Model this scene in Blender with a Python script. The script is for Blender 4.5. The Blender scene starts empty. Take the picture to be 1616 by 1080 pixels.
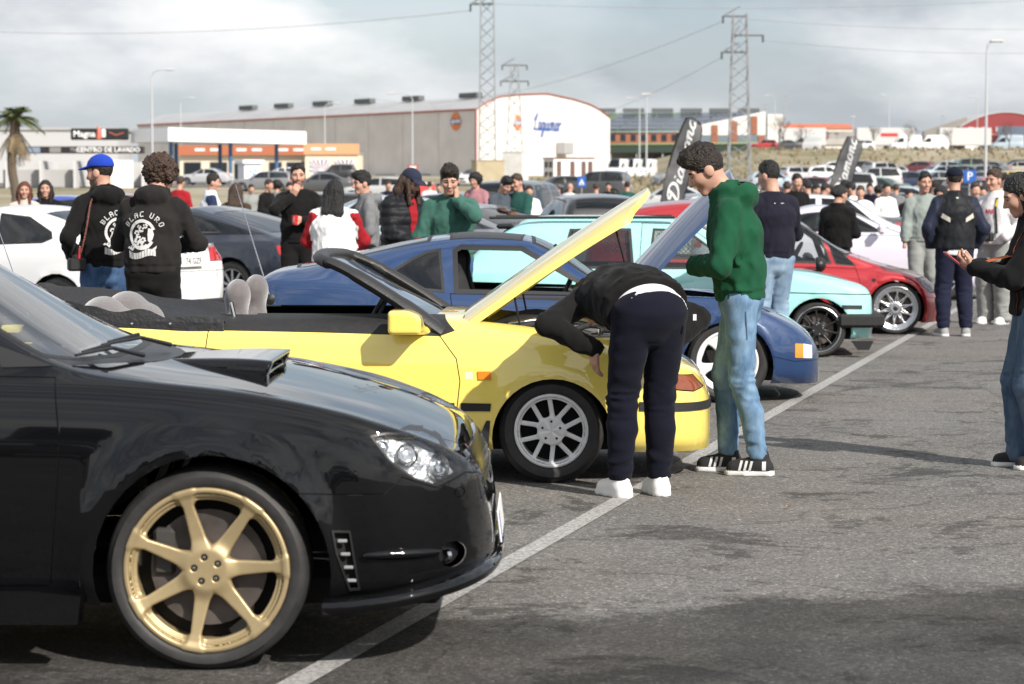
import bpy, bmesh, math, random
import numpy as np
from mathutils import Vector, Matrix
from mathutils.bvhtree import BVHTree
PI = math.pi
R = math.radians
SC = bpy.context.scene
COL = SC.collection
random.seed(7)

# ------------------------------------------------------------------ camera
CAMZ = 1.52
FPX = 3816.          # focal length in photo pixels
K = FPX / 1571        # depth unit used for distant placements
PITCH = math.atan(240 / FPX)
cam_d = bpy.data.cameras.new('camera')
cam = bpy.data.objects.new('camera', cam_d)
COL.objects.link(cam)
cam.location = (0, 0, CAMZ)
cam.rotation_euler = (PI / 2 - PITCH, 0, 0)
cam_d.sensor_width = 36
cam_d.lens = FPX / 1616 * 36
cam_d.clip_start = .05
cam_d.clip_end = 4000
cam_d.dof.use_dof = True
cam_d.dof.focus_distance = 12.5
cam_d.dof.aperture_fstop = 5.4
SC.camera = cam

# ------------------------------------------------------------------ sky and sun
SUN_DIR = Vector((-.62, .78, -.74)).normalized()      # the way the light travels
world = bpy.data.worlds.new('World')
SC.world = world
world.use_nodes = True
SUN_EL = math.asin(-SUN_DIR.z)
SUN_AZ = math.atan2(-SUN_DIR.x, -SUN_DIR.y)


def sky_nodes():
    nt = world.node_tree
    N, L = nt.nodes, nt.links
    N.clear()
    out = N.new('ShaderNodeOutputWorld')
    bg = N.new('ShaderNodeBackground')
    bg.inputs[1].default_value = .096
    L.new(bg.outputs[0], out.inputs[0])
    sky = N.new('ShaderNodeTexSky')
    sky.sky_type = 'NISHITA'
    sky.sun_disc = False
    sky.sun_elevation = SUN_EL
    sky.sun_rotation = SUN_AZ
    sky.dust_density = 2.0
    tc = N.new('ShaderNodeTexCoord')
    sep = N.new('ShaderNodeSeparateXYZ')
    L.new(tc.outputs['Generated'], sep.inputs[0])

    def math_(op, a, b=None):
        n = N.new('ShaderNodeMath')
        n.operation = op
        for i, v in enumerate((a, b)):
            if v is None:
                continue
            if isinstance(v, (int, float)):
                n.inputs[i].default_value = v
            else:
                L.new(v, n.inputs[i])
        return n.outputs[0]
    zc = math_('ADD', math_('MAXIMUM', sep.outputs[2], 0.0), .16)
    comb = N.new('ShaderNodeCombineXYZ')
    L.new(math_('DIVIDE', sep.outputs[0], zc), comb.inputs[0])
    L.new(math_('DIVIDE', sep.outputs[1], zc), comb.inputs[1])

    def noise(sc, det, rough, off, stretch=(1, 1, 1), dist=0.):
        mp = N.new('ShaderNodeMapping')
        mp.inputs['Location'].default_value = off
        mp.inputs['Scale'].default_value = stretch
        L.new(tc.outputs['Generated'], mp.inputs[0])
        n = N.new('ShaderNodeTexNoise')
        n.inputs['Scale'].default_value = sc
        n.inputs['Detail'].default_value = det
        n.inputs['Roughness'].default_value = rough
        n.inputs['Distortion'].default_value = dist
        L.new(mp.outputs[0], n.inputs['Vector'])
        return n.outputs[0]

    def ramp(fac, stops):
        r = N.new('ShaderNodeValToRGB')
        L.new(fac, r.inputs[0])
        e = r.color_ramp.elements
        while len(e) < len(stops):
            e.new(.5)
        for k, (p, c) in enumerate(stops):
            e[k].position = p
            e[k].color = (*c, 1) if len(c) == 3 else c
        return r.outputs[0]
    cover = noise(5.5, 7, .55, SKY_OFF_A, (1, 1, 2.4), .1)
    shade = noise(5.0, 8, .56, SKY_OFF_B, (1, 1, 2.6), .15)
    # cloud body: bright tops to slate undersides
    cl = ramp(shade, [(.40, (7.7, 7.75, 7.8)), (.47, (6.6, 6.7, 6.85)), (.54, (4.9, 5.15, 5.5)), (.62, (2.9, 3.15, 3.6))])
    mask = ramp(cover, [(.42, (.25,) * 3), (.55, (.97,) * 3)])
    mix = N.new('ShaderNodeMix')
    mix.data_type = 'RGBA'
    L.new(mask, mix.inputs[0])
    tint = N.new('ShaderNodeMix')
    tint.data_type = 'RGBA'
    tint.blend_type = 'MIX'
    tint.inputs[0].default_value = .35
    tint.inputs[7].default_value = (4.3, 5.2, 6.5, 1)
    L.new(sky.outputs[0], tint.inputs[6])
    L.new(tint.outputs[2], mix.inputs[6])
    L.new(cl, mix.inputs[7])
    # pale haze low over the horizon
    hz = ramp(sep.outputs[2], [(.0, (.6,) * 3), (.03, (.2,) * 3), (.08, (0, 0, 0))])
    mx2 = N.new('ShaderNodeMix')
    mx2.data_type = 'RGBA'
    L.new(hz, mx2.inputs[0])
    L.new(mix.outputs[2], mx2.inputs[6])
    mx2.inputs[7].default_value = (5.8, 6.0, 6.3, 1)
    L.new(mx2.outputs[2], bg.inputs[0])


SKY_OFF_A = (5.3, 9.1, .05)
SKY_OFF_B = (2.2, 8.8, 1.05)
sky_nodes()
sun_d = bpy.data.lights.new('sun', 'SUN')
sun_d.energy = 4.5
sun_d.angle = R(.9)
sun_d.color = (1, .94, .86)
sun = bpy.data.objects.new('sun', sun_d)
COL.objects.link(sun)
sun.rotation_euler = SUN_DIR.to_track_quat('-Z', 'Y').to_euler()
sun.location = (0, 0, 40)
SC.view_settings.view_transform = 'Standard'
SC.view_settings.look = 'None'
SC.view_settings.exposure = .5
SC.view_settings.gamma = 1
SC.view_settings.use_curve_mapping = False
SC.render.engine = 'CYCLES'
SC.cycles.max_bounces = 8
SC.cycles.transparent_max_bounces = 24


# ------------------------------------------------------------------ materials
MATS = {}


def M(name, col=(.5, .5, .5), rough=.5, metal=0., coat=0., var=None, bump=None, spec=.5, obj=False, ior=1.5, sheen=0., emit=None, coat_rough=.03):
    """a plain or slightly mottled surface. var=(scale, amount), bump=(scale, strength, distance)"""
    if name in MATS:
        return MATS[name]
    m = bpy.data.materials.new(name)
    m.use_nodes = True
    nt = m.node_tree
    N, L = nt.nodes, nt.links
    b = N['Principled BSDF']
    b.inputs['Base Color'].default_value = (*col, 1)
    b.inputs['Roughness'].default_value = rough
    b.inputs['Metallic'].default_value = metal
    b.inputs['Coat Weight'].default_value = coat
    b.inputs['Coat Roughness'].default_value = coat_rough
    b.inputs['Specular IOR Level'].default_value = spec
    b.inputs['Sheen Weight'].default_value = sheen
    if emit:
        b.inputs['Emission Color'].default_value = (*emit[0], 1)
        b.inputs['Emission Strength'].default_value = emit[1]
    src = None
    if obj:
        oi = N.new('ShaderNodeObjectInfo')
        src = oi.outputs['Color']
        L.new(src, b.inputs['Base Color'])
    tc = N.new('ShaderNodeTexCoord')
    if var:
        n = N.new('ShaderNodeTexNoise')
        n.inputs['Scale'].default_value = var[0]
        n.inputs['Detail'].default_value = 5
        L.new(tc.outputs['Object'], n.inputs['Vector'])
        r = N.new('ShaderNodeMapRange')
        r.inputs[1].default_value = .3
        r.inputs[2].default_value = .7
        r.inputs[3].default_value = 1 - var[1]
        r.inputs[4].default_value = 1 + var[1]
        L.new(n.outputs[0], r.inputs[0])
        mx = N.new('ShaderNodeMix')
        mx.data_type = 'RGBA'
        mx.blend_type = 'MULTIPLY'
        mx.inputs[0].default_value = 1
        mx.inputs[6].default_value = (*col, 1)
        if src:
            L.new(src, mx.inputs[6])
        L.new(r.outputs[0], mx.inputs[7])
        L.new(mx.outputs[2], b.inputs['Base Color'])
    if bump:
        n = N.new('ShaderNodeTexNoise')
        n.inputs['Scale'].default_value = bump[0]
        n.inputs['Detail'].default_value = 6
        L.new(tc.outputs['Object'], n.inputs['Vector'])
        bp = N.new('ShaderNodeBump')
        bp.inputs['Strength'].default_value = bump[1]
        bp.inputs['Distance'].default_value = bump[2] if len(bump) > 2 else .01
        L.new(n.outputs[0], bp.inputs['Height'])
        L.new(bp.outputs[0], b.inputs['Normal'])
    MATS[name] = m
    return m


def glass(name, tint=(.75, .82, .8), refl=1.0):
    """thin pane: fresnel mirror over tinted see-through"""
    if name in MATS:
        return MATS[name]
    m = bpy.data.materials.new(name)
    m.use_nodes = True
    nt = m.node_tree
    N, L = nt.nodes, nt.links
    N.clear()
    out = N.new('ShaderNodeOutputMaterial')
    tr = N.new('ShaderNodeBsdfTransparent')
    tr.inputs[0].default_value = (*tint, 1)
    gl = N.new('ShaderNodeBsdfGlossy')
    gl.inputs['Roughness'].default_value = .01
    gl.inputs[0].default_value = (refl, refl, refl, 1)
    lw = N.new('ShaderNodeFresnel')
    lw.inputs[0].default_value = 1.7
    mx = N.new('ShaderNodeMixShader')
    L.new(lw.outputs[0], mx.inputs[0])
    L.new(tr.outputs[0], mx.inputs[1])
    L.new(gl.outputs[0], mx.inputs[2])
    L.new(mx.outputs[0], out.inputs[0])
    MATS[name] = m
    return m


def cloth(name, col, rough=.95, wear=.12, weave=900):
    return M(name, col, rough, var=(7, wear), bump=(160, .25, .003), spec=.12, sheen=.04)


def denim(name, col, fade):
    """indigo cloth rubbed pale in soft patches"""
    if name in MATS:
        return MATS[name]
    m = M(name, col, .9, spec=.1)
    nt = m.node_tree
    N, L = nt.nodes, nt.links
    b = N['Principled BSDF']
    tc = N.new('ShaderNodeTexCoord')
    mp = N.new('ShaderNodeMapping')
    mp.inputs['Scale'].default_value = (1, 1, .45)
    L.new(tc.outputs['Object'], mp.inputs[0])
    n = N.new('ShaderNodeTexNoise')
    n.inputs['Scale'].default_value = 9
    n.inputs['Detail'].default_value = 8
    n.inputs['Roughness'].default_value = .65
    L.new(mp.outputs[0], n.inputs['Vector'])
    r = N.new('ShaderNodeValToRGB')
    r.color_ramp.elements[0].position = .35
    r.color_ramp.elements[0].color = (*col, 1)
    r.color_ramp.elements[1].position = .68
    r.color_ramp.elements[1].color = (*fade, 1)
    L.new(n.outputs[0], r.inputs[0])
    L.new(r.outputs[0], b.inputs['Base Color'])
    n2 = N.new('ShaderNodeTexNoise')
    n2.inputs['Scale'].default_value = 220
    L.new(tc.outputs['Object'], n2.inputs['Vector'])
    bp = N.new('ShaderNodeBump')
    bp.inputs['Strength'].default_value = .3
    bp.inputs['Distance'].default_value = .003
    L.new(n2.outputs[0], bp.inputs['Height'])
    L.new(bp.outputs[0], b.inputs['Normal'])
    return m


def paint(name, col, flake=0., rough=.32, coat=1., spec=.25):
    m = M(name, col, rough, metal=flake, coat=coat, spec=spec, coat_rough=.02)
    if spec:
        m.node_tree.nodes['Principled BSDF'].inputs['Coat IOR'].default_value = 1.75
    return m


BLACK = M('black_plastic', (.012, .012, .013), .45)
RUBBER = M('rubber', (.014, .014, .015), .7, var=(30, .25), bump=(90, .15))
TYRE = M('tyre_rubber', (.022, .021, .021), .62, var=(18, .3), bump=(60, .2, .004))
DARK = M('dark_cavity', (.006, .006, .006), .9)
CHROME = M('chrome', (.75, .75, .76), .12, metal=1)
STEEL = M('galvanised_steel', (.42, .43, .44), .5, metal=.6, var=(3, .15))
WHITE = M('white_paint', (.8, .8, .8), .5)
ALU = M('aluminium', (.62, .63, .65), .3, metal=1, bump=(60, .05))
LENS = glass('clear_lens', (.93, .95, .96))
GLASS = glass('car_glass', (.78, .83, .81))
SMOKE = glass('smoke_glass', (.42, .45, .45))
TINT = glass('tinted_glass', (.16, .18, .19))
RED_LENS = M('red_lens', (.45, .012, .015), .12, coat=1)
AMBER = M('amber_lens', (.8, .23, .02), .15, coat=1)


# ------------------------------------------------------------------ mesh helpers
def tag(o, label=None, cat=None, group=None, kind=None):
    if label:
        o['label'] = label
    if cat:
        o['category'] = cat
    if group:
        o['group'] = group
    if kind:
        o['kind'] = kind
    return o


def empty(name, label, cat, loc=(0, 0, 0), rz=0., group=None):
    o = bpy.data.objects.new(name, None)
    COL.objects.link(o)
    o.location = loc
    o.rotation_euler = (0, 0, rz)
    o.empty_display_size = .1
    return tag(o, label, cat, group)


def link(name, me, parent=None):
    o = bpy.data.objects.new(name, me)
    COL.objects.link(o)
    if parent is not None:
        o.parent = parent
    return o


def at(px, py, Y):
    """point of the place seen at photo pixel px, py and Y depth units ahead"""
    a, b = (px - 808) / FPX, (540 - py) / FPX
    cp, sp = math.cos(PITCH), math.sin(PITCH)
    t = Y * K / (cp + b * sp)
    return Vector((a * t, Y * K, CAMZ + t * (b * cp - sp)))


def copy_tree(o, parent=None, label=None, loc=None, rz=None, color=None):
    c = o.copy()
    COL.objects.link(c)
    if parent is not None:
        c.parent = parent
    if label:
        c['label'] = label
    if loc is not None:
        c.location = loc
    if rz is not None:
        c.rotation_euler = (0, 0, rz)
    if color:
        c.color = color
    for ch in KIDS.get(o.name, ()) if False else [k for k in o.children]:
        copy_tree(ch, c, color=color)
    return c


KIDS = {}


class MB:
    """collects shapes for ONE mesh object"""

    def __init__(s):
        s.v, s.f, s.m = [], [], []

    def add(s, vs, fs, m=0, T=None):
        b = len(s.v)
        if T is not None:
            vs = [T @ Vector(p) for p in vs]
        s.v.extend(tuple(p) for p in vs)
        s.f.extend(tuple(i + b for i in f) for f in fs)
        s.m.extend([m] * len(fs))
        return s

    def box(s, c, d, m=0, rot=None, bev=0.):
        x, y, z = d[0] / 2, d[1] / 2, d[2] / 2
        T = Matrix.Translation(c)
        if rot is not None:
            T = T @ (rot if isinstance(rot, Matrix) else Matrix.Rotation(rot, 4, 'Z'))
        if bev:
            q = min(bev, x * .9, y * .9, z * .9)
            vs, idx = [], {}
            for sx in (-1, 1):
                for sy in (-1, 1):
                    for sz in (-1, 1):
                        for k in range(3):
                            p = [sx * (x - q), sy * (y - q), sz * (z - q)]
                            p[k] = (sx * x, sy * y, sz * z)[k]
                            idx[sx, sy, sz, k] = len(vs)
                            vs.append(p)
            fs = []
            for k in range(3):
                for g in (-1, 1):
                    ring = []
                    for a, b in ((-1, -1), (1, -1), (1, 1), (-1, 1)):
                        t = [0, 0, 0]
                        t[k] = g
                        t[(k + 1) % 3], t[(k + 2) % 3] = a, b
                        ring.append(idx[t[0], t[1], t[2], k])
                    fs.append(ring if g > 0 else ring[::-1])
            for k in range(3):
                i, j = (k + 1) % 3, (k + 2) % 3
                for a in (-1, 1):
                    for b in (-1, 1):
                        t0, t1 = [0] * 3, [0] * 3
                        t0[i] = t1[i] = a
                        t0[j] = t1[j] = b
                        t0[k], t1[k] = -1, 1
                        q4 = [idx[(*t0, i)], idx[(*t1, i)], idx[(*t1, j)], idx[(*t0, j)]]
                        fs.append(q4[::-1] if a * b > 0 else q4)
            for sx in (-1, 1):
                for sy in (-1, 1):
                    for sz in (-1, 1):
                        t = [idx[sx, sy, sz, k] for k in range(3)]
                        fs.append(t if sx * sy * sz > 0 else t[::-1])
            return s.add(vs, fs, m, T)
        vs = [(i, j, k) for i in (-x, x) for j in (-y, y) for k in (-z, z)]
        return s.add(vs, [(0, 1, 3, 2), (4, 6, 7, 5), (0, 4, 5, 1), (2, 3, 7, 6), (0, 2, 6, 4), (1, 5, 7, 3)], m, T)

    def tube(s, pts, r, n=8, m=0, caps=True, flat=1.):
        """bar along pts, r one radius or one per point"""
        pts = [Vector(p) for p in pts]
        rs = r if isinstance(r, (list, tuple)) else [r] * len(pts)
        d0 = (pts[1] - pts[0]).normalized()
        u = d0.orthogonal().normalized()
        if abs(d0.z) < .9:
            u = d0.cross(Vector((0, 0, 1))).normalized()
        vs, fs = [], []
        for i, p in enumerate(pts):
            d = (pts[min(i + 1, len(pts) - 1)] - pts[max(i - 1, 0)]).normalized()
            u = (u - d * u.dot(d)).normalized()
            w = d.cross(u)
            for k in range(n):
                a = 2 * PI * k / n
                vs.append(p + (u * math.cos(a) + w * math.sin(a) * flat) * rs[i])
        for i in range(len(pts) - 1):
            for k in range(n):
                a, b = i * n + k, i * n + (k + 1) % n
                fs.append((a, b, b + n, a + n))
        if caps:
            fs.append(tuple(range(n))[::-1])
            fs.append(tuple(range((len(pts) - 1) * n, len(pts) * n)))
        return s.add(vs, fs, m)

    def lathe(s, prof, n=32, m=0, T=None, a0=0., a1=2 * PI):
        """profile of (radius, height) turned about local Z; open or closed by radius 0"""
        full = abs(a1 - a0 - 2 * PI) < 1e-6
        k_n = n if full else n + 1
        vs = [(r * math.cos(a0 + (a1 - a0) * k / n), r * math.sin(a0 + (a1 - a0) * k / n), h) for r, h in prof for k in range(k_n)]
        fs = []
        for i in range(len(prof) - 1):
            for k in range(n):
                a, b = i * k_n + k, i * k_n + (k + 1) % k_n
                fs.append((a, b, b + k_n, a + k_n))
        return s.add(vs, fs, m, T)

    def prism(s, poly, lo, hi, m=0, T=None):
        """2-D outline (x, z) given depth from y=lo to y=hi"""
        n = len(poly)
        vs = [(p[0], lo, p[1]) for p in poly] + [(p[0], hi, p[1]) for p in poly]
        fs = [tuple(range(n)), tuple(range(2 * n - 1, n - 1, -1))]
        fs += [(i + n, (i + 1) % n + n, (i + 1) % n, i) for i in range(n)]
        return s.add(vs, fs, m, T)

    def build(s, name, mats, parent=None, smooth=None):
        me = bpy.data.meshes.new(name)
        me.from_pydata(s.v, [], s.f)
        for mt in mats if isinstance(mats, (list, tuple)) else [mats]:
            me.materials.append(mt)
        if any(s.m):
            me.polygons.foreach_set('material_index', s.m)
        if smooth is not None:
            smooth_by(me, smooth)
        me.update()
        return link(name, me, parent)


def smooth_by(me, deg=40):
    """smooth shading, but edges sharper than deg stay hard"""
    bm = bmesh.new()
    bm.from_mesh(me)
    bmesh.ops.recalc_face_normals(bm, faces=bm.faces)
    for f in bm.faces:
        f.smooth = True
    lim = R(deg)
    for e in bm.edges:
        if len(e.link_faces) == 2 and e.calc_face_angle(0) > lim:
            e.smooth = False
    bm.to_mesh(me)
    bm.free()


def pchip(pts):
    """monotone curve through (x, y) points, returns f(array)"""
    p = np.array(sorted(pts), float)
    x, y = p[:, 0], p[:, 1]
    h, d = np.diff(x), np.diff(p[:, 1]) / np.diff(p[:, 0])
    m = np.zeros(len(x))
    for i in range(1, len(x) - 1):
        if d[i - 1] * d[i] > 0:
            w1, w2 = 2 * h[i] + h[i - 1], h[i] + 2 * h[i - 1]
            m[i] = (w1 + w2) / (w1 / d[i - 1] + w2 / d[i])
    m[0], m[-1] = d[0], d[-1]

    def f(t):
        t = np.clip(np.asarray(t, float), x[0], x[-1])
        i = np.clip(np.searchsorted(x, t) - 1, 0, len(x) - 2)
        s = (t - x[i]) / h[i]
        return (y[i] * (1 + 2 * s) * (1 - s) ** 2 + m[i] * h[i] * s * (1 - s) ** 2 + y[i + 1] * s * s * (3 - 2 * s) + m[i + 1] * h[i] * s * s * (s - 1))
    return f


def spline(pts, n=8, closed=False):
    """Catmull-Rom points through 2-D or 3-D points"""
    P = [Vector(p) for p in pts]
    out, L = [], len(P)
    for i in range(L if closed else L - 1):
        a, b, c, d = (P[(i - 1) % L], P[i], P[(i + 1) % L], P[(i + 2) % L]) if closed else (P[max(i - 1, 0)], P[i], P[i + 1], P[min(i + 2, L - 1)])
        for k in range(n):
            t = k / n
            out.append(.5 * (2 * b + (c - a) * t + (2 * a - 5 * b + 4 * c - d) * t * t + (3 * b - a - 3 * c + d) * t ** 3))
    if not closed:
        out.append(P[-1])
    return out


def inside(poly, x, z):
    """vectorised point in polygon"""
    x, z = np.asarray(x), np.asarray(z)
    r = np.zeros(len(x), bool)
    n = len(poly)
    for i in range(n):
        (x0, z0), (x1, z1) = poly[i], poly[(i + 1) % n]
        if z0 == z1:
            continue
        c = ((z0 > z) != (z1 > z)) & (x < (x1 - x0) * (z - z0) / (z1 - z0) + x0)
        r ^= c
    return r


def inset(poly, d):
    """outline moved inwards by d"""
    n = len(poly)
    area = sum(poly[i][0] * poly[(i + 1) % n][1] - poly[(i + 1) % n][0] * poly[i][1] for i in range(n))
    s = 1 if area > 0 else -1
    out = []
    for i in range(n):
        a, b, c = Vector(poly[i - 1][:2]), Vector(poly[i][:2]), Vector(poly[(i + 1) % n][:2])
        e0, e1 = (b - a), (c - b)
        if e0.length < 1e-6 or e1.length < 1e-6:
            out.append(tuple(b))
            continue
        e0.normalize()
        e1.normalize()
        n0, n1 = Vector((-e0.y, e0.x)) * s, Vector((-e1.y, e1.x)) * s
        bis = n0 + n1
        k = d / max(.35, bis.dot(n0)) if bis.length > 1e-6 else d
        out.append(tuple(b + bis * k))
    return out


# ------------------------------------------------------------------ smooth solids from distance fields
def rc(p, a, b, ra, rb, lat=None, k=1.):
    """tapered rod a-b, optionally widened k times along the unit vector lat"""
    a, b = np.asarray(a, float), np.asarray(b, float)
    q, ba = p - a, b - a
    if lat is not None and k != 1:
        lat = np.asarray(lat, float)
        q = q - np.outer(q @ lat, lat) * (1 - 1 / k)
        ba = ba - (ba @ lat) * lat * (1 - 1 / k)
    L2 = float(ba @ ba) + 1e-9
    h = np.clip(q @ ba / L2, 0, 1)
    d = q - h[:, None] * ba
    return np.sqrt(np.einsum('ij,ij->i', d, d)) - (ra + (rb - ra) * h)


def ell(p, c, r, A=None):
    q = p - np.asarray(c, float)
    if A is not None:
        q = q @ A
    r = np.asarray(r, float)
    k0 = np.linalg.norm(q / r, axis=1)
    k1 = np.linalg.norm(q / (r * r), axis=1) + 1e-9
    return k0 * (k0 - 1) / k1


def rbox(p, c, h, r=0., A=None):
    q = p - np.asarray(c, float)
    if A is not None:
        q = q @ A
    q = np.abs(q) - (np.asarray(h, float) - r)
    return np.linalg.norm(np.maximum(q, 0), axis=1) + np.minimum(q.max(axis=1), 0) - r


def smin(a, b, k):
    h = np.maximum(k - np.abs(a - b), 0) / k
    return np.minimum(a, b) - h * h * k * .25


def smax(a, b, k):
    return -smin(-a, -b, k)


_HASH = np.random.RandomState(5).rand(64, 64, 64)


def vnoise(p, f, seed=0):
    """smooth value noise -1..1"""
    q = p * f + seed * 7.31 + 100
    i = np.floor(q).astype(int)
    t = q - i
    t = t * t * (3 - 2 * t)
    r = 0
    for dx in (0, 1):
        wx = t[:, 0] if dx else 1 - t[:, 0]
        for dy in (0, 1):
            wy = t[:, 1] if dy else 1 - t[:, 1]
            for dz in (0, 1):
                wz = t[:, 2] if dz else 1 - t[:, 2]
                r = r + wx * wy * wz * _HASH[(i[:, 0] + dx) & 63, (i[:, 1] + dy) & 63, (i[:, 2] + dz) & 63]
    return r * 2 - 1


def nets(fn, lo, hi, res):
    """surface of fn(points)=0 inside the box lo..hi -> vertices, quads"""
    lo, hi = np.asarray(lo, float), np.asarray(hi, float)
    n = np.maximum(np.ceil((hi - lo) / res).astype(int) + 1, 4)
    ax = [lo[k] + res * np.arange(n[k]) for k in range(3)]
    G = np.stack(np.meshgrid(*ax, indexing='ij'), -1).reshape(-1, 3)
    D = fn(G).reshape(n)
    S = D < 0
    nc = n - 1
    acc = np.zeros((*nc, 3))
    cnt = np.zeros(nc)
    for k in range(3):
        sl0, sl1 = [slice(None)] * 3, [slice(None)] * 3
        sl0[k], sl1[k] = slice(0, -1), slice(1, None)
        a, b = D[tuple(sl0)], D[tuple(sl1)]
        cr = (a < 0) != (b < 0)
        t = np.where(cr, a / np.where(cr, a - b, 1), 0)
        o1, o2 = [j for j in range(3) if j != k]
        for u in (0, 1):
            for v in (0, 1):
                s = [slice(None)] * 3
                s[o1] = slice(u, u + nc[o1])
                s[o2] = slice(v, v + nc[o2])
                c = cr[tuple(s)]
                acc[..., k] += np.where(c, t[tuple(s)], 0)
                acc[..., o1] += c * u
                acc[..., o2] += c * v
                cnt += c
    act = cnt > 0
    idx = -np.ones(nc, int)
    idx[act] = np.arange(act.sum())
    cell = np.argwhere(act)
    V = lo + res * (cell + acc[act] / cnt[act][:, None])
    F = []
    for k in range(3):
        o1, o2 = (k + 1) % 3, (k + 2) % 3
        sl0, sl1 = [slice(None)] * 3, [slice(None)] * 3
        sl0[k], sl1[k] = slice(0, -1), slice(1, None)
        for j in (o1, o2):
            sl0[j] = sl1[j] = slice(1, -1)
        a, b = S[tuple(sl0)], S[tuple(sl1)]
        for cr, flip in ((a & ~b, False), (~a & b, True)):
            e = np.argwhere(cr)
            if not len(e):
                continue
            e[:, o1] += 1
            e[:, o2] += 1

            def cid(d1, d2):
                q = e.copy()
                q[:, o1] -= d1
                q[:, o2] -= d2
                return idx[q[:, 0], q[:, 1], q[:, 2]]
            qd = np.stack([cid(1, 1), cid(0, 1), cid(0, 0), cid(1, 0)], 1)
            F.append(qd[:, ::-1] if flip else qd)
    F = np.concatenate(F) if F else np.zeros((0, 4), int)
    return V, F[(F >= 0).all(1)]


def mesh_np(name, V, F, mats, parent=None, midx=None):
    me = bpy.data.meshes.new(name)
    V, F = np.asarray(V, np.float32), np.asarray(F, np.int32)
    me.vertices.add(len(V))
    me.vertices.foreach_set('co', V.ravel())
    me.loops.add(F.size)
    me.loops.foreach_set('vertex_index', F.ravel())
    me.polygons.add(len(F))
    me.polygons.foreach_set('loop_start', np.arange(0, F.size, F.shape[1], dtype=np.int32))
    me.polygons.foreach_set('use_smooth', np.ones(len(F), bool))
    for mt in mats if isinstance(mats, (list, tuple)) else [mats]:
        me.materials.append(mt)
    if midx is not None:
        me.polygons.foreach_set('material_index', np.asarray(midx, np.int32))
    me.update(calc_edges=True)
    return link(name, me, parent)


def solid(name, fn, lo, hi, res, mats, parent=None, midx=None):
    V, F = nets(fn, lo, hi, res)
    if not len(F):
        return None
    mi = midx(V[F].mean(1)) if midx else None
    return mesh_np(name, V, F, mats, parent, mi)


# ------------------------------------------------------------------ strokes and lettering
STROKES = {  # hand-written letters as strokes: (advance, [stroke, ...]) in units of x-height
    'L': (1.15, [[(.1, 1.55), (.0, 1.3), (.25, 1.2), (.62, 1.85), (.45, 1.95), (.3, 1.5), (.22, .4), (.05, .05), (.0, .2), (.4, .12), (.75, 0), (1.0, .15)]]),
    'a': (.95, [[(.62, .85), (.3, 1.0), (.05, .55), (.15, .05), (.45, .1), (.66, .85), (.62, .15), (.8, .02), (.95, .2)]]),
    'g': (.95, [[(.62, .85), (.3, 1.0), (.05, .55), (.15, .08), (.45, .15), (.66, .9), (.6, -.3), (.35, -.8), (.08, -.6), (.4, -.2), (.95, .2)]]),
    'u': (.95, [[(.05, .9), (.08, .25), (.25, .0), (.5, .2), (.64, .95), (.62, .15), (.8, .0), (.95, .2)]]),
    'i': (.5, [[(.1, .9), (.12, .15), (.3, .0), (.5, .2)], [(.16, 1.32), (.2, 1.4)]]),
    'm': (1.35, [[(.0, .8), (.14, .95), (.12, .0)], [(.13, .5), (.35, .98), (.52, .85), (.5, .0)], [(.52, .5), (.75, .98), (.95, .85), (.93, .15), (1.1, 0), (1.35, .2)]]),
    'r': (.7, [[(.0, .8), (.14, .95), (.12, .0)], [(.13, .5), (.3, .92), (.55, .95), (.6, .78)]]),
    'n': (.95, [[(.0, .8), (.14, .95), (.12, .0)], [(.13, .5), (.35, .98), (.55, .85), (.53, .15), (.7, 0), (.95, .2)]]),
    'o': (.9, [[(.4, .95), (.1, .75), (.08, .2), (.35, .0), (.62, .3), (.6, .8), (.4, .95), (.6, .8), (.9, .8)]]),
    'd': (.95, [[(.62, .85), (.3, 1.0), (.05, .55), (.15, .05), (.45, .1), (.64, .6), (.72, 1.95), (.62, .2), (.8, .02), (.95, .2)]]),
    'D': (1.5, [[(.35, 1.8), (.3, .9), (.15, .1), (.5, .0), (1.05, .4), (1.2, 1.1), (.9, 1.75), (.3, 1.95), (-.15, 1.7), (-.1, 1.3), (.15, 1.35)]]),
}


def script_word(word, size, wid, slant=.25):
    """ribbon polygons (list of quads, 2-D) for a hand-lettered word; returns quads and its width"""
    quads, x = [], 0.
    for ch in word:
        adv, sts = STROKES[ch]
        for st in sts:
            pts = spline([(p[0] + x + p[1] * slant, p[1]) for p in st], 5)
            for k, (a, b) in enumerate(zip(pts, pts[1:])):
                d = b - a
                if d.length < 1e-5:
                    continue
                d.normalize()
                nrm = Vector((-d.y, d.x)) * wid / 2
                e = d * wid * .2
                quads.append([(a - nrm - e) * size, (b - nrm + e) * size, (b + nrm + e) * size, (a + nrm - e) * size])
        x += adv
    return quads, x * size


def text_mesh(body, size, T, mat, name='lettering', parent=None, depth=.004, align='CENTER', shear=0., space=1., off=0.):
    """block letters as a mesh in the local XY plane of T"""
    cu = bpy.data.curves.new(name, 'FONT')
    cu.body = body
    cu.size = size
    cu.align_x = align
    cu.align_y = 'CENTER'
    cu.extrude = depth
    cu.shear = shear
    cu.space_character = space
    cu.offset = off
    cu.resolution_u = 2
    o = bpy.data.objects.new(name, cu)
    COL.objects.link(o)
    dg = bpy.context.evaluated_depsgraph_get()
    me = bpy.data.meshes.new_from_object(o.evaluated_get(dg))
    bpy.data.objects.remove(o)
    me.transform(T)
    me.materials.clear()
    me.materials.append(mat)
    return link(name, me, parent)


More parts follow.
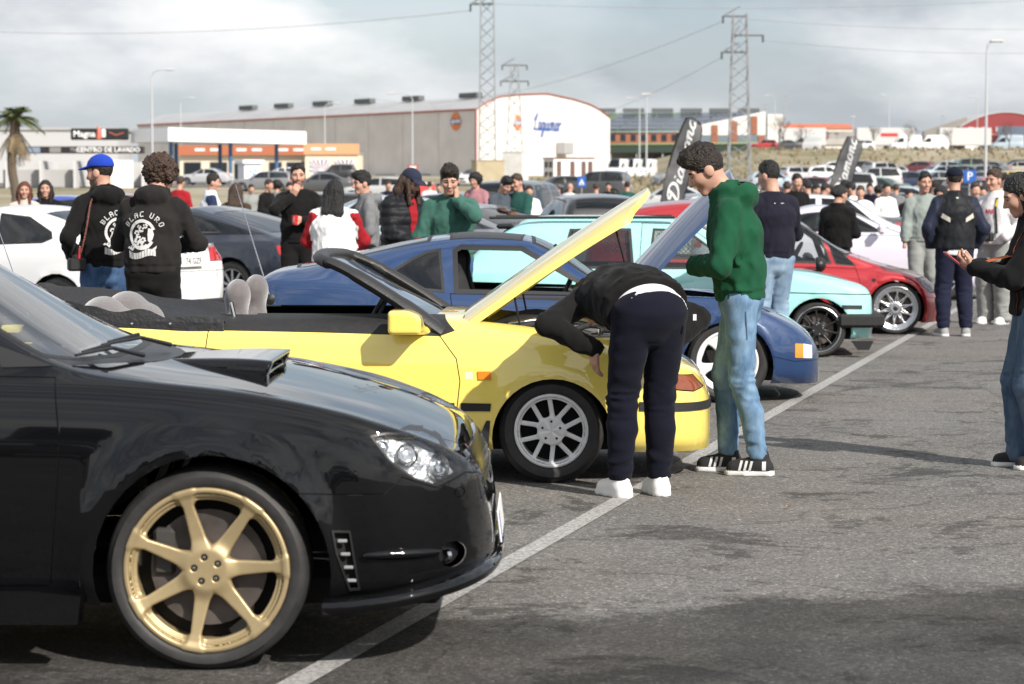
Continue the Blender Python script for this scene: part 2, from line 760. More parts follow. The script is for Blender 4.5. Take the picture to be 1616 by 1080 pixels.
def quads_mesh(quads, T, mat, name, parent=None, lift=.002):
    vs, fs = [], []
    for k, q in enumerate(quads):
        b = len(vs)
        vs += [T @ Vector((p[0], p[1], lift + (k % 7) * .0004)) for p in q]
        fs.append((b, b + 1, b + 2, b + 3))
    me = bpy.data.meshes.new(name)
    me.from_pydata(vs, [], fs)
    me.materials.append(mat)
    return link(name, me, parent)


def bvh_of(o):
    me = o.data
    return BVHTree.FromPolygons([v.co.copy() for v in me.vertices], [tuple(p.vertices) for p in me.polygons])


def wrap_mesh(src, bvh, T, mat, name, parent, lift=.003):
    """lays flat print (2-D polygons) on a curved surface: rays along -Z of T"""
    d = (T.to_3x3() @ Vector((0, 0, -1))).normalized()
    vs, fs = [], []
    for poly in src:
        q = []
        for p in poly:
            o = T @ Vector((p[0], p[1], 0))
            h = bvh.ray_cast(o, d, .6)
            if h[0] is None:
                q = None
                break
            q.append(h[0] + h[1] * lift * (1 if h[1].dot(d) < 0 else -1))
        if q:
            b = len(vs)
            vs += q
            fs.append(tuple(range(b, b + len(q))))
    me = bpy.data.meshes.new(name)
    me.from_pydata(vs, [], fs)
    me.materials.append(mat)
    return link(name, me, parent)


def frame(o, x, y):
    """matrix at o whose local X runs along x and local Y along y"""
    x, y = Vector(x).normalized(), Vector(y).normalized()
    z = x.cross(y)
    return Matrix(((x.x, y.x, z.x, o[0]), (x.y, y.y, z.y, o[1]), (x.z, y.z, z.z, o[2]), (0, 0, 0, 1)))


# ------------------------------------------------------------------ car bodies
def fillet(P, cut, n):
    """P: (k, stations, 2) control points -> rounded section, n samples per inner corner"""
    out = [P[0]]
    for i in range(1, len(P) - 1):
        a, b, c = P[i - 1], P[i], P[i + 1]
        t = cut[i]
        p0, p1 = b + (a - b) * t, b + (c - b) * t
        for k in range(n):
            s = k / (n - 1)
            out.append((1 - s) ** 2 * p0 + 2 * s * (1 - s) * b + s * s * p1)
    out.append(P[-1])
    return np.stack(out)


def shell_grid(S, dx=.03, n=4):
    x0, x1 = S['zt'][0][0], S['zt'][-1][0]
    x0 = min(p[0] for p in S['zt'])
    x1 = max(p[0] for p in S['zt'])
    k = max(12, int((x1 - x0) / dx))
    xs = np.linspace(x0, x1, k)
    e = .14
    xs = np.unique(np.concatenate([xs, x0 + e * np.linspace(0, 1, 7) ** 2, x1 - e * np.linspace(0, 1, max(7, int(.4 / dx))) ** 2]))
    keep = np.concatenate([[True], np.diff(xs) > dx * .12])
    xs = xs[keep]
    f = {q: pchip(S[q])(xs) for q in ('zt', 'zs', 'zb', 'w', 'wr', 'cr')}
    w, zb, zs, zt, wr, cr = f['w'], f['zb'], f['zs'], f['zt'], f['wr'], f['cr']
    h = np.maximum(zs - zb, .02)
    wr = np.minimum(wr, w * .97)
    tk = np.minimum(.09, w * .2)
    P = np.stack([np.stack([w - tk, zb], -1), np.stack([w - tk * .3, zb + np.minimum(.05, h * .2)], -1),
                  np.stack([w - tk * .04, zb + h * S.get('b0', .36)], -1), np.stack([w, zb + h * S.get('b1', .66)], -1),
                  np.stack([w - np.minimum(S.get('sh', .02), w * .1), zs - np.minimum(.035, h * .12)], -1),
                  np.stack([w - np.minimum(S.get('sh2', .05), w * .16), zs], -1),
                  np.stack([wr, zt - cr], -1), np.stack([wr * .62, zt - cr * .24], -1), np.stack([0 * w, zt], -1)])
    G = fillet(P, [0, .45, .48, .48, .45, .45, S.get('rr', .3), .48, 0], n)     # (m, stations, 2)
    Y, Z = G[..., 0], G[..., 1]
    X = np.broadcast_to(xs, Y.shape)
    for (cx, cz, r, amp, wid) in S.get('flare', ()):
        rad = np.hypot(X - cx, Z - cz)
        side = np.clip((Y - .55) / .15, 0, 1) * np.clip((zs[None] - Z + .03) / .1, 0, 1)
        Y = Y + amp * np.exp(-((rad - r) / wid) ** 2) * side
    if 'mod' in S:
        Y, Z = S['mod'](X, Y, Z)
    Yf = np.concatenate([-Y, Y[-2::-1]], 0)
    Zf = np.concatenate([Z, Z[-2::-1]], 0)
    Xf = np.concatenate([X, X[-2::-1]], 0)
    V = np.stack([Xf, Yf, Zf], -1)
    m, q = V.shape[:2]
    idx = np.arange(m * q).reshape(m, q)
    F = np.stack([idx[:-1, :-1], idx[:-1, 1:], idx[1:, 1:], idx[1:, :-1]], -1).reshape(-1, 4)
    caps = [tuple(int(i) for i in idx[:, 0]), tuple(int(i) for i in idx[::-1, -1])]
    return V.reshape(-1, 3), F, caps


def arc_poly(cx, cz, r, n=26, squash=1.):
    return [(cx + r * math.cos(2 * PI * k / n), cz + r * squash * math.sin(2 * PI * k / n)) for k in range(n)]


def car_shell(S, regions, parent, body_mat, dx=.03, n=4, body='body'):
    """S curves -> shell, then cut by region outlines.
    region: (name, view 's'|'t', outline, material or None for an opening, opts)
    opts: ring=(width, material, name) strip inside the outline; off=proud distance; y=(min |y|, max |y|); z=(lo, hi); lr=split left/right"""
    V, F, caps = shell_grid(S, dx, n)
    bm = bmesh.new()
    vs = [bm.verts.new(v) for v in V]
    for f in F:
        bm.faces.new([vs[i] for i in f])
    for c in caps:
        try:
            bm.faces.new([vs[i] for i in c])
        except ValueError:
            pass
    bm.normal_update()
    for (name, view, poly, mat, o) in regions:
        polys = [poly]
        if o.get('ring'):
            polys.append(inset(poly, o['ring'][0]))
        A, B = (0, 2) if view == 's' else (0, 1)
        for pl in polys:
            bx = [p[0] for p in pl]
            by = [p[1] for p in pl]
            pad = .06
            lo, hi = (min(bx) - pad, min(by) - pad), (max(bx) + pad, max(by) + pad)
            zr, yr = o.get('z', (-9, 9)), o.get('y', (-1, 9))

            def near(f, e=None):
                c = f.calc_center_bounds()
                return lo[0] < c[A] < hi[0] and lo[1] < c[B] < hi[1] and zr[0] - .05 < c.z < zr[1] + .05 and yr[0] - .05 < abs(c.y) < yr[1] + .05
            cand = [f for f in bm.faces if near(f)]
            for i in range(len(pl)):
                (a0, b0), (a1, b1) = pl[i], pl[(i + 1) % len(pl)]
                L = math.hypot(a1 - a0, b1 - b0)
                if L < 1e-5:
                    continue
                no = Vector((b1 - b0, 0, -(a1 - a0))) if view == 's' else Vector((b1 - b0, -(a1 - a0), 0))
                co = Vector((a0, 0, b0)) if view == 's' else Vector((a0, b0, 0))
                q = max(dx * 1.6, .02)
                l2, h2 = (min(a0, a1) - q, min(b0, b1) - q), (max(a0, a1) + q, max(b0, b1) + q)
                fs = []
                for f in cand:
                    if f.is_valid:
                        vA = [v.co[A] for v in f.verts]
                        if max(vA) < l2[0] or min(vA) > h2[0]:
                            continue
                        vB = [v.co[B] for v in f.verts]
                        if max(vB) < l2[1] or min(vB) > h2[1]:
                            continue
                        fs.append(f)
                if not fs:
                    continue
                geom = list({e for f in fs for e in f.edges}) + list({v for f in fs for v in f.verts}) + fs
                r = bmesh.ops.bisect_plane(bm, geom=geom, dist=1e-5, plane_co=co, plane_no=no.normalized())
                fset = set(fs)
                cand = [f for f in cand if f.is_valid and f not in fset] + [g for g in r['geom'] if isinstance(g, bmesh.types.BMFace)]
    bm.normal_update()
    bm.verts.index_update()
    co = np.array([v.co[:] for v in bm.verts])
    nr = np.array([v.normal[:] for v in bm.verts])
    faces = [[v.index for v in f.verts] for f in bm.faces]
    ce = np.array([f.calc_center_median()[:] for f in bm.faces])
    bm.free()
    T = np.zeros(len(faces), int)
    names = [(body, body_mat, {})]
    for (name, view, poly, mat, o) in regions:
        A, B = (0, 2) if view == 's' else (0, 1)
        zr, yr = o.get('z', (-9, 9)), o.get('y', (-1, 9))
        ok = (ce[:, 2] > zr[0]) & (ce[:, 2] < zr[1]) & (np.abs(ce[:, 1]) > yr[0]) & (np.abs(ce[:, 1]) < yr[1])
        if o.get('on') is not None:
            ok &= np.isin(T, [k for k, q in enumerate(names) if q[0] in o['on']])
        ins = inside(poly, ce[:, A], ce[:, B]) & ok
        if o.get('ring'):
            rn = o['ring'][2] if len(o['ring']) > 2 else 'shut_line'
            names.append((rn, o['ring'][1], {'lr': o.get('lr'), 'off': o['ring'][3] if len(o['ring']) > 3 else -.004}))
            T[ins] = len(names) - 1
            ins = inside(inset(poly, o['ring'][0]), ce[:, A], ce[:, B]) & ok
        names.append((name, mat, o))
        T[ins] = len(names) - 1
    out = {}
    merged = {}
    for k, (name, mat, o) in enumerate(names):
        if mat is None:
            continue
        fi = np.nonzero(T == k)[0]
        if not len(fi):
            continue
        if name == 'shut_line':
            merged.setdefault((name, mat.name), [mat, o, []])[2].extend(fi)
            continue
        if o.get('lr'):
            for sgn in (-1, 1):
                g = [i for i in fi if ce[i][1] * sgn > 0]
                if g:
                    out.setdefault(name, []).append(_piece(name, mat, o, g, co, nr, faces, parent))
        else:
            out.setdefault(name, []).append(_piece(name, mat, o, fi, co, nr, faces, parent))
    for (name, _), (mat, o, fi) in merged.items():
        out.setdefault(name, []).append(tag(_piece(name, mat, o, fi, co, nr, faces, parent), kind='stuff'))
    return out


def _piece(name, mat, o, fi, co, nr, faces, parent):
    mp, vs, ns, fs = {}, [], [], []
    off = o.get('off', 0)
    for i in fi:
        f = []
        for v in faces[i]:
            if v not in mp:
                mp[v] = len(vs)
                vs.append(co[v] + nr[v] * off)
                ns.append(nr[v])
            f.append(mp[v])
        fs.append(f)
    if abs(off) > .0005:
        cnt = {}
        for f in fs:
            for a, b in zip(f, f[1:] + f[:1]):
                cnt[a, b] = 1
        inv = {b: a for a, b in mp.items()}
        for (a, b) in list(cnt):
            if (b, a) not in cnt:
                k = len(vs)
                vs += [co[inv[b]] - nr[inv[b]] * .003, co[inv[a]] - nr[inv[a]] * .003]
                sd = np.cross(co[inv[b]] - co[inv[a]], nr[inv[a]])
                sd = sd / (np.linalg.norm(sd) + 1e-9)
                k2 = k + 2
                vs += [vs[b], vs[a]]
                ns += [sd, sd, sd, sd]
                fs.append([k2 + 1, k2, k, k + 1][::-1])
    me = bpy.data.meshes.new(name)
    me.from_pydata([tuple(v) for v in vs], [], fs)
    me.polygons.foreach_set('use_smooth', [True] * len(fs))
    me.materials.append(mat)
    me.update()
    me.normals_split_custom_set_from_vertices([tuple(v) for v in ns])
    return link(name, me, parent)


# ------------------------------------------------------------------ wheels
RZ = Matrix.Rotation(PI / 2, 4, 'X')      # turns a lathe axis Z towards -Y, the outer face of a wheel


def rim_sdf(style, r, W):
    def f(p):
        x, y, z = p[:, 0], p[:, 1], p[:, 2]
        rad = np.hypot(x, y)
        th = np.arctan2(y, x)

        def fold(n, ph=0.):
            a = (th + ph) % (2 * PI / n)
            a = np.minimum(a, 2 * PI / n - a)
            return rad * np.cos(a), rad * np.sin(a)

        def box2(u, v, cu, cv, hu, hv, q):
            a, b = np.abs(u - cu) - hu + q, np.abs(v - cv) - hv + q
            return np.hypot(np.maximum(a, 0), np.maximum(b, 0)) + np.minimum(np.maximum(a, b), 0) - q
        lip = box2(rad, z, r - .004, -.012, .009, .014, .006)
        bar = box2(rad, z, r - .02, -W * .5 - .01, .005, W * .5, .004)
        if style == 'seven':
            u, v = fold(7, -.05)
            t = np.clip(u / r, 0, 1)
            zc = -.012 - .02 * (1 - t) ** 2 - .012 * np.sin(t * PI)
            sp = box2(v, z, 0, zc, .034 - .02 * t ** .8 + .014 * np.clip(t - .8, 0, 1) / .2, .011, .005)
            sp = np.maximum(sp, u - r + .002)
            hub = box2(rad, z, 0, -.032, .066, .016, .008)
            lip2 = box2(rad, z, r - .028, -.03, .008, .01, .004)
            d = smin(smin(sp, hub, .045), smin(lip, lip2, .012), .02)
            for k in range(5):
                a = 2 * PI * k / 5 + .5
                d = smax(d, -(np.maximum(np.hypot(x - .04 * math.cos(a), y - .04 * math.sin(a)) - .0105, -.024 - z)), .003)
            return np.minimum(d, bar)
        if style == 'double':
            u, v = fold(5, .5)
            t = np.clip(u / r, 0, 1)
            v2 = np.abs(v - (.018 + .034 * t))
            sp = np.maximum(box2(v2, z, 0, -.02 - .006 * np.sin(t * PI), .0125, .009, .003), u - r + .004)
            hub = box2(rad, z, 0, -.022, .073, .011, .005)
            d = smin(smin(sp, hub, .016), lip, .01)
            return np.minimum(d, bar)
        if style == 'dial':
            u, v = fold(5, .35)
            face = box2(rad, z, 0, -.022 - .02 * np.cos(np.clip(rad / r, 0, 1) * PI / 2) * 0, r - .003, .012, .006)
            u2, v2 = fold(5, .35 + PI / 5)
            hole = np.hypot((u2 - r * .62) / 1.0, v2 / 1.0) - r * .235
            wedge = np.maximum(np.abs(v2) - (.03 + (u2 - r * .3) * .42), np.abs(u2 - r * .58) - r * .24)
            hole = smax(wedge, hole - .03, .03)
            d = smax(face, -hole, .016)
            hub = box2(rad, z, 0, -.018, .05, .02, .01)
            return np.minimum(smin(smin(d, hub, .02), lip, .012), bar)
        if style == 'mesh':
            n = 10
            zc = -.03 - .012 * (1 - np.clip(rad / r, 0, 1))
            d = 9 * np.ones(len(p))
            for sg in (-1, 1):
                for ph in (0.,):
                    tw = sg * (rad / r) * (PI / n) * 1.5
                    a = (th + tw + ph) % (2 * PI / n)
                    a = np.minimum(a, 2 * PI / n - a)
                    d = smin(d, box2(rad * np.sin(a), z, 0, zc, .0078, .009, .003), .008)
            d = np.maximum(d, rad - r + .04)
            hub = box2(rad, z, 0, -.036, .06, .014, .006)
            inner = box2(rad, z, r - .045, -.036, .012, .01, .004)
            dish = box2(rad, z, r - .024 , -.024, .02, .004, .003)
            return np.minimum(smin(smin(d, hub, .012), smin(inner, smin(dish, lip, .008), .008), .008), bar)
        n, ww = {'ten': (10, .0085), 'five': (5, .02), 'vee': (7, .011)}[style]
        u, v = fold(n, .2)
        t = np.clip(u / r, 0, 1)
        if style == 'vee':
            v = np.abs(v - .018 * t)
        sp = np.maximum(box2(v, z, 0, -.02 - .012 * (1 - t), ww * (1.3 - .4 * t), .009, .003), u - r + .004)
        hub = box2(rad, z, 0, -.034, .058, .014, .006)
        return np.minimum(smin(smin(sp, hub, .02), lip, .01), bar)
    return f


RIMS = {}


def wheel(parent, x, y, z, Rt, r, W, style, rim_mat, face=-1, tyre_mat=None, res=.004, lug=None, rot=0., disc=True, steer=0., cap=None, full=True):
    """wheel on the near side (face=-1) or far side (+1) of a car: parts under one empty"""
    e = bpy.data.objects.new('wheel', None)
    COL.objects.link(e)
    e.parent = parent
    e.location = (x, y, z)
    e.rotation_euler = (0, 0, (0 if face < 0 else PI) + steer)
    key = (style, round(r, 3), rim_mat.name, res, round(Rt, 3))
    if key not in RIMS:
        h = Rt - r
        prof = [(r - .012, -.022), (r + .001, -.016), (r + .006, -.004), (r + h * .3, .004), (r + h * .62, .003), (Rt - .028, -.007), (Rt - .012, -.016),
                (Rt - .005, -.026), (Rt, -.042), (Rt, -.062), (Rt - .007, -.066), (Rt - .007, -.072), (Rt, -.076), (Rt, -W * .5), (Rt - .007, -W * .5 - .003), (Rt - .007, -W * .5 - .009),
                (Rt, -W * .5 - .013), (Rt, -W + .04), (Rt - .02, -W + .012), (r, -W)]
        t = MB().lathe(prof, 56 if res < .006 else 28, 0, RZ).build('tyre', tyre_mat or TYRE, e, 50)
        q = r + .012
        rm = solid('rim', rim_sdf(style, r, W * .85), (-q, -q, -W), (q, q, .012), res, rim_mat, e)
        rm.data.transform(Matrix.Rotation(rot, 4, 'Y') @ RZ)
        RIMS[key] = (t.data, rm.data)
    else:
        link('tyre', RIMS[key][0], e)
        link('rim', RIMS[key][1], e)
    if not full:
        link('wheel_back', well_mesh(r), e)
        return e
    if disc:
        m = MB().lathe([(.05, -.075), (r * .72, -.075), (r * .72, -.095), (.05, -.095)], 32, 0, RZ)
        m.build('brake_disc', M('brake_steel', (.10, .085, .078), .5, metal=.5, var=(9, .4)), e, 30)
        c = MB()
        for k in range(7):
            a = PI + .35 - .7 * k / 6 + .15
            a2 = a - .7 / 6
        c.box((-r * .55, .085, .05), (.07, .06, .15), 0, None, .012)
        c.build('brake_caliper', M('caliper_grey', (.06, .058, .055), .5, metal=.4), e, 30)
    link('wheel_back', well_mesh(r), e)
    n, rr, lm = lug or (5, .04, STEEL)
    for k in range(n):
        a = 2 * PI * k / n + (.5 if style == 'seven' else .3)
        b = MB().lathe([(0, -.004 if style != 'seven' else -.010), (.006, -.006 if style != 'seven' else -.011), (.0085, -.014 if style != 'seven' else -.018), (.0085, -.03 if style != 'seven' else -.045)], 10, 0,
                       Matrix.Translation((rr * math.cos(a), 0, rr * math.sin(a))) @ RZ)
        if k == 0:
            pass
        b.build('wheel_nut', lm, e, 40)
    if cap is not None:
        MB().lathe([(0, -.009), (.018, -.010), (.025, -.014), (.027, -.035)], 20, 0, RZ).build('centre_cap', cap, e, 40)
    return e


WELLS = {}


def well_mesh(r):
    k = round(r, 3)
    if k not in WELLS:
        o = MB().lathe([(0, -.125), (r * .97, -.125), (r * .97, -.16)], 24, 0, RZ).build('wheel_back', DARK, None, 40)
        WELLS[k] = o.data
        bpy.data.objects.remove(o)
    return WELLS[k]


def seat_fn(recl=.22, tall=True):
    def f(p):
        d = rbox(p, (0, 0, .16), (.25, .24, .075), .06)
        a = np.array([-.2, 0, .18])
        b = a + np.array([-math.sin(recl) * .58, 0, math.cos(recl) * .58])
        d2 = rc(p, a, b - np.array([0, 0, .055]), .085, .065, (0, 1, 0), 2.5)
        d = smin(d, d2, .06)
        h0 = b + np.array([-.01, 0, .09])
        h = ell(p, h0, (.07, .135, .095))
        return smin(d, h, .075)
    return f


SEATM = {}


def seat(parent, x, y, z, mat):
    if mat.name not in SEATM:
        o = solid('seat', seat_fn(), (-.55, -.32, 0), (.35, .32, .95), .022, mat)
        SEATM[mat.name] = o.data
        bpy.data.objects.remove(o)
    o = link('seat', SEATM[mat.name], parent)
    o.location = (x, y, z)
    return o


def steering(parent, x, y, z, mat, r=.185, tilt=.45):
    m = MB()
    T = Matrix.Translation((x, y, z)) @ Matrix.Rotation(-PI / 2 + tilt, 4, 'Y')
    ring = [T @ Vector((r * math.cos(a), r * math.sin(a), 0)) for a in np.linspace(0, 2 * PI, 29)]
    m.tube(ring, .016, 8)
    for a in (0.5, PI - .5, -PI / 2):
        m.tube([T @ Vector((0, 0, -.02)), T @ Vector((r * math.cos(a), r * math.sin(a), 0))], .014, 6)
    m.tube([T @ Vector((0, 0, -.01)), T @ Vector((0, 0, -.3))], .04, 8)
    return m.build('steering_wheel', mat, parent, 50)


def belly(parent, x0, x1, w, z0=.17, z1=.3):
    """floor pan and wheel wells, so nothing shines through under the car"""
    return MB().box(((x0 + x1) / 2, 0, (z0 + z1) / 2), (x1 - x0, 2 * w, z1 - z0), 0, None, .04).build('floor_pan', DARK, parent)


def mirror_shell(parent, x, y, z, mat, s=-1, d=(.12, .2, .13), glass_=True):
    """door mirror on a short foot, s=-1 on the near side"""
    def f(p):
        q = ell(p, (0, 0, 0), (d[0] * .62, d[1] * .6, d[2] * .62))
        q = smax(q, -p[:, 0] - d[0] * .3, .02)
        q = smin(q, rc(p, (.0, -s * d[1] * .3, -.03), (.03, -s * d[1] * .8, -.06), .025, .02), .03)
        return q
    o = solid('door_mirror', f, (-.15, -.22, -.13), (.15, .22, .13), .012, mat, parent)
    o.location = (x, y, z)
    if glass_:
        g = MB().box((-d[0] * .3 - .001, 0, .0), (.004, d[1] * .84, d[2] * .8), 0, None, .002)
        q = g.build('mirror_glass', M('mirror_glass', (.7, .72, .75), .03, metal=1), o)
    return o


# ------------------------------------------------------------------ the front row: outlines in metres, x forward from the front axle
def place(o, near_xy, th, w):
    """car whose near front wheel stands at near_xy, nose turned th degrees towards the camera"""
    t = R(th)
    o.location = (near_xy[0] + math.sin(t) * w, near_xy[1] + math.cos(t) * w, 0)
    o.rotation_euler = (0, 0, -t)


S_BLACK = dict(
    zt=[(-3.53, .60), (-3.51, .85), (-3.45, 1.0), (-3.25, 1.06), (-2.85, 1.08), (-2.3, 1.36), (-1.8, 1.425), (-1.4, 1.42), (-1.2, 1.385), (-.34, .965), (-.2, .945), (.11, .905), (.355, .848), (.55, .795), (.7, .742), (.8, .698), (.87, .62), (.915, .50), (.935, .40)],
    zs=[(-3.53, .58), (-3.45, .9), (-2.5, .96), (-1.5, .945), (-.4, .925), (.05, .893), (.25, .863), (.42, .828), (.55, .79), (.7, .735), (.8, .682), (.88, .60), (.935, .38)],
    w=[(-3.53, .55), (-3.48, .72), (-3.3, .82), (-2.6, .87), (-1.5, .855), (-.5, .86), (.0, .87), (.35, .868), (.52, .855), (.64, .825), (.74, .775), (.82, .70), (.88, .59), (.92, .44), (.935, .30)],
    wr=[(-3.5, .55), (-2.9, .68), (-2.3, .57), (-1.4, .565), (-.9, .65), (-.42, .77), (0, .74), (.4, .71), (.6, .70), (.75, .66), (.86, .54), (.935, .25)],
    cr=[(-3.5, .02), (-2.9, .03), (-2.3, .05), (-1.4, .05), (-.6, .045), (-.25, .025), (.5, .02), (.8, .02), (.935, .01)],
    zb=[(-3.53, .35), (-3.4, .24), (-3, .2), (.3, .2), (.6, .2), (.82, .24), (.935, .27)],
    flare=[(0, .32, .385, .022, .05), (-2.54, .32, .385, .02, .05)], sh=.022, sh2=.055, b1=.7)
for k_ in ('zt', 'zs', 'w', 'wr', 'cr', 'zb'):
    S_BLACK[k_] = [(x if x < .4 else .4 + (x - .4) * .94, v) for x, v in S_BLACK[k_]]
S_YELLOW = dict(
    zt=[(-3.52, .5), (-3.49, .75), (-3.3, .85), (-2.4, .875), (-.5, .87), (-.2, .845), (.1, .79), (.45, .70), (.65, .63), (.76, .58), (.82, .50), (.845, .42)],
    zs=[(-3.52, .48), (-3.46, .78), (-3.0, .84), (-2.2, .815), (-1.76, .795), (-1.0, .787), (-.57, .79), (-.46, .80), (-.2, .785), (.035, .745), (.2, .71), (.45, .645), (.65, .58), (.76, .52), (.82, .45), (.845, .40)],
    w=[(-3.52, .55), (-3.45, .72), (-3.2, .79), (-2.5, .815), (-1, .815), (0, .82), (.35, .81), (.52, .785), (.65, .73), (.74, .655), (.8, .55), (.835, .4), (.845, .25)],
    wr=[(-3.5, .5), (-3.1, .7), (-2, .70), (-.5, .70), (0, .69), (.5, .64), (.7, .54), (.845, .2)],
    cr=[(-3.5, .015), (-2, .03), (-.5, .03), (.5, .02), (.845, .01)],
    zb=[(-3.52, .34), (-3.3, .25), (-2.9, .19), (-.5, .175), (.4, .16), (.845, .15)],
    flare=[(0, .275, .315, .012, .04), (-2.525, .28, .33, .012, .04)], sh=.02, sh2=.045, b1=.6)
S_BLUE = dict(
    zt=[(-3.47, .56), (-3.45, .75), (-3.4, .87), (-3.25, .95), (-3.05, .985), (-2.6, 1.09), (-2.1, 1.19), (-1.85, 1.21), (-1.47, 1.19), (-.8, .84), (-.68, .80), (-.3, .775), (0, .74), (.25, .68), (.45, .60), (.58, .52), (.66, .43), (.70, .33)],
    zs=[(-3.47, .54), (-3.42, .82), (-3.3, .88), (-3.0, .88), (-2.5, .835), (-2.05, .77), (-1.2, .75), (-.75, .76), (-.25, .765), (.08, .745), (.25, .665), (.42, .575), (.56, .49), (.65, .41), (.70, .32)],
    w=[(-3.47, .5), (-3.42, .62), (-3.2, .74), (-2.6, .80), (-1.8, .775), (-1.0, .76), (-.4, .79), (0, .80), (.25, .79), (.42, .755), (.54, .69), (.62, .60), (.67, .46), (.70, .25)],
    wr=[(-3.45, .4), (-3.2, .56), (-2.6, .56), (-2.1, .52), (-1.5, .52), (-1.1, .58), (-.75, .66), (-.3, .64), (.2, .60), (.5, .5), (.7, .15)],
    cr=[(-3.45, .015), (-3, .04), (-2.1, .05), (-1.5, .045), (-.8, .04), (-.5, .025), (.7, .01)],
    zb=[(-3.47, .33), (-3.2, .24), (-2.9, .19), (-.5, .17), (.3, .14), (.70, .12)],
    flare=[(0, .29, .335, .03, .05), (-2.4, .29, .345, .035, .06)], sh=.03, sh2=.07, b1=.62)
S_TURQ = dict(
    zt=[(-3.32, .5), (-3.29, .74), (-3.22, .86), (-2.78, 1.2), (-2.64, 1.262), (-2.4, 1.285), (-1.7, 1.285), (-1.2, 1.25), (-.48, .85), (-.36, .815), (0, .765), (.3, .69), (.46, .63), (.5, .56), (.515, .42)],
    zs=[(-3.32, .48), (-3.28, .70), (-3.2, .78), (-2.4, .785), (-1.5, .765), (-.75, .755), (-.3, .745), (.05, .69), (.3, .64), (.45, .60), (.5, .54), (.515, .40)],
    w=[(-3.32, .55), (-3.28, .67), (-3.15, .74), (-2.4, .775), (-1.0, .77), (0, .775), (.25, .765), (.38, .735), (.46, .67), (.5, .58), (.515, .48)],
    wr=[(-3.32, .5), (-3.2, .6), (-2.7, .57), (-1.7, .57), (-1.2, .585), (-.5, .66), (0, .65), (.4, .62), (.515, .4)],
    cr=[(-3.32, .01), (-3.2, .02), (-2.6, .03), (-1.2, .03), (-.4, .02), (.515, .01)],
    zb=[(-3.32, .3), (-3.2, .24), (-2.9, .19), (.2, .17), (.515, .17)],
    flare=[(0, .26, .31, .012, .035), (-2.4, .26, .31, .012, .035)], sh=.015, sh2=.03, b1=.6)
S_RED = dict(
    zt=[(-3.3, .5), (-3.27, .85), (-3.2, 1.0), (-2.95, 1.2), (-2.5, 1.3), (-2.0, 1.33), (-1.5, 1.30), (-1.1, 1.19), (-.55, .89), (-.3, .80), (0, .72), (.25, .645), (.4, .56), (.49, .42), (.52, .28)],
    zs=[(-3.3, .48), (-3.25, .7), (-3.0, .76), (-2, .74), (-1.2, .72), (-.5, .70), (-.2, .685), (.1, .64), (.27, .58), (.4, .48), (.49, .35), (.52, .26)],
    w=[(-3.3, .55), (-3.22, .72), (-2.9, .82), (-2, .83), (-1, .825), (0, .83), (.2, .81), (.33, .75), (.43, .62), (.49, .46), (.52, .28)],
    wr=[(-3.3, .5), (-3.0, .6), (-2.2, .57), (-1.4, .58), (-.8, .68), (-.4, .72), (0, .66), (.3, .52), (.52, .15)],
    cr=[(-3.3, .01), (-2.9, .05), (-1.4, .06), (-.4, .05), (.2, .03), (.52, .01)],
    zb=[(-3.3, .3), (-3, .17), (-2.8, .13), (.2, .12), (.52, .12)],
    flare=[(0, .28, .34, .03, .05), (-2.46, .28, .34, .03, .05)], sh=.04, sh2=.09, b1=.66)
S_RED['zt'] = [(x, z if z < .75 else .75 + (z - .75) * 1.16) for x, z in S_RED['zt']]
POS = dict(black=((-.965, 7.54), .6, .87), yellow=((.202, 12.43), 2., .82), blue=((1.535, 17.17), 2., .80), turq=((2.78, 21.9), 2.5, .775), red=((4.04, 25.4), 3., .83))


# ------------------------------------------------------------------ ground
HP = pchip([(-60, 0), (34, 0), (48, .25), (65, 1.1), (105, 2.45), (150, 3.6), (260, 6), (500, 9), (3000, 12)])


def ground_z(x, y):
    y = y / K
    t = min(1, max(0, (x - 18) / 14))
    b = min(1, max(0, (y - 112) / 22))
    a = min(1, max(0, (y - 74) / 30)) * t * .75
    return float(HP(y)) + a + 2.9 * (b * b * (3 - 2 * b)) * (t * t * (3 - 2 * t))


def on(px, Y):
    """spot on the ground in line with photo column px, Y metres ahead"""
    x = at(px, 300, Y).x
    return Vector((x, Y * K, ground_z(x, Y * K)))


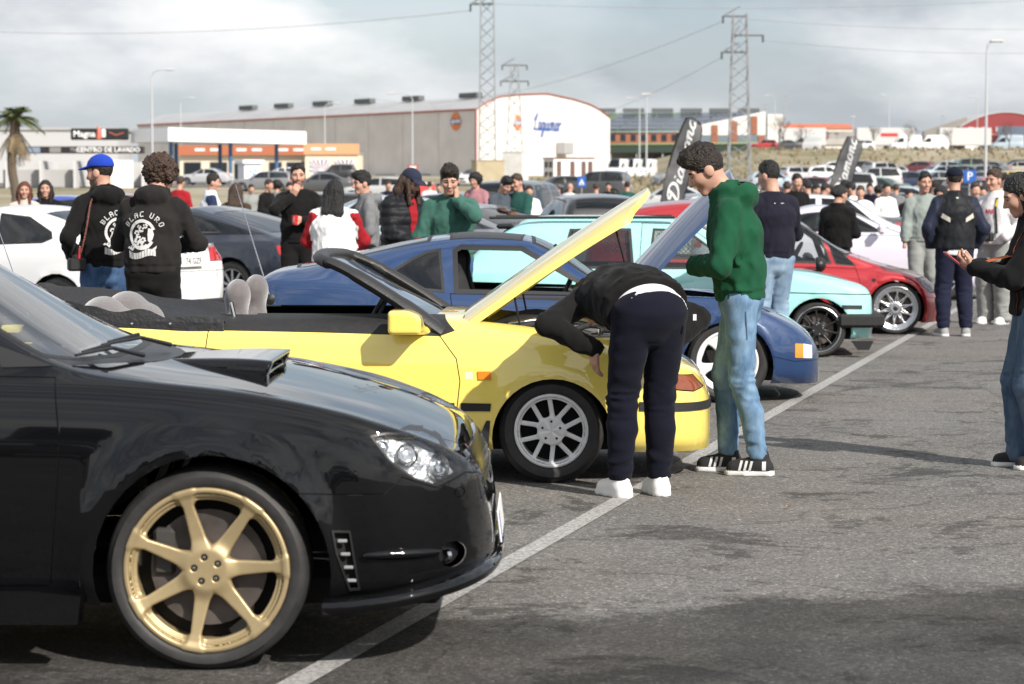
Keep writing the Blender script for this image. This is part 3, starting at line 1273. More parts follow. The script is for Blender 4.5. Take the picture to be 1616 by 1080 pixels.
def asphalt():
    m = bpy.data.materials.new('asphalt')
    m.use_nodes = True
    nt = m.node_tree
    N, L = nt.nodes, nt.links
    b = N['Principled BSDF']
    tc = N.new('ShaderNodeTexCoord')

    def noise(sc, det=4, rough=.6, stretch=(1, 1, 1), dist=0.):
        mp = N.new('ShaderNodeMapping')
        mp.inputs['Scale'].default_value = stretch
        L.new(tc.outputs['Object'], mp.inputs[0])
        n = N.new('ShaderNodeTexNoise')
        n.inputs['Scale'].default_value = sc
        n.inputs['Detail'].default_value = det
        n.inputs['Roughness'].default_value = rough
        n.inputs['Distortion'].default_value = dist
        L.new(mp.outputs[0], n.inputs['Vector'])
        return n.outputs[0]

    def ramp(f, stops):
        r = N.new('ShaderNodeValToRGB')
        L.new(f, r.inputs[0])
        e = r.color_ramp.elements
        while len(e) < len(stops):
            e.new(.5)
        for k, (p, c) in enumerate(stops):
            e[k].position = p
            e[k].color = (*(c if isinstance(c, tuple) else (c, c, c)), 1)
        return r.outputs[0]

    def mix(a, c, mode='MULTIPLY', f=1.):
        x = N.new('ShaderNodeMix')
        x.data_type = 'RGBA'
        x.blend_type = mode
        if isinstance(f, float):
            x.inputs[0].default_value = f
        else:
            L.new(f, x.inputs[0])
        for i, v in ((6, a), (7, c)):
            if isinstance(v, tuple):
                x.inputs[i].default_value = (*v, 1)
            else:
                L.new(v, x.inputs[i])
        return x.outputs[2]

    def mth(op, a, c):
        x = N.new('ShaderNodeMath')
        x.operation = op
        for i, v in enumerate((a, c)):
            if isinstance(v, (int, float)):
                x.inputs[i].default_value = v
            else:
                L.new(v, x.inputs[i])
        return x.outputs[0]
    vo = N.new('ShaderNodeTexVoronoi')
    vo.inputs['Scale'].default_value = 100
    L.new(tc.outputs['Object'], vo.inputs['Vector'])
    sep = N.new('ShaderNodeSeparateColor')
    L.new(vo.outputs['Color'], sep.inputs[0])
    stone = ramp(sep.outputs[0], [(0, .55), (.5, .85), (.8, 1.12), (.95, 1.4), (1., 2.1)])
    warm = mix((.152, .147, .140), (.172, .160, .147), 'MIX', ramp(noise(.5), [(.4, 0.), (.6, 1.)]))
    col = mix(warm, stone)
    col = mix(col, ramp(noise(.9, 6, .65), [(.3, .78), (.65, 1.12)]))
    # thin dark damp stains, broken up
    st = noise(1.1, 9, .72, (1, 1.0, 1), .6)
    fine = noise(7, 5, .7)
    stain = mth('ADD', st, mth('MULTIPLY', mth('SUBTRACT', fine, .5), .25))
    col = mix(col, ramp(stain, [(.55, 1.0), (.585, .55), (.7, .42)]))
    # darker, ragged-edged strip of asphalt crossing in front of the row
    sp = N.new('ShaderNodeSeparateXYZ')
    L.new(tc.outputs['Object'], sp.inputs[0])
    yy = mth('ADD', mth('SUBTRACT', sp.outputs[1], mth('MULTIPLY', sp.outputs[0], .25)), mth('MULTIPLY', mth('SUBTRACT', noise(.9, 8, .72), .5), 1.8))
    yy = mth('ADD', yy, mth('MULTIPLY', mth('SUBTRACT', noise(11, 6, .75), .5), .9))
    front_dark = N.new('ShaderNodeMapRange')
    front_dark.inputs[1].default_value, front_dark.inputs[2].default_value = 8.55, 8.85
    front_dark.inputs[3].default_value, front_dark.inputs[4].default_value = .33, 1.
    L.new(yy, front_dark.inputs[0])
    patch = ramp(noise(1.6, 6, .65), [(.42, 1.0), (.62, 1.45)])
    dk = mix((1., 1., 1.), patch, 'MIX', ramp(front_dark.outputs[0], [(.5, 1.), (.95, 0.)]))
    col = mix(mix(col, front_dark.outputs[0]), dk)
    # hairline cracks
    wv = N.new('ShaderNodeTexVoronoi')
    wv.feature = 'DISTANCE_TO_EDGE'
    wv.inputs['Scale'].default_value = .33
    mv = N.new('ShaderNodeMix')
    mv.data_type = 'VECTOR'
    mv.inputs[0].default_value = .10
    L.new(tc.outputs['Object'], mv.inputs[4])
    nv = N.new('ShaderNodeTexNoise')
    nv.inputs['Scale'].default_value = 2.2
    nv.inputs['Detail'].default_value = 6
    L.new(tc.outputs['Object'], nv.inputs['Vector'])
    sc = N.new('ShaderNodeVectorMath')
    sc.operation = 'SCALE'
    sc.inputs[3].default_value = 6.
    L.new(nv.outputs['Color'], sc.inputs[0])
    L.new(sc.outputs[0], mv.inputs[5])
    L.new(mv.outputs[1], wv.inputs['Vector'])
    col = mix(col, ramp(wv.outputs['Distance'], [(.0, .62), (.003, .75), (.006, 1.)]))
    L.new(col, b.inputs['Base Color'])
    b.inputs['Roughness'].default_value = .9
    b.inputs['Specular IOR Level'].default_value = .25
    bp = N.new('ShaderNodeBump')
    bp.inputs['Strength'].default_value = .55
    bp.inputs['Distance'].default_value = .005
    L.new(mth('ADD', mth('MULTIPLY', vo.outputs['Distance'], -1.0), mth('MULTIPLY', noise(260, 2), .5)), bp.inputs['Height'])
    L.new(bp.outputs[0], b.inputs['Normal'])
    return m


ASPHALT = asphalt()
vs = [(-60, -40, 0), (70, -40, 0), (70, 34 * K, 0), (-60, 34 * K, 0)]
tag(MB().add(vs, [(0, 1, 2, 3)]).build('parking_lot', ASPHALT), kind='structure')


def earth():
    m = M('dry_grass_earth', (.22, .185, .11), .95, var=(.12, .25), bump=(2, .6, .2))
    nt = m.node_tree
    N, L = nt.nodes, nt.links
    b = N['Principled BSDF']
    tc = N.new('ShaderNodeTexCoord')
    n = N.new('ShaderNodeTexNoise')
    n.inputs['Scale'].default_value = .07
    n.inputs['Detail'].default_value = 9
    n.inputs['Roughness'].default_value = .7
    L.new(tc.outputs['Object'], n.inputs['Vector'])
    r = N.new('ShaderNodeValToRGB')
    e = r.color_ramp.elements
    e.new(.5)
    for k, (p, c) in enumerate([(.34, (.12, .12, .055)), (.47, (.24, .205, .13)), (.64, (.34, .30, .23))]):
        e[k].position, e[k].color = p, (*c, 1)
    L.new(n.outputs[0], r.inputs[0])
    L.new(r.outputs[0], b.inputs['Base Color'])
    return m


ys = np.concatenate([np.linspace(34, 180, 60), np.linspace(190, 500, 20), [700, 1200, 1800]]) * K
xs = np.concatenate([[-2500, -1000, -500], np.linspace(-260, 260, 90), [500, 1000, 2500]])
V = [(x, y, ground_z(x, y)) for y in ys for x in xs]
nx = len(xs)
F = [(j * nx + i, j * nx + i + 1, (j + 1) * nx + i + 1, (j + 1) * nx + i) for j in range(len(ys) - 1) for i in range(nx - 1)]
o = MB().add(V, F).build('terrain', earth())
tag(o, kind='structure')
GREYROAD = M('pale_asphalt', (.17, .165, .16), .9, var=(.4, .15), bump=(30, .3))


def strip(name, pts, w, mat, lift=.03):
    """road laid over the terrain along pts"""
    v, f = [], []
    P = spline([(p[0], p[1] * K, 0) for p in pts], 10)
    w *= 1.6
    for i, p in enumerate(P):
        d = (P[min(i + 1, len(P) - 1)] - P[max(i - 1, 0)]).normalized()
        n = Vector((-d.y, d.x, 0))
        for k in range(5):
            q = p + n * (k / 4 - .5) * w
            v.append((q.x, q.y, ground_z(q.x, q.y) + lift))
    for i in range(len(P) - 1):
        for k in range(4):
            a = i * 5 + k
            f.append((a, a + 1, a + 6, a + 5))
    return tag(MB().add(v, f).build(name, mat), kind='structure')


strip('road', [(-90, 84), (-40, 83), (0, 92), (40, 100), (110, 104)], 9, GREYROAD, .06)
strip('side_road', [(2, 118), (25, 112), (60, 116)], 5, M('dirt_track', (.34, .30, .25), .95, var=(.5, .2)), .10)
strip('upper_road', [(20, 139), (60, 141), (140, 145)], 9, GREYROAD, .05)
strip('gravel_park', [(8, 76), (30, 80), (75, 86)], 26, M('gravel_beige', (.27, .245, .21), .95, var=(.6, .2), bump=(40, .4)), .04)
strip('forecourt', [(-75, 101), (-45, 100), (-15, 104)], 30, M('concrete_apron', (.33, .32, .30), .9, var=(.3, .12)), .09)


def worn_white():
    m = M('worn_line_paint', (.42, .42, .40), .8, bump=(180, .4, .004))
    nt = m.node_tree
    N, L = nt.nodes, nt.links
    b = N['Principled BSDF']
    tc = N.new('ShaderNodeTexCoord')
    n = N.new('ShaderNodeTexNoise')
    n.inputs['Scale'].default_value = 60
    n.inputs['Detail'].default_value = 8
    n.inputs['Roughness'].default_value = .8
    L.new(tc.outputs['Object'], n.inputs['Vector'])
    r = N.new('ShaderNodeValToRGB')
    r.color_ramp.elements[0].position, r.color_ramp.elements[0].color = .43, (.17, .165, .158, 1)
    r.color_ramp.elements[1].position, r.color_ramp.elements[1].color = .58, (.43, .425, .41, 1)
    L.new(n.outputs[0], r.inputs[0])
    L.new(r.outputs[0], b.inputs['Base Color'])
    return m


LINE = worn_white()
a, bq = Vector((-1.45, 1.85 * K, 0)), Vector((12.2, 22.6 * K, 0))
d = (bq - a).normalized()
nn = Vector((-d.y, d.x, 0)) * .048
m = MB()
for k in range(60):
    p, q = a + (bq - a) * k / 60, a + (bq - a) * (k + 1) / 60
    m.add([p - nn + Vector((0, 0, .004)), p + nn + Vector((0, 0, .004)), q + nn + Vector((0, 0, .004)), q - nn + Vector((0, 0, .004))], [(0, 3, 2, 1)])
tag(m.build('bay_line', LINE), kind='structure')

# ------------------------------------------------------------------ buildings
PANEL = M('pale_panel', (.70, .66, .63), .7, var=(.3, .09), bump=(3, .1))
PANEL_IN = M('panel_red_trim', (.30, .075, .06), .6)
ROOF = M('grey_sheet_roof', (.42, .42, .42), .5, metal=.2, var=(.3, .08))
ORANGE = M('orange_sign', (.78, .21, .03), .5)
BLUE_INK = M('blue_sign', (.015, .09, .36), .5)
GLASSD = M('dark_window_glass', (.02, .024, .03), .08)


def vert_wall(A, B, z0, z1, n, th, mat, parent, name='wall_panel', top=None, gap=.12):
    """n upright panels from A to B, each its own piece; top(t) gives the height"""
    A, B = Vector(A), Vector(B)
    d = (B - A)
    u = d.normalized()
    nrm = Vector((u.y, -u.x, 0))
    for k in range(n):
        t0, t1 = k / n, (k + 1) / n
        p, q = A + d * t0 + u * gap / 2, A + d * t1 - u * gap / 2
        ts = np.linspace(t0, t1, 4)
        tops = [top(t) if top else z1 for t in ts]
        prof = [A + d * t for t in ts]
        prof[0], prof[-1] = p, q
        vs = [(v.x + nrm.x * o, v.y + nrm.y * o, z0) for o in (0, -th) for v in (p, q)] + [(v.x + nrm.x * o, v.y + nrm.y * o, z) for o in (0, -th) for v, z in zip(prof, tops)]
        fs = [(0, 1, 7, 6, 5, 4), (3, 2, 8, 9, 10, 11), (0, 4, 8, 2), (1, 3, 11, 7), (4, 5, 9, 8), (5, 6, 10, 9), (6, 7, 11, 10)]
        MB().add(vs, fs).build(name, mat, parent)


def warehouse():
    e = empty('warehouse', 'big pale panelled warehouse with red trim, orange disc logos and blue lettering', 'building')
    A, L_, R_ = Vector((-5.4, 150 * K, 0)), Vector((-70, 187 * K, 0)), Vector((16.5, 168 * K, 0))
    z0, ez = 2.6, 13.6
    gt = lambda t: np.interp(t, [0, .03, .10, .16, .3, .5, .7, .84, .92, 1], [13.6, 14.1, 15.2, 15.75, 16.3, 16.75, 16.2, 15.5, 14.7, 13.6])
    vert_wall(L_, A, z0, ez, 11, .3, PANEL, e)
    vert_wall(A, R_, z0, ez, 6, .3, PANEL, e, top=lambda t: float(gt(t)))
    w = R_ - A
    core = MB()
    ts = np.linspace(0, 1, 25)
    vsA = [A + w * t + Vector((0, 0, float(gt(t)) - .05)) for t in ts]
    vsL = [L_ + w * t + Vector((0, 0, float(gt(t)) - .05)) for t in ts]
    n = len(ts)
    core.add(vsA + vsL, [(i, i + 1, n + i + 1, n + i) for i in range(n - 1)], 0)
    core.build('roof', ROOF, e)
    u, g = (A - L_).normalized(), w.normalized()
    off = Vector((g.y, -g.x, 0))
    side = Vector((u.y, -u.x, 0))
    ins = MB()
    for (P, Q, nr, tf) in ((L_, A, side, None), (A, R_, off, gt)):
        d = Q - P
        p, q = P - nr * .1, Q - nr * .1
        tl = [float(tf(t)) - .3 if tf else ez - .2 for t in ts]
        pts = [p + d * t for t in ts]
        ins.add([(v.x, v.y, z0) for v in pts] + [(v.x, v.y, z) for v, z in zip(pts, tl)], [(i, i + 1, n + i + 1, n + i) for i in range(n - 1)])
    for (P, Q) in ((R_, L_ + w), (L_ + w, L_)):
        ins.add([(P.x, P.y, z0), (Q.x, Q.y, z0), (Q.x, Q.y, ez), (P.x, P.y, ez)], [(0, 1, 2, 3)])
    ins.build('joint_backing', PANEL_IN, e)
    tr = MB().tube([A + w * t + off * .1 + Vector((0, 0, float(gt(t)) + .05)) for t in ts], .12, 5)
    tr.build('gable_trim', PANEL_IN, e)
    MB().tube([L_ + side * .12 + Vector((0, 0, ez)), A + side * .12 + Vector((0, 0, ez))], .14, 5).build('eave_trim', PANEL_IN, e)
    MB().tube([A + (off + side) * .1 + Vector((0, 0, z0)), A + (off + side) * .1 + Vector((0, 0, ez))], .15, 5).build('corner_trim', PANEL_IN, e)
    for k in range(11):
        p = L_ + (A - L_) * (k + .5) / 11
        if k % 1 == 0:
            MB().box((p.x + side.x * .05, p.y + side.y * .05, 3.2), (5.6, .1, 1.6), 0, math.atan2(u.y, u.x)).build('plinth_panel', M('grey_plinth', (.28, .28, .28), .8), e)
    for k, px in enumerate((368, 435, 505, 577, 655, 742)):
        t = (px - 250) / 510
        p = L_ + (A - L_) * (.10 + .86 * t) + w * .16 + Vector((0, 0, 16.2))
        MB().box(p, (5., 1.2, .8), 0, math.atan2(u.y, u.x), .1).build('roof_vent', M('dark_vent', (.10, .11, .11), .6), e)
    # logos and name
    rot = frame
    for (P, x, nr, z, r) in ((L_ + (A - L_) * .952 + side * .1, u, side, 11.9, 1.35), (A + w * .285 + off * .08, g, off, 11.95, 1.25)):
        T = frame((P.x, P.y, z), x, (0, 0, 1))
        lg = MB().lathe([(0, .06), (r * .96, .06), (r, .0)], 32, 0, T).build('logo_disc', ORANGE, e, 30)
        MB().box((0, 0, .09), (r * 1.9, r * .62, .06), 0, None, .02).build('logo_band', BLUE_INK, lg).matrix_local = T
        q, wd = script_word('Laguimar', r * .30, .30)
        quads_mesh([[(v.x - wd / 2, v.y - r * .13) for v in k] for k in q], T @ Matrix.Translation((0, 0, .12)), WHITE, 'logo_lettering', lg)
    q, wd = script_word('Laguimar', 1.28, .21, .22)
    P = A + w * .40 + off * .08
    quads_mesh([[(v.x, v.y) for v in k] for k in q], frame((P.x, P.y, 11.0), g, (0, 0, 1)) @ Matrix.Diagonal((9.8 / wd, 1, 1, 1)), BLUE_INK, 'wall_lettering', e, .02)
    P = A + w * .60 + off * .9
    MB().box((P.x, P.y, 8.2), (3.2, 1.6, 1.9), 0, math.atan2(g.y, g.x), .1).build('roof_unit', M('unit_grey', (.36, .36, .36), .5), e)


warehouse()


def boxed(name, label, cat, c, d, mat, rz=0.):
    """small building: an empty at its base, wall and roof parts; returns the empty (local: front is -Y)"""
    e = empty(name, label, cat, c, rz)
    MB().box((0, 0, d[2] / 2), d).build('wall', mat, e)
    return e


def substation():
    p = on(905, 122)
    e = boxed('substation', 'small white flat roofed block with brown doors before the lettered warehouse', 'building', (p.x - .6, p.y, 2.6), (5.4, 3.0, 2.75), M('white_render', (.78, .76, .73), .8), R(24))
    MB().box((0, 0, 2.8), (5.7, 3.3, .12)).build('roof', M('brown_edge', (.13, .05, .04), .7), e)
    for x in (-2.0, -.2, 1.3, 2.2):
        MB().box((x, -1.52, 1.35), (.62, .05, 2.1)).build('door', M('brown_door', (.12, .07, .06), .6), e)
    for y in (-.65, .65):
        for z in (.75, 2.0):
            f = MB().box((-2.72, y, z), (.05, .9, .75)).build('window', M('brown_edge'), e)
            MB().box((-2.75, y, z), (.02, .74, .6)).build('pane', GLASSD, f)


substation()
p = on(770, 76)
e = boxed('concrete_block', 'tan concrete box at the foot of the tall lattice mast', 'block', (p.x, p.y, p.z - .2), (2.15, 2.0, 2.4), M('tan_concrete', (.40, .34, .23), .9, var=(1.5, .12), bump=(8, .3)), R(12))
MB().box((0, 0, 2.43), (2.25, 2.1, .06)).build('cap_slab', M('tan_concrete'), e)
p = on(813, 88)
e = boxed('concrete_block', 'tall white concrete box beside the tan one', 'block', (p.x, p.y, p.z - .2), (1.9, 1.6, 3.1), M('white_concrete', (.62, .61, .58), .9, var=(2, .1)), R(-20))
MB().box((0, 0, 3.13), (2.0, 1.7, .06)).build('cap_slab', M('white_concrete'), e)


def gas_station():
    e = empty('fuel_station', 'fuel station with long white canopy, blue posts and orange topped shop', 'building')
    C, Rt, Lf = Vector((-32.7, 95 * K, 0)), Vector((-20.9, 101.5 * K, 0)), Vector((-38.2, 98.5 * K, 0))
    B = Rt + (Lf - C)
    white = M('canopy_white', (.80, .80, .80), .45)
    z0, z1 = 6.15, 7.45
    pts = [C, Rt, B, Lf]
    m = MB().add([(p.x, p.y, z) for z in (z0, z1) for p in pts], [(0, 1, 5, 4), (1, 2, 6, 5), (2, 3, 7, 6), (3, 0, 4, 7), (4, 5, 6, 7), (3, 2, 1, 0)])
    m.build('canopy', white, e)
    g = (Rt - C).normalized()
    T = frame(C + g * .9 + Vector((g.y, -g.x, 0)) * .06 + Vector((0, 0, 6.9)), g, (0, 0, 1))
    MB().box((1.6, 0, .01), (2.2, .18, .03)).build('canopy_mark', M('pale_grey_mark', (.5, .52, .55), .5), e).matrix_local = T
    for t, s in ((.08, .2), (.30, .8), (.5, .2), (.62, .8), (.86, .25)):
        p = C + (Rt - C) * t + (Lf - C) * s
        MB().tube([(p.x, p.y, 2.0), (p.x, p.y, z0)], .2, 10).build('canopy_post', M('post_blue', (.05, .12, .24), .5), e, 50)
    # shop
    SY = 110 * K - 110
    cream = M('cream_render', (.70, .62, .47), .85)
    shop = [(-36.5, 111 + SY), (-22.2, 111 + SY), (-22.2, 118), (-36.5, 118)]
    m = MB().box((-29.6, 115 + SY, 3.6), (14.4, 7, 3.6), 0)
    m.build('shop_wall', cream, e)
    MB().box((-29.6, 111.2 + SY, 5.9), (14.6, .7, 1.1)).build('shop_fascia', M('orange_fascia_shaded', (.40, .13, .06), .6), e)  # orange darkened to carry the shade under the canopy
    m2 = MB().box((-19.6, 110.5 + SY, 3.65), (5.8, 8, 3.7))
    m2.build('shop_wall', cream, e)
    MB().box((-19.6, 106.4 + SY, 5.95), (6.0, .3, 1.15)).build('shop_fascia', M('orange_fascia_sunlit', (.66, .32, .16), .6), e)  # same fascia in a paler orange that holds the sunlight
    MB().box((-19.6, 110.5 + SY, 5.52), (6.0, 8.2, .12)).build('roof', M('grey_sheet_roof'), e)
    for k in range(3):
        for j in range(2):
            MB().box((-34.5 + k * 4.6 + j * 1.7, 110.83 + SY, 5.95), (1.1, .05, .28)).build('fascia_mark', WHITE, e)
    for j in range(2):
        MB().box((-21.3 + j * 1.6, 106.22 + SY, 5.95), (1.1, .05, .26)).build('fascia_mark', WHITE, e)
    for k, x in enumerate((-35.4, -32.5, -29.8, -26.2, -24)):
        f = MB().box((x, 111.45 + SY, 3.3), (1.9 if k != 3 else 1.4, .12, 2.6)).build('window', M('dark_frame', (.05, .05, .06), .5), e)
        MB().box((x, 111.38 + SY, 3.3), (1.7 if k != 3 else 1.2, .04, 2.4)).build('pane', GLASSD, f)
    for x in (-20.9, -18.2):
        f = MB().box((x, 106.46 + SY, 4.0), (2.2, .08, 1.6)).build('poster', M('poster_white', (.75, .72, .74), .5), e)
        m = MB()
        for k in range(13):
            a0, a1 = PI * (k + .2) / 13, PI * (k + .62) / 13
            c = Vector((x + .2, 106.41 + SY, 3.3))
            q = []
            for a, r in ((a0, .5), (a0, 2.2), (a1, 2.2), (a1, .5)):
                q.append((min(x + 1.08, max(x - 1.08, c.x + math.cos(a) * r)), 106.41 + SY, min(4.78, c.z + math.sin(a) * r)))
            m.add(q, [(0, 1, 2, 3)])
        m.build('poster_rays', M('poster_plum', (.10, .05, .10), .5), f)


gas_station()
p = on(394, 88)
e = boxed('price_kiosk', 'white kiosk with blue splashes under the fuel canopy', 'kiosk', (p.x, p.y, p.z), (1.6, 1.4, 1.9), M('kiosk_white', (.75, .76, .78), .6), R(30))
MB().box((0, 0, 2.05), (2.1, 1.9, .35), 0, None, .04).build('kiosk_roof', M('kiosk_white'), e)
for s in (0, 1):
    m = MB()
    for k, (x, z) in enumerate(((-.2, 1.2), (.1, 1.0), (-.05, .75), (.22, 1.3), (.15, .6))):
        if s == 0:
            m.box((x, -.71, z), (.22, .02, .2), 0)
        else:
            m.box((.81, x, z), (.02, .2, .2), 0)
    m.build('blue_print', M('splash_blue', (.05, .22, .45), .5), e)


def car_wash():
    wall = M('wash_wall', (.50, .50, .49), .8, var=(1, .06))
    e = empty('car_wash', 'open car wash bays under a black lettered fascia behind the blue capped man', 'building')
    z0 = 1.2
    x0, x1, Y = -40.5, -29.6, 80 * K
    MB().box(((x0 + x1) / 2, Y + 5, 2.3), (x1 - x0, .2, 3.0)).build('back_wall', wall, e)
    for k in range(5):
        x = x0 + (x1 - x0) * k / 4
        MB().box((x, Y + 2.3, 2.6), (.15, 5, 2.5)).build('bay_divider', M('bay_divider_grey', (.55, .55, .55), .8), e)
    MB().box((-32.0, Y + .2, 2.6), (3.2, .2, 2.6)).build('white_wall', M('white_render'), e)
    MB().box(((x0 + x1) / 2, Y + .6, 4.72), (x1 - x0, 1.2, .56)).build('fascia', M('fascia_black', (.016, .016, .018), .5), e)
    T = frame((-32.35, Y - .03, 4.72), (1, 0, 0), (0, 0, 1))
    text_mesh('CENTRO DE LAVADO', .52, T, WHITE, 'fascia_lettering', e, .02, off=.012)
    for x, w, mt in ((-38.6, 1.6, M('fascia_blue_print', (.2, .25, .35), .5)), (-36.6, .9, M('fascia_grey_print', (.22, .22, .22), .5))):
        MB().box((x, Y - .01, 4.72), (w, .04, .42)).build('fascia_print', mt, e)
    text_mesh('Magna', .38, frame((-34.9, Y - .03, 4.74), (1, 0, 0), (0, 0, 1)), M('grey_letter', (.4, .4, .4), .5), 'fascia_lettering', e, .01)
    MB().box((-38, Y + 1.0, 2.3), (6, .1, 1.7)).build('screen_wall', M('screen_grey', (.36, .36, .36), .8), e)
    h = empty('wash_hall', 'pale hall with black lettered sign on its eave left of the fuel canopy', 'building')
    MB().box((-43, 96 * K, 4.6), (11.5, 8, 5.2)).build('wall', M('pale_hall', (.45, .45, .45), .8), h)
    MB().box((-43, 96 * K, 7.3), (11.9, 8.4, .25)).build('roof', ROOF, h)
    P = at(112, 212, 90)
    Q = at(203, 212, 90)
    cx = (P.x + Q.x) / 2
    MB().box((cx, 90 * K, P.z), (Q.x - P.x, .5, 1.05), 0, None, .1).build('sign_board', M('fascia_black'), h)
    text_mesh('Magna', .78, frame((P.x + 1.25, 90 * K - .3, P.z), (1, 0, 0), (0, 0, 1)), WHITE, 'sign_lettering', h, .02, off=.015)
    MB().tube([(P.x + 2.55, 90 * K - .35, P.z - .45), (P.x + 2.6, 90 * K - .35, P.z + .3), (P.x + 2.5, 90 * K - .35, P.z + .75)], [.25, .22, .04], 8).build('sign_flame', M('flame_red', (.5, .12, .08), .5), h, 40)
    MB().box((P.x + 3.0, 90 * K - .34, P.z + .08), (.34, .06, .75), 0, None, .05).build('sign_can', WHITE, h)
    MB().tube([(P.x + 3.5, 90 * K - .3, P.z + .15), (P.x + 4.1, 90 * K - .3, P.z - .1), (P.x + 4.8, 90 * K - .3, P.z + .12)], .05, 5).build('sign_curve', M('flame_red'), h)


car_wash()


def market_hall():
    e = empty('market_hall', 'long green roofed hall with solar panels and brick striped gable right of the warehouse', 'building')
    Y = 205 * K
    X0, X1 = 17, 56
    green = M('green_trim', (.10, .16, .10), .6)
    brick = M('red_brick', (.30, .12, .07), .85, var=(2, .15))
    pale = M('pale_gable', (.72, .69, .64), .8)
    e0 = MB().box(((X0 + X1) / 2, Y + 15, 9.5), (X1 - X0, 28, 6.2)).build('wall', M('grey_store', (.38, .38, .37), .8), e)
    MB().box((27, Y + .6, 12.2), (20, 1.2, 2.2)).build('brick_band', brick, e)
    for k in range(9):
        f = MB().box((18.6 + k * 2.1, Y - .02, 12.2), (1.1, .1, 1.4)).build('window', M('dark_frame'), e)
        MB().box((18.6 + k * 2.1, Y - .08, 12.2), (.9, .04, 1.2)).build('pane', GLASSD, f)
    MB().prism([(X0 - 1, 9.0), (X0 - 1, 10.6), (52, 10.9), (60, 10.6), (60, 10.0), (45, 9.2)], Y - 6, Y, 0).build('awning', M('awning_green', (.022, .04, .028), .7), e)
    MB().prism([(X0 - 1, 10.6), (52, 10.9), (60, 10.6), (60, 10.8), (52, 11.2), (X0 - 1, 10.8)], Y - 6.2, Y - 5.9).build('awning_edge', M('lime_edge', (.28, .34, .16), .6), e)
    roof = [(X0, Y - .5, 13.3), (36, Y - .5, 13.6), (52, Y + 2, 17.2), (52, Y + 26, 18.2), (X0, Y + 26, 18)]
    MB().add(roof, [(0, 1, 2, 3, 4)]).build('roof', green, e)
    for r in range(4):
        for k in range(7):
            y0 = Y + 1.5 + r * 5.6
            x0 = X0 + .8 + k * 4.2 + r * 1.5
            z = lambda y, x: 13.65 + (y - Y + .5) / 26.5 * 4.45 + max(0, x - 36) * .05
            MB().add([(x0, y0, z(y0, x0)), (x0 + 3.9, y0, z(y0, x0 + 3.9)), (x0 + 4.6, y0 + 5, z(y0 + 5, x0 + 4.6)), (x0 + .7, y0 + 5, z(y0 + 5, x0 + .7))], [(0, 1, 2, 3)]).build('solar_panel', M('solar_blue', (.045, .055, .09), .25), e)
    for k in range(6):
        MB().box((20 + k * 6.2, Y + 25, 18.6), (4.6, 1, .9)).build('roof_vent', M('dark_vent'), e)
    MB().prism([(34.5, 10.9), (34.5, 14.0), (36, 14.3), (52, 17.6), (52, 10.9)], Y - 1.2, Y + 1).build('gable_wall', pale, e)
    for x, zt in ((41.5, 14.8), (45.5, 15.6), (49.6, 16.6)):
        MB().box((x, Y - 1.3, (12.9 + zt) / 2), (1.3, .3, zt - 12.9)).build('brick_stripe', brick, e)
    MB().box((43.3, Y - 1.35, 11.9), (17.2, .3, 1.7)).build('window_band', M('band_grey', (.16, .2, .22), .4), e)
    for x in (36.5, 41.5, 45.5, 51):
        MB().box((x, Y - 1.55, 11.9), (1.3, .2, 1.7)).build('brick_pier', brick, e)
    MB().box((54, Y + 3, 14), (3, 6, 6)).build('stair_tower', pale, e)
    for k in range(7):
        MB().box((20 + k * 5.3, Y - 5.5, 7.8), (.25, .25, 3)).build('awning_post', STEEL, e)


market_hall()
for (nm, lb, px0, px1, yt, yb, Y, col, roofc, ex) in (
        ('low_hall', 'cream hall with a maroon roof band left of the grey shed', 1225, 1306, 207, 240, 235, (.50, .42, .32), (.28, .07, .06), 0),
        ('low_hall', 'grey roofed shed behind the smaller dark flag', 1306, 1440, 208, 243, 240, (.42, .40, .36), (.30, .29, .28), 0),
        ('low_hall', 'long low hall with a thin red roof line far behind', 1215, 1345, 196, 215, 300, (.62, .56, .48), (.52, .16, .10), 0),
        ('low_house', 'white house with small dark windows beside the smaller flag', 1300, 1382, 219, 245, 225, (.68, .66, .62), (.40, .38, .36), 1),
        ('low_hall', 'dark green fronted depot with a pale sign at mid right', 1414, 1472, 219, 240, 228, (.045, .10, .075), (.2, .2, .2), 2),
        ('low_hall', 'far pale industrial hall at the extreme left behind the palm', -60, 40, 205, 262, 170, (.58, .57, .55), (.4, .4, .4), 0)):
    A, B = at(px0, yt, Y), at(px1, yb, Y)
    e = empty(nm, lb, 'building', ((A.x + B.x) / 2, Y * K, B.z - 2))
    w, hh = B.x - A.x, A.z - B.z + 2
    MB().box((0, 5, hh * .38), (w, 10, hh * .76)).build('wall', M('wall_%d_%d' % (px0, yt), col, .85, var=(.4, .08)), e)
    MB().prism([(-w / 2 - .3, hh * .76), (-w / 2 - .3, hh * .80), (-w / 2 + 1.2, hh), (w / 2 - 1.2, hh), (w / 2 + .3, hh * .80), (w / 2 + .3, hh * .76)], -.4, 10.4).build('roof', M('roof_%d_%d' % (px0, yt), roofc, .7, var=(.4, .1)), e)
    for k in range(5 if ex != 2 else 0):
        x = -w * .38 + w * .19 * k
        f = MB().box((x, -.03, hh * .5), (1.1, .1, 1.1)).build('window', M('dark_frame'), e)
        MB().box((x, -.1, hh * .5), (.9, .04, .9)).build('pane', GLASSD, f)
    if ex == 2:
        for k in range(4):
            MB().box((-1.2 + k * 1.1, -.05, hh * .52), (.8, .1, .8)).build('sign_mark', WHITE, e)


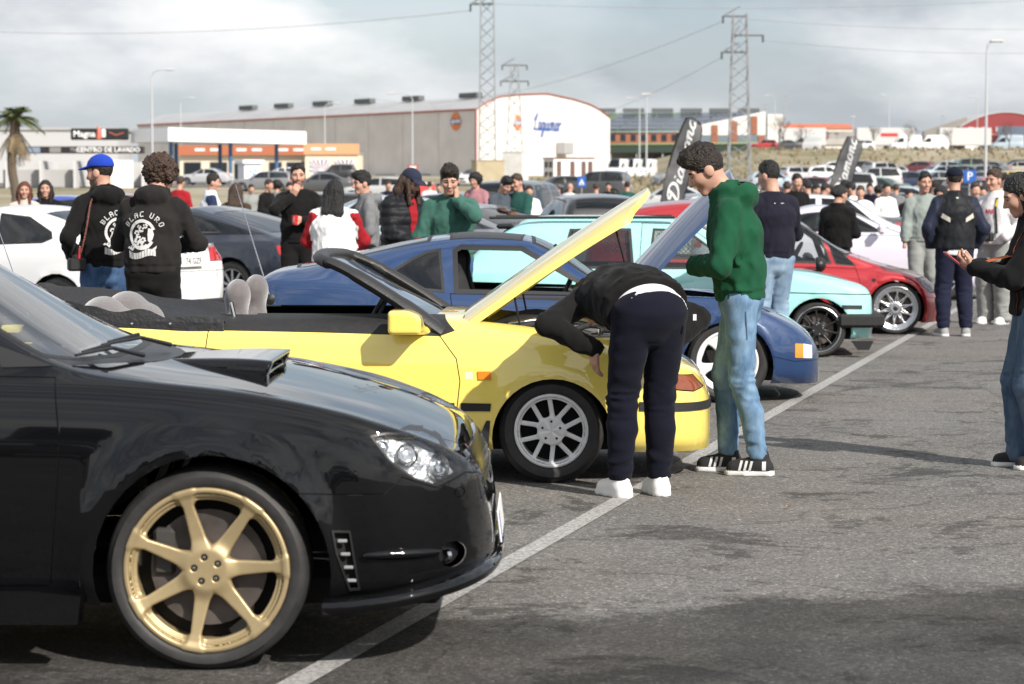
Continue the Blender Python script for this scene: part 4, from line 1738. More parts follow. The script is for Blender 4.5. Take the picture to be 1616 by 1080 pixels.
def red_barn():
    e = empty('arched_barn', 'maroon fronted barn with curved roof at the right edge', 'building')
    A, B = at(1515, 212, 190), at(1660, 212, 190)
    zt, zb = at(0, 177, 190).z, 6.0
    Y = 190 * K
    n = 20
    arc = [(A.x + (B.x - A.x) * t, A.z + (zt - A.z) * math.sin(PI * (.08 + .84 * t)) ** .8) for t in np.linspace(0, 1, n)]
    MB().prism([(A.x, A.z)] + arc + [(B.x, A.z)], Y, Y + 1).build('arched_front', M('maroon_sheet', (.24, .035, .04), .6), e)
    MB().prism([(p[0], p[1] + .12) for p in arc] + [(p[0], p[1] - .1) for p in arc[::-1]], Y - .2, Y + 30).build('roof', M('barn_roof', (.45, .44, .44), .5), e)
    MB().box(((A.x + B.x) / 2, Y - .4, A.z - .8), (B.x - A.x + 1.5, 1.4, 1.7)).build('lower_band', M('pink_band', (.42, .16, .15), .7), e)
    MB().box(((A.x + B.x) / 2, Y + 12, (A.z - 1.6 + zb) / 2), (B.x - A.x, 22, A.z - 1.6 - zb)).build('wall', M('taupe_wall', (.22, .2, .19), .9), e)  # lower wall in plain dark taupe
    for k in range(7):
        MB().box((A.x + 2 + k * 2.6, Y - .1, A.z + .9), (.9, .2, .9)).build('window', M('pale_window', (.5, .48, .45), .5), e)
    C, D = at(1452, 208, 193), at(1520, 186, 193)
    MB().prism([(C.x, C.z), (D.x, D.z), (D.x, C.z - 6), (C.x, C.z - 6)], Y + 3, Y + 5).build('side_shed', M('shed_taupe', (.25, .23, .21), .8), e)
    MB().box(((1530 - 808) / FPX * Y, Y - 2, 9), (3, .4, 4)).build('notice_board', WHITE, e)
    MB().box(((1600 - 808) / FPX * Y, Y - 3, 10.5), (8, .5, 6)).build('blue_gate', M('gate_blue', (.10, .13, .18), .6), e)


red_barn()


# ------------------------------------------------------------------ masts, poles, wires
def lattice(name, label, base, h, w0, w1, seg, arms, th=.05):
    e = empty(name, label, 'pylon', base)
    GS = M('mast_grey', (.25, .26, .27), .6, metal=.3)
    W = lambda z: (w0 + (w1 - w0) * z / h) / 2
    cs = ((-1, -1), (1, -1), (1, 1), (-1, 1))
    for (a, b) in cs:
        MB().tube([(a * W(0), b * W(0), 0), (a * W(h), b * W(h), h)], th, 4).build('leg', GS, e)
    n = int(h / seg)
    for k in range(n):
        z, z2 = h * k / n, h * (k + 1) / n
        for i in range(4):
            (a, b), (c, d) = cs[i], cs[(i + 1) % 4]
            if (k + i) % 2:
                a, b, c, d = c, d, a, b
            MB().tube([(a * W(z), b * W(z), z), (c * W(z2), d * W(z2), z2)], th * .55, 3, 0, False).build('brace', GS, e)
    for (z, l, r) in arms:
        MB().tube([(l, 0, z), (r, 0, z)], th * 1.3, 4).tube([(l, 0, z), (0, 0, z + .9)], th * .7, 3).build('crossarm', GS, e)
        for x in (l, r):
            if abs(x) > 1:
                MB().tube([(x, 0, z), (x, 0, z - .7)], .09, 6).build('insulator', M('insulator_dark', (.05, .05, .06), .4), e)
    return e


b1 = on(769, 90)
lattice('lattice_pylon', 'tall grey lattice mast rising out of the picture in front of the warehouse corner', b1, 25, 1.55, .95, 1.05, [(16.2, -1.5, .6), (21, -1.5, 1.5)], .085)
b2 = on(812, 138)
lattice('lattice_pylon', 'shorter lattice pylon with two crossarms before the lettered gable', b2, 15.6, 2.6, 1.0, 1.5, [(15.4, -1.7, 1.7), (13.2, -1.9, 1.9)], .10)
b3 = on(1166, 95)
lattice('lattice_pylon', 'lattice pylon with staggered arms against dark cloud right of centre', b3, 15.9, 2.1, 1.25, 1.15, [(15.7, -1.6, .6), (13.9, -.6, 2.2), (12.3, -1.7, .6)], .085)
WIRE = M('cable', (.26, .265, .28), .6)


def wire(a, b, sag, label):
    a, b = Vector(a), Vector(b)
    pts = [a.lerp(b, t) - Vector((0, 0, sag * 4 * t * (1 - t))) for t in np.linspace(0, 1, 16)]
    tag(MB().tube(pts, .022, 4, 0, False).build('power_cable', WIRE), label, 'cable', 'overhead cables')


wire(b1 + Vector((-1.5, 0, 15.6)), at(-120, 45, 110), 1.2, 'overhead cable running left from the tall mast')
wire(b1 + Vector((.6, 0, 16.2)), at(1760, -8, 100), .8, 'upper overhead cable running right from the tall mast')
wire(b1 + Vector((-1.5, 0, 21)), at(-100, -22, 110), 1.5, 'topmost overhead cable at the upper left corner')
wire(b3 + Vector((-1.6, 0, 15.2)), at(560, 150, 190), 4, 'cable sloping down left from the top arm of the staggered pylon')
wire(b3 + Vector((-1.7, 0, 11.8)), at(780, 195, 190), 3, 'cable sloping down left from the lowest arm of the staggered pylon')
wire(b3 + Vector((2.2, 0, 13.4)), at(1760, 78, 110), .8, 'lower cable running right from the staggered pylon')
wire(b3 + Vector((.6, 0, 15.4)), at(1760, 42, 110), .6, 'higher cable running right from the staggered pylon')


def lamp_post(label, px, top, arm, h=10., r=.11):
    Y = 90
    for _ in range(30):
        p = on(px, Y)
        Y = 1571 * (h + p.z - CAMZ) / (300 - top)
        Y = min(max(Y, 30), 320)
    p = on(px, Y)
    e = empty('lamp_post', label, 'lamp post', p, 0, 'street lamps')
    MB().tube([(0, 0, 0), (0, 0, h * .5), (0, 0, h - .5)], [r, r * .8, r * .55], 8).build('pole', M('lamp_pole_grey', (.50, .52, .54), .5, metal=.3), e, 60)
    heads = arm if isinstance(arm, tuple) else (arm,)
    for a in heads:
        if a == 0:
            MB().box((0, 0, h - .3), (1.2, .3, .2), 0, None, .05).build('lamp_head', M('lamp_head_grey', (.45, .46, .47), .5), e)
            continue
        pts = spline([(0, 0, h - .6), (a * .12, 0, h - .15), (a * .5, 0, h + .05), (a, 0, h + .1)], 5)
        MB().tube(pts, r * .5, 6).build('arm', M('lamp_pole_grey'), e, 60)
        MB().box((a * 1.15, 0, h + .08), (.8, .3, .16), 0, None, .06).build('lamp_head', M('lamp_head_grey'), e)


for a in (('street lamp with right arm above the curly haired man', 241, 113, 1.4), ('street lamp standing before the white fuel canopy', 286, 157, 1.3), ('slim street lamp in front of the orange topped shop', 513, 165, 1.5),
          ('street lamp with left arm before the long warehouse wall', 651, 150, -2.2), ('twin headed street lamp right of the warehouse gable', 1020, 146, 0), ('curved street lamp just left of the twin headed one', 1009, 157, -1.2),
          ('street lamp right of the staggered pylon', 1222, 153, -1.2), ('thin street lamp above the smaller flag', 1402, 152, -1.1), ('short mast lamp between the two flags', 1345, 183, 0), ('street lamp before the maroon barn', 1541, 155, -1.2)):
    lamp_post(*a)
lamp_post('tallest white lamp post at the right edge', 1555, 69, .5, 9.5, .1)


def thin_mast(px, top, Y, label):
    p = on(px, Y)
    h = at(px, top, Y).z - p.z
    e = empty('mast', label, 'mast', p)
    MB().tube([(0, 0, 0), (0, 0, h)], [.14, .06], 5).build('pole', STEEL, e)
    for z in (.97, .9):
        MB().tube([(-.8, 0, h * z), (.8, 0, h * z)], .06, 4).build('crossbar', STEEL, e)


for a in ((1238, 148, 230, 'thin radio mast behind the cream hall'), (1437, 190, 210, 'short mast with crossbars above the grey shed'), (1487, 181, 230, 'dark post left of the maroon barn'), (1208, 164, 190, 'thin post beside the brick striped gable')):
    thin_mast(*a)


# ------------------------------------------------------------------ flags
def feather_flag(label, base, h, lean, wd, letters):
    e = empty('feather_flag', label, 'flag', base, R(-8))
    grey = M('flag_grey', (.10, .10, .105), .8, var=(3, .4))
    t = np.linspace(0, 1, 26)
    spine = [(lean * h * (.25 * q + .75 * q ** 2.2), .02 + h * q * (1 - .06 * q ** 3)) for q in t]
    tip = spine[-1]
    pole = MB().tube([(x, 0, z) for x, z in spine] + [(tip[0] + wd * .35, 0, tip[1] - .02), (tip[0] + wd * .62, 0, tip[1] - wd * .25)], [.018] * 22 + [.012] * 6, 6)
    pole.build('pole', BLACK, e, 60)
    V, F = [], []
    n = len(spine)
    for i, (x, z) in enumerate(spine):
        q = i / (n - 1)
        w = wd * min(1, .55 + .9 * q) if q < .8 else wd * (1 - .38 * ((q - .8) / .2) ** 2)
        for k in range(7):
            u = k / 6
            drop = .25 * wd * u * max(0, (q - .75) / .25) ** 2
            V.append((x + u * w, .05 * math.sin(u * 5 + q * 9) * .6, max(.28, z - drop)))
    F = [(i * 7 + k, i * 7 + k + 1, i * 7 + k + 8, i * 7 + k + 7) for i in range(3, n - 1) for k in range(6)]
    cl = MB().add(V, F).build('cloth', grey, e, 80)
    MB().tube([V[i * 7 + 6] for i in range(3, n)], .012, 5).tube([(x + .012, 0, z) for x, z in spine[3:]], .016, 5).build('border', BLACK, cl)
    q, w_ = script_word('Diamond', 1, .24, .25)
    L = h * .56
    src = []
    up = Vector((spine[-3][0] - spine[6][0], spine[-3][1] - spine[6][1])).normalized()
    sd = Vector((up.y, -up.x))
    o = Vector((spine[9][0] + wd * .60, spine[9][1] + .1))
    for k in q:
        src.append([tuple(o + up * (v.x / w_ * L) - sd * (v.y - .4) * wd * .24 + sd * 0) for v in k])
    ln = [[tuple(o + up * (a * L) + sd * (wd * b)) for a, b in ((.30, .19), (1.02, .16), (1.02, .185), (.30, .215))]]
    bv = bvh_of(cl)
    T = Matrix.Translation((0, -.3, 0)) @ Matrix.Rotation(PI / 2, 4, 'X')
    wrap_mesh(src + ln, bv, T, M('flag_white', (.75, .75, .74), .7), 'flag_lettering', cl, .008)
    MB().lathe([(0, .06), (.22, .05), (.24, 0)], 16).build('base_plate', BLACK, e, 50)


b = on(1034, 21)
feather_flag('larger dark feather flag with white script behind the man in the green hoodie', b, 3.2, .20, .50, 1)
b = on(1300, 30)
feather_flag('smaller dark feather flag with white script, further right', b, 3.3, .21, .62, 1)


# ------------------------------------------------------------------ signs and small street furniture
def sign(label, px, py, Y, w, kind):
    p = at(px, py, Y)
    g = on(px, Y)
    e = empty('road_sign', label, 'sign', g)
    h = p.z - g.z
    MB().tube([(0, .03, 0), (0, .03, h + w / 2)], .03, 8).build('post', STEEL, e, 60)
    if kind == 'tri':
        MB().prism([(-w / 2, h + w * .4), (w / 2, h + w * .4), (0, h - w * .4)], -.02, 0).build('plate', M('sign_red', (.5, .03, .03), .5), e)
        MB().prism([(-w * .32, h + w * .3), (w * .32, h + w * .3), (0, h - w * .2)], -.03, -.021).build('plate_centre', WHITE, e)
        return
    pl = MB().box((0, -.01, h), (w, .03, w if kind == 'P' else w * 1.3), 0, None, .01).build('plate', M('sign_blue', (.02, .10, .38), .4), e)
    if kind == 'P':
        text_mesh('P', w * .95, frame((0, -.03, h), (1, 0, 0), (0, 0, 1)), WHITE, 'sign_lettering', pl, .003)
    else:
        MB().prism([(-w * .32, h - w * .35), (w * .32, h - w * .35), (0, h + w * .35)], -.035, -.027).build('sign_triangle', WHITE, pl)
        MB().prism([(-w * .1, h - w * .3), (w * .1, h - w * .3), (0, h + w * .12)], -.042, -.036).build('sign_figure', BLACK, pl)


sign('blue parking sign with a white P beside the dark capped man', 1530, 279, 33, .42, 'P')
sign('blue crossing sign with a white triangle by the white block', 918, 287, 58, .5, 'X')
sign('give way triangle in front of the long warehouse wall', 652, 268, 78, .9, 'tri')
for k, (px, lb) in enumerate(((606, 'red plastic barrier, left one of the row below the warehouse'), (640, 'red plastic barrier in the middle of the row below the warehouse'), (672, 'red plastic barrier, right one of the row below the warehouse'))):
    g = on(px, 66)
    e = empty('road_barrier', lb, 'barrier', g, .1 * k, 'red barriers')
    MB().prism([(-.65, 0), (.65, 0), (.6, .2), (.55, .75), (-.55, .75), (-.6, .2)], -.2, .2).build('body', M('barrier_red', (.55, .05, .05), .5), e)
    MB().box((0, 0, .8), (1.0, .14, .1), 0, None, .03).build('top_rail', M('barrier_white', (.7, .68, .66), .5), e)


# ------------------------------------------------------------------ palm and bare trees
def palm():
    Y = 44
    p = on(22, Y)
    e = empty('palm_tree', 'palm with a skirt of dry fronds at the left edge', 'tree', p)
    hz = at(24, 190, Y).z - p.z
    tr = MB()
    pts = [(.1 * math.sin(k), 0, hz * k / 8) for k in range(9)]
    tr.tube(pts, [.26, .22, .2, .2, .2, .2, .21, .23, .2], 9)
    tr.build('trunk', M('palm_bark', (.11, .085, .06), .9, bump=(20, .8, .05)), e)
    rnd = random.Random(3)
    for k in range(96):
        az = rnd.uniform(0, 2 * PI)
        dead = k >= 62
        el = rnd.uniform(.0, 1.35) if not dead else rnd.uniform(-1.35, -.7)
        L = rnd.uniform(1.0, 1.5) if not dead else rnd.uniform(.8, 1.35)
        c = Vector((.1, 0, hz - (.0 if not dead else .35)))
        d = Vector((math.cos(az) * math.cos(el), math.sin(az) * math.cos(el), math.sin(el)))
        side = d.cross(Vector((0, 0, 1))).normalized()
        m = MB()
        sp = [c + d * L * t - Vector((0, 0, (.55 if not dead else .3) * t * t * L)) for t in np.linspace(0, 1, 8)]
        m.tube(sp, [.02] * 7 + [.006], 4)
        for i in range(2, 8):
            for s in (-1, 1):
                for j in range(2):
                    a = sp[i - 1].lerp(sp[i], j / 2)
                    ax = (sp[i] - sp[i - 1]).normalized()
                    ll = .38 * (1 - abs(i / 7 - .55)) * rnd.uniform(.8, 1.15)
                    tip = a + (side * s * .8 + ax * .75).normalized() * ll * 1.15 - Vector((0, 0, .10 * ll + rnd.uniform(0, .05)))
                    m.add([a - ax * .035, a + ax * .04, tip], [(0, 1, 2)])
        m.build('frond', M('frond_green', (.095, .115, .045), .6, var=(3, .3)) if not dead else M('frond_dry', (.22, .165, .10), .85, var=(3, .3)), e)


palm()


def bare_tree(label, px, Y, h, seed):
    rnd = random.Random(seed)
    e = empty('bare_tree', label, 'tree', on(px, Y))
    t, tw = MB(), MB()

    def grow(p, d, L, r, lv):
        q = p + d * L
        (t if lv < 2 else tw).tube([p, p.lerp(q, .5) + Vector((rnd.uniform(-.05, .05), rnd.uniform(-.05, .05), 0)) * L, q], [r, r * .85, r * .7], 5 if lv < 2 else 3, 0, False)
        if lv >= 5:
            return
        for k in range(3 if lv else 4):
            nd = (d + Vector((rnd.uniform(-1, 1), rnd.uniform(-1, 1), rnd.uniform(-.15, .6))) * .75).normalized()
            grow(q, nd, L * rnd.uniform(.6, .85), r * .6, lv + 1)
    grow(Vector((0, 0, 0)), Vector((0, 0, 1)), h * .26, h * .022, 0)
    t.build('trunk', M('grey_bark', (.10, .085, .07), .9), e)
    tag(tw.build('crown', M('twig_brown', (.13, .10, .08), .9), e), kind='stuff')


for k, a in enumerate((('bare tree nearest the striped gable', 1236, 138, 5.5), ('bare tree left of the smaller flag', 1265, 140, 4.2), ('bare tree right of the smaller flag', 1378, 142, 4), ('bare tree in front of the green depot', 1432, 143, 4.6), ('bare tree at the right edge under the barn', 1592, 143, 4.8), ('bare tree above the parked cars at mid right', 1500, 140, 3.6))):
    bare_tree(*a, k + 3)


def tufts():
    """dry weeds on the bank"""
    rnd = random.Random(9)
    m = MB()
    for k in range(5200):
        x, y = rnd.uniform(19, 110), rnd.uniform(104, 137)
        if rnd.random() < .45:
            x, y = rnd.uniform(2, 40), rnd.uniform(60, 110)
        if abs(y - (92 + .2 * x)) < 5.5:
            continue
        y *= K
        z = ground_z(x, y)
        h = rnd.uniform(.1, .38) * (1.4 if y > 104 else .7)
        a = rnd.uniform(0, PI)
        w = .22
        dx, dy = math.cos(a) * w, math.sin(a) * w
        lx, ly = rnd.uniform(-.1, .1), rnd.uniform(-.1, .1)
        m.add([(x - dx, y - dy, z - .02), (x + dx, y + dy, z - .02), (x + lx + dx * .3, y + ly, z + h), (x + lx - dx * .7, y + ly, z + h * .8)], [(0, 1, 2, 3)], k % 3)
    tag(m.build('dry_grass', [M('weed_tan', (.25, .20, .12), .9), M('weed_green', (.17, .16, .085), .9), M('weed_brown', (.20, .155, .10), .9)]), 'dry weeds and grass on the bank and verge', 'grass', kind='stuff')


tufts()


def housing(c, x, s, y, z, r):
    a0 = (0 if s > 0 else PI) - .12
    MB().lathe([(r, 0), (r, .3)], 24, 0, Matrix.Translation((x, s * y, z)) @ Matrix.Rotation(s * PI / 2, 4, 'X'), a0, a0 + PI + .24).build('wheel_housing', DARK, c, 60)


def sym(pts):
    """top-view outline from its near half (y<0), mirrored"""
    return [(x, -abs(y)) for x, y in pts] + [(x, abs(y)) for x, y in pts[::-1] if abs(y) > 1e-6]


def tail_piece(o, off, mat, name, parent):
    """inner surface a little behind a lens"""
    me = o.data.copy()
    nrm = [v.normal.copy() for v in me.vertices]
    for v, n in zip(me.vertices, nrm):
        v.co += n * off
    me.materials.clear()
    me.materials.append(mat)
    return link(name, me, parent)


SEAM = M('shut_gap', (.004, .004, .004), .9)
REFLECTOR = M('lamp_reflector', (.60, .61, .64), .28, metal=.6, var=(16, .35), bump=(30, .8, .03))
GREY_SEAT = M('grey_velour', (.115, .103, .103), .95, var=(40, .12), bump=(220, .3), sheen=.6)
BLACK_SEAT = M('black_seat_cloth', (.02, .02, .022), .9, bump=(200, .3))
TRIM = M('dark_trim', (.03, .03, .032), .75, bump=(150, .25))
GOLD = M('gold_wheel_paint', (.43, .335, .185), .42, metal=.55, var=(14, .06))
SILVER = M('silver_wheel_paint', (.74, .74, .74), .36, metal=.25, var=(14, .06))
WHEELWHITE = M('white_wheel_paint', (.74, .74, .74), .32, coat=.6)
BLACKRIM = M('black_wheel_paint', (.014, .014, .015), .3, coat=.5)
SEAL = M('glass_seal', (.012, .012, .012), .55)


def wiper(parent, p0, p1, p2):
    return MB().tube([p0, p1, p2], [.009, .007, .005], 6).tube([Vector(p2) + (Vector(p1) - Vector(p2)) * .95 + Vector((0, 0, .012)), Vector(p2) + Vector((0, .12, -.0))], .007, 5).build('wiper', BLACK, parent, 50)


def number_plate(parent, T, text, w=.52, h=.11, size=.085):
    m = MB().box((0, 0, 0), (w, h, .008), 0, None, .004)
    o = m.build('number_plate', M('plate_white', (.72, .72, .7), .4), parent)
    o.matrix_local = T
    b = MB().box((-w / 2 + .022, 0, .0045), (.036, h * .9, .003)).build('plate_band', M('plate_blue', (.01, .04, .3), .4), o)
    if text:
        text_mesh(text, size, Matrix.Translation((.02, 0, .0048)), M('plate_ink', (.01, .01, .012), .5), 'plate_lettering', o, .001)
    return o


# ------------------------------------------------------------------ black saloon, nearest
def black_saloon():
    c = empty('saloon_car', 'black saloon with gold seven spoke wheels and bonnet scoop nearest the camera', 'car')
    place(c, *POS['black'])
    P = paint('black_car_paint', (.0035, .0036, .0042), 0, .4, 1, 0)
    g = .004
    head = [(.517, .748), (.567, .757), (.626, .754), (.675, .739), (.723, .717), (.776, .676), (.812, .616), (.768, .597), (.725, .580), (.656, .606), (.578, .667)]
    bump = [(.25, .575), (.43, .567), (.564, .568), (.592, .591), (.617, .618), (.656, .604), (.725, .578), (.768, .595), (.814, .614), (.97, .56), (.97, .1), (.29, .1)]
    reg = [
        ('bonnet', 't', sym([(-.36, 0), (-.355, .3), (-.38, .5), (-.44, .725), (-.1, .735), (.25, .74), (.5, .715), (.62, .66), (.72, .575), (.79, .44), (.815, .2), (.82, 0)]), P, dict(ring=(g, SEAM), z=(.6, 1.2))),
        ('cowl_panel', 't', sym([(-.55, 0), (-.5, .72), (-.44, .725), (-.36, .55), (-.25, .34), (-.2, .15), (-.19, 0)]), BLACK, dict(z=(.7, 1.2))),
        ('windscreen', 't', sym([(-1.27, 0), (-1.255, .3), (-1.225, .53), (-.9, .625), (-.52, .735), (-.42, .6), (-.355, .34), (-.335, 0)]), GLASS, dict(ring=(.03, SEAL, 'windscreen_seal', .001), z=(.9, 1.5))),
        ('rear_window', 't', sym([(-2.3, 0), (-2.32, .5), (-2.8, .6), (-2.86, 0)]), TINT, dict(ring=(.03, SEAL, 'window_seal', .001), z=(1.0, 1.5))),
        ('door', 's', [(-.475, .93), (-.455, .73), (-.469, .522), (-.493, .27), (-1.5, .26), (-1.60, .5), (-1.66, .95)], P, dict(ring=(g, SEAM), lr=1, y=(.5, 2))),
        ('door', 's', [(-1.66, .95), (-1.6, .5), (-1.505, .26), (-2.1, .26), (-2.24, .5), (-2.5, .75), (-2.55, .965)], P, dict(ring=(g, SEAM), lr=1, y=(.5, 2))),
        ('mirror_base', 's', [(-.49, .962), (-.65, .958), (-.70, 1.035)], BLACK, dict(lr=1, y=(.45, 2), off=.003)),
        ('window', 's', [(-.72, .965), (-1.3, 1.33), (-1.61, 1.35), (-1.61, .972)], GLASS, dict(ring=(.018, SEAL, 'window_seal', .001), lr=1, y=(.45, 2))),
        ('window', 's', [(-1.70, .972), (-1.70, 1.35), (-2.12, 1.30), (-2.55, 1.0)], TINT, dict(ring=(.018, SEAL, 'window_seal', .001), lr=1, y=(.45, 2))),
        ('bumper', 's', bump, P, dict(ring=(g, SEAM))),
        ('grille', 's', [(.78, .675), (.83, .648), (.9, .53), (.82, .575)], M('grille_mesh', (.012, .012, .012), .5), dict(y=(-1, .47), ring=(.022, CHROME, 'grille_surround', .008))),
        ('headlight', 's', head, LENS, dict(lr=1, y=(.45, 1), ring=(.006, BLACK, 'headlight_seal', .0))),
        ('bumper_vent', 's', [(.398, .454), (.457, .451), (.485, .261), (.451, .258), (.409, .384)], DARK, dict(lr=1, y=(.6, 1), ring=(.006, BLACK, 'vent_frame', .006), off=-.02)),
        ('washer_cap', 's', arc_poly(.795, .553, .017, 12), P, dict(lr=1, y=(.3, 1), ring=(.003, SEAM))),
        ('fog_light_recess', 's', arc_poly(.773, .356, .042, 18), BLACK, dict(lr=1, y=(.5, 1), off=-.03)),
        ('arch', 's', arc_poly(.02, .315, .376, 40), None, dict(y=(.5, 2))),
        ('arch', 's', arc_poly(-2.54, .315, .37, 40), None, dict(y=(.5, 2))),
        ('tail_light', 's', [(-3.2, .95), (-3.2, .78), (-3.6, .76), (-3.6, .95)], RED_LENS, dict(lr=1, y=(.45, 2), ring=(g, SEAM))),
    ]
    out = car_shell(S_BLACK, reg, c, P, .026, 5)
    for h in out['headlight']:
        s = -1 if h.data.vertices[0].co.y < 0 else 1
        bowl = tail_piece(h, -.034, REFLECTOR, 'headlight_bowl', h)
        vv = [(v.co.copy(), v.normal.copy()) for v in h.data.vertices]
        for (x, z, r) in ((.735, .648, .043), (.645, .690, .037), (.575, .715, .02)):
            p, n = min(vv, key=lambda q: (q[0].x - x) ** 2 + (q[0].z - z) ** 2)
            n = n if n.y * s > 0 else -n
            T = Matrix.Translation(p - n * .030) @ n.to_track_quat('Z', 'Y').to_matrix().to_4x4()
            MB().lathe([(0, .016), (r * .45, .014), (r * .6, .006), (r * .62, .002), (r * .95, .014), (r, .012), (r, -.01)], 22, 0, T).build('headlight_bulb', CHROME, h, 40)
    for v in out['bumper_vent']:
        s = -1 if v.data.vertices[0].co.y < 0 else 1
        for k in range(4):
            z = .420 - k * .043
            MB().box((.432 + k * .009, s * (.866 - k * .008), z), (.03, .012, .01), 0, None, .002).build('vent_fin', STEEL, v)
    for v in out['fog_light_recess']:
        s = -1 if v.data.vertices[0].co.y < 0 else 1
        MB().lathe([(0, -.006), (.014, -.008), (.021, -.014), (.021, -.03)], 18, 0, Matrix.Translation((.765, s * .69, .35)) @ Matrix.Rotation(s * -R(48), 4, 'Z') @ Matrix.Rotation(PI / 2, 4, 'Y')).build('fog_light', CHROME, v, 40)
    # bonnet scoop with its mouth towards the nose

    def scoop(p):
        x, y, z = p[:, 0], p[:, 1], p[:, 2]
        t = np.clip((x + .24) / .43, 0, 1)
        base = .942 - .11 * np.clip(x + .3, 0, 1)
        hgt = .008 + .047 * np.sin(t * PI * .5) ** 1.1
        hw = .17 + .17 * t ** .7
        q = np.stack([np.abs(y) - hw + .03, z - base - hgt + .03], 1)
        d = np.linalg.norm(np.maximum(q, 0), axis=1) + np.minimum(q.max(1), 0) - .03
        d = np.maximum(d, np.maximum(x - .135 - (z - base) * .4, -.24 - x))
        m = np.maximum(np.maximum(np.abs(y) - hw * .72, z - base - hgt + .016), np.maximum(base + .012 - z, .10 - x))
        return smax(d, -m, .012)
    sc = solid('bonnet_scoop', scoop, (-.30, -.40, .80), (.25, .40, 1.06), .0085, P, c)
    MB().box((.104, 0, .915), (.01, .44, .03)).build('scoop_mesh', DARK, sc)
    for s in (-1, 1):
        d_ = Vector((.25, -.095 * s, 0)).normalized()
        A_ = np.array([[d_.x, -d_.y, 0], [d_.y, d_.x, 0], [0, 0, 1]])
        solid('bumper_glint_bulge', lambda p: ell(p, (.615, s * .812, .372), (.135, .026, .020), A_), (.44, s * .812 - .12, .33), (.80, s * .812 + .12, .41), .007, P, c)  # added glossy bulge, there to catch the sky as a bright streak
    # splitter along the bumper's foot
    wf, v, f = pchip(S_BLACK['w']), [], []
    xs = np.concatenate([np.linspace(.36, .86, 16), [.88, .893, .901]])
    ring = []
    for x in xs:
        k = 1 + .035 * min(1, (x - .3) / .3)
        ring.append((x + .01 + .02 * max(0, (x - .6)), -float(wf(min(x, .902))) * k - .012))
    ring += [(.918, -.12), (.92, 0)]
    ring = ring + [(a, -b) for a, b in ring[-2::-1]]
    m = MB()
    n = len(ring)
    prof = [(-.06, .235), (-.012, .232), (.006, .222), (.01, .205), (.0, .188), (-.10, .18)]
    vs, fs = [], []
    for i, (x, y) in enumerate(ring):
        a, b = ring[max(i - 1, 0)], ring[min(i + 1, n - 1)]
        tx, ty = b[0] - a[0], b[1] - a[1]
        L = math.hypot(tx, ty)
        nx, ny = ty / L, -tx / L
        vs += [(x + nx * o, y + ny * o, z + .085 * max(0, (x - .38) / .56) ** 1.4) for o, z in prof]
    for i in range(n - 1):
        for j in range(len(prof) - 1):
            a = i * len(prof) + j
            fs.append((a, a + 1, a + 1 + len(prof), a + len(prof)))
    m.add(vs, fs).build('front_splitter', P, c, 50)
    for s in (-1, 1):
        MB().prism([(-.40, .155), (-.39, .245), (-.55, .262), (-2.1, .262), (-2.16, .15)], s * .80, s * .885).build('side_skirt', P, c)
        wheel(c, 0, s * .845, .322, .322, .258, .225, 'seven', GOLD, s, res=.0035 if s < 0 else .006, lug=(5, .04, M('lug_steel', (.42, .41, .40), .3, metal=1)), rot=0, cap=GOLD, full=s < 0)
        wheel(c, -2.54, s * .845, .322, .322, .258, .225, 'seven', GOLD, s, res=.006, full=False)
        h = MB().box((-1.45, s * .868, .84), (.2, .02, .03), 0, None, .008).build('door_handle', P, out['door'][0 if s < 0 else 1])
        mirror_shell(c, -.80, s * .98, 1.0, P, s)
    belly(c, -3.3, .75, .6)
    for x in (0, -2.54):
        for s in (-1, 1):
            housing(c, x, s, .86, .32, .40)
    # cabin
    MB().prism([(-.36, .60), (-.36, .905), (-.48, .93), (-.78, .96), (-.92, .93), (-.92, .6)], -.74, .74).build('dashboard', M('dashboard_grey', (.035, .036, .04), .7, bump=(200, .2)), c, 40)
    MB().box((-1.9, 0, .45), (3.0, 1.5, .04)).build('cabin_floor', DARK, c)
    for y in (-.36, .36):
        seat(c, -1.45, y, .36, BLACK_SEAT)
    steering(c, -1.0, .36, .92, BLACK)
    MB().add([(-.375, -.28, .948), (-.50, -.30, .985), (-.50, .08, .985), (-.375, .10, .948)], [(0, 1, 2, 3)]).build('paper_sheet', M('paper', (.8, .82, .82), .7), c)
    wiper(c, (-.28, -.30, .965), (-.36, -.45, 1.0), (-.44, -.66, .99))
    wiper(c, (-.25, .1, .975), (-.33, -.05, 1.01), (-.42, -.3, 1.0))
    number_plate(c, frame((.915, 0, .38), (0, 1, 0), (-.12, 0, 1)), '', .52, .11)
    return c


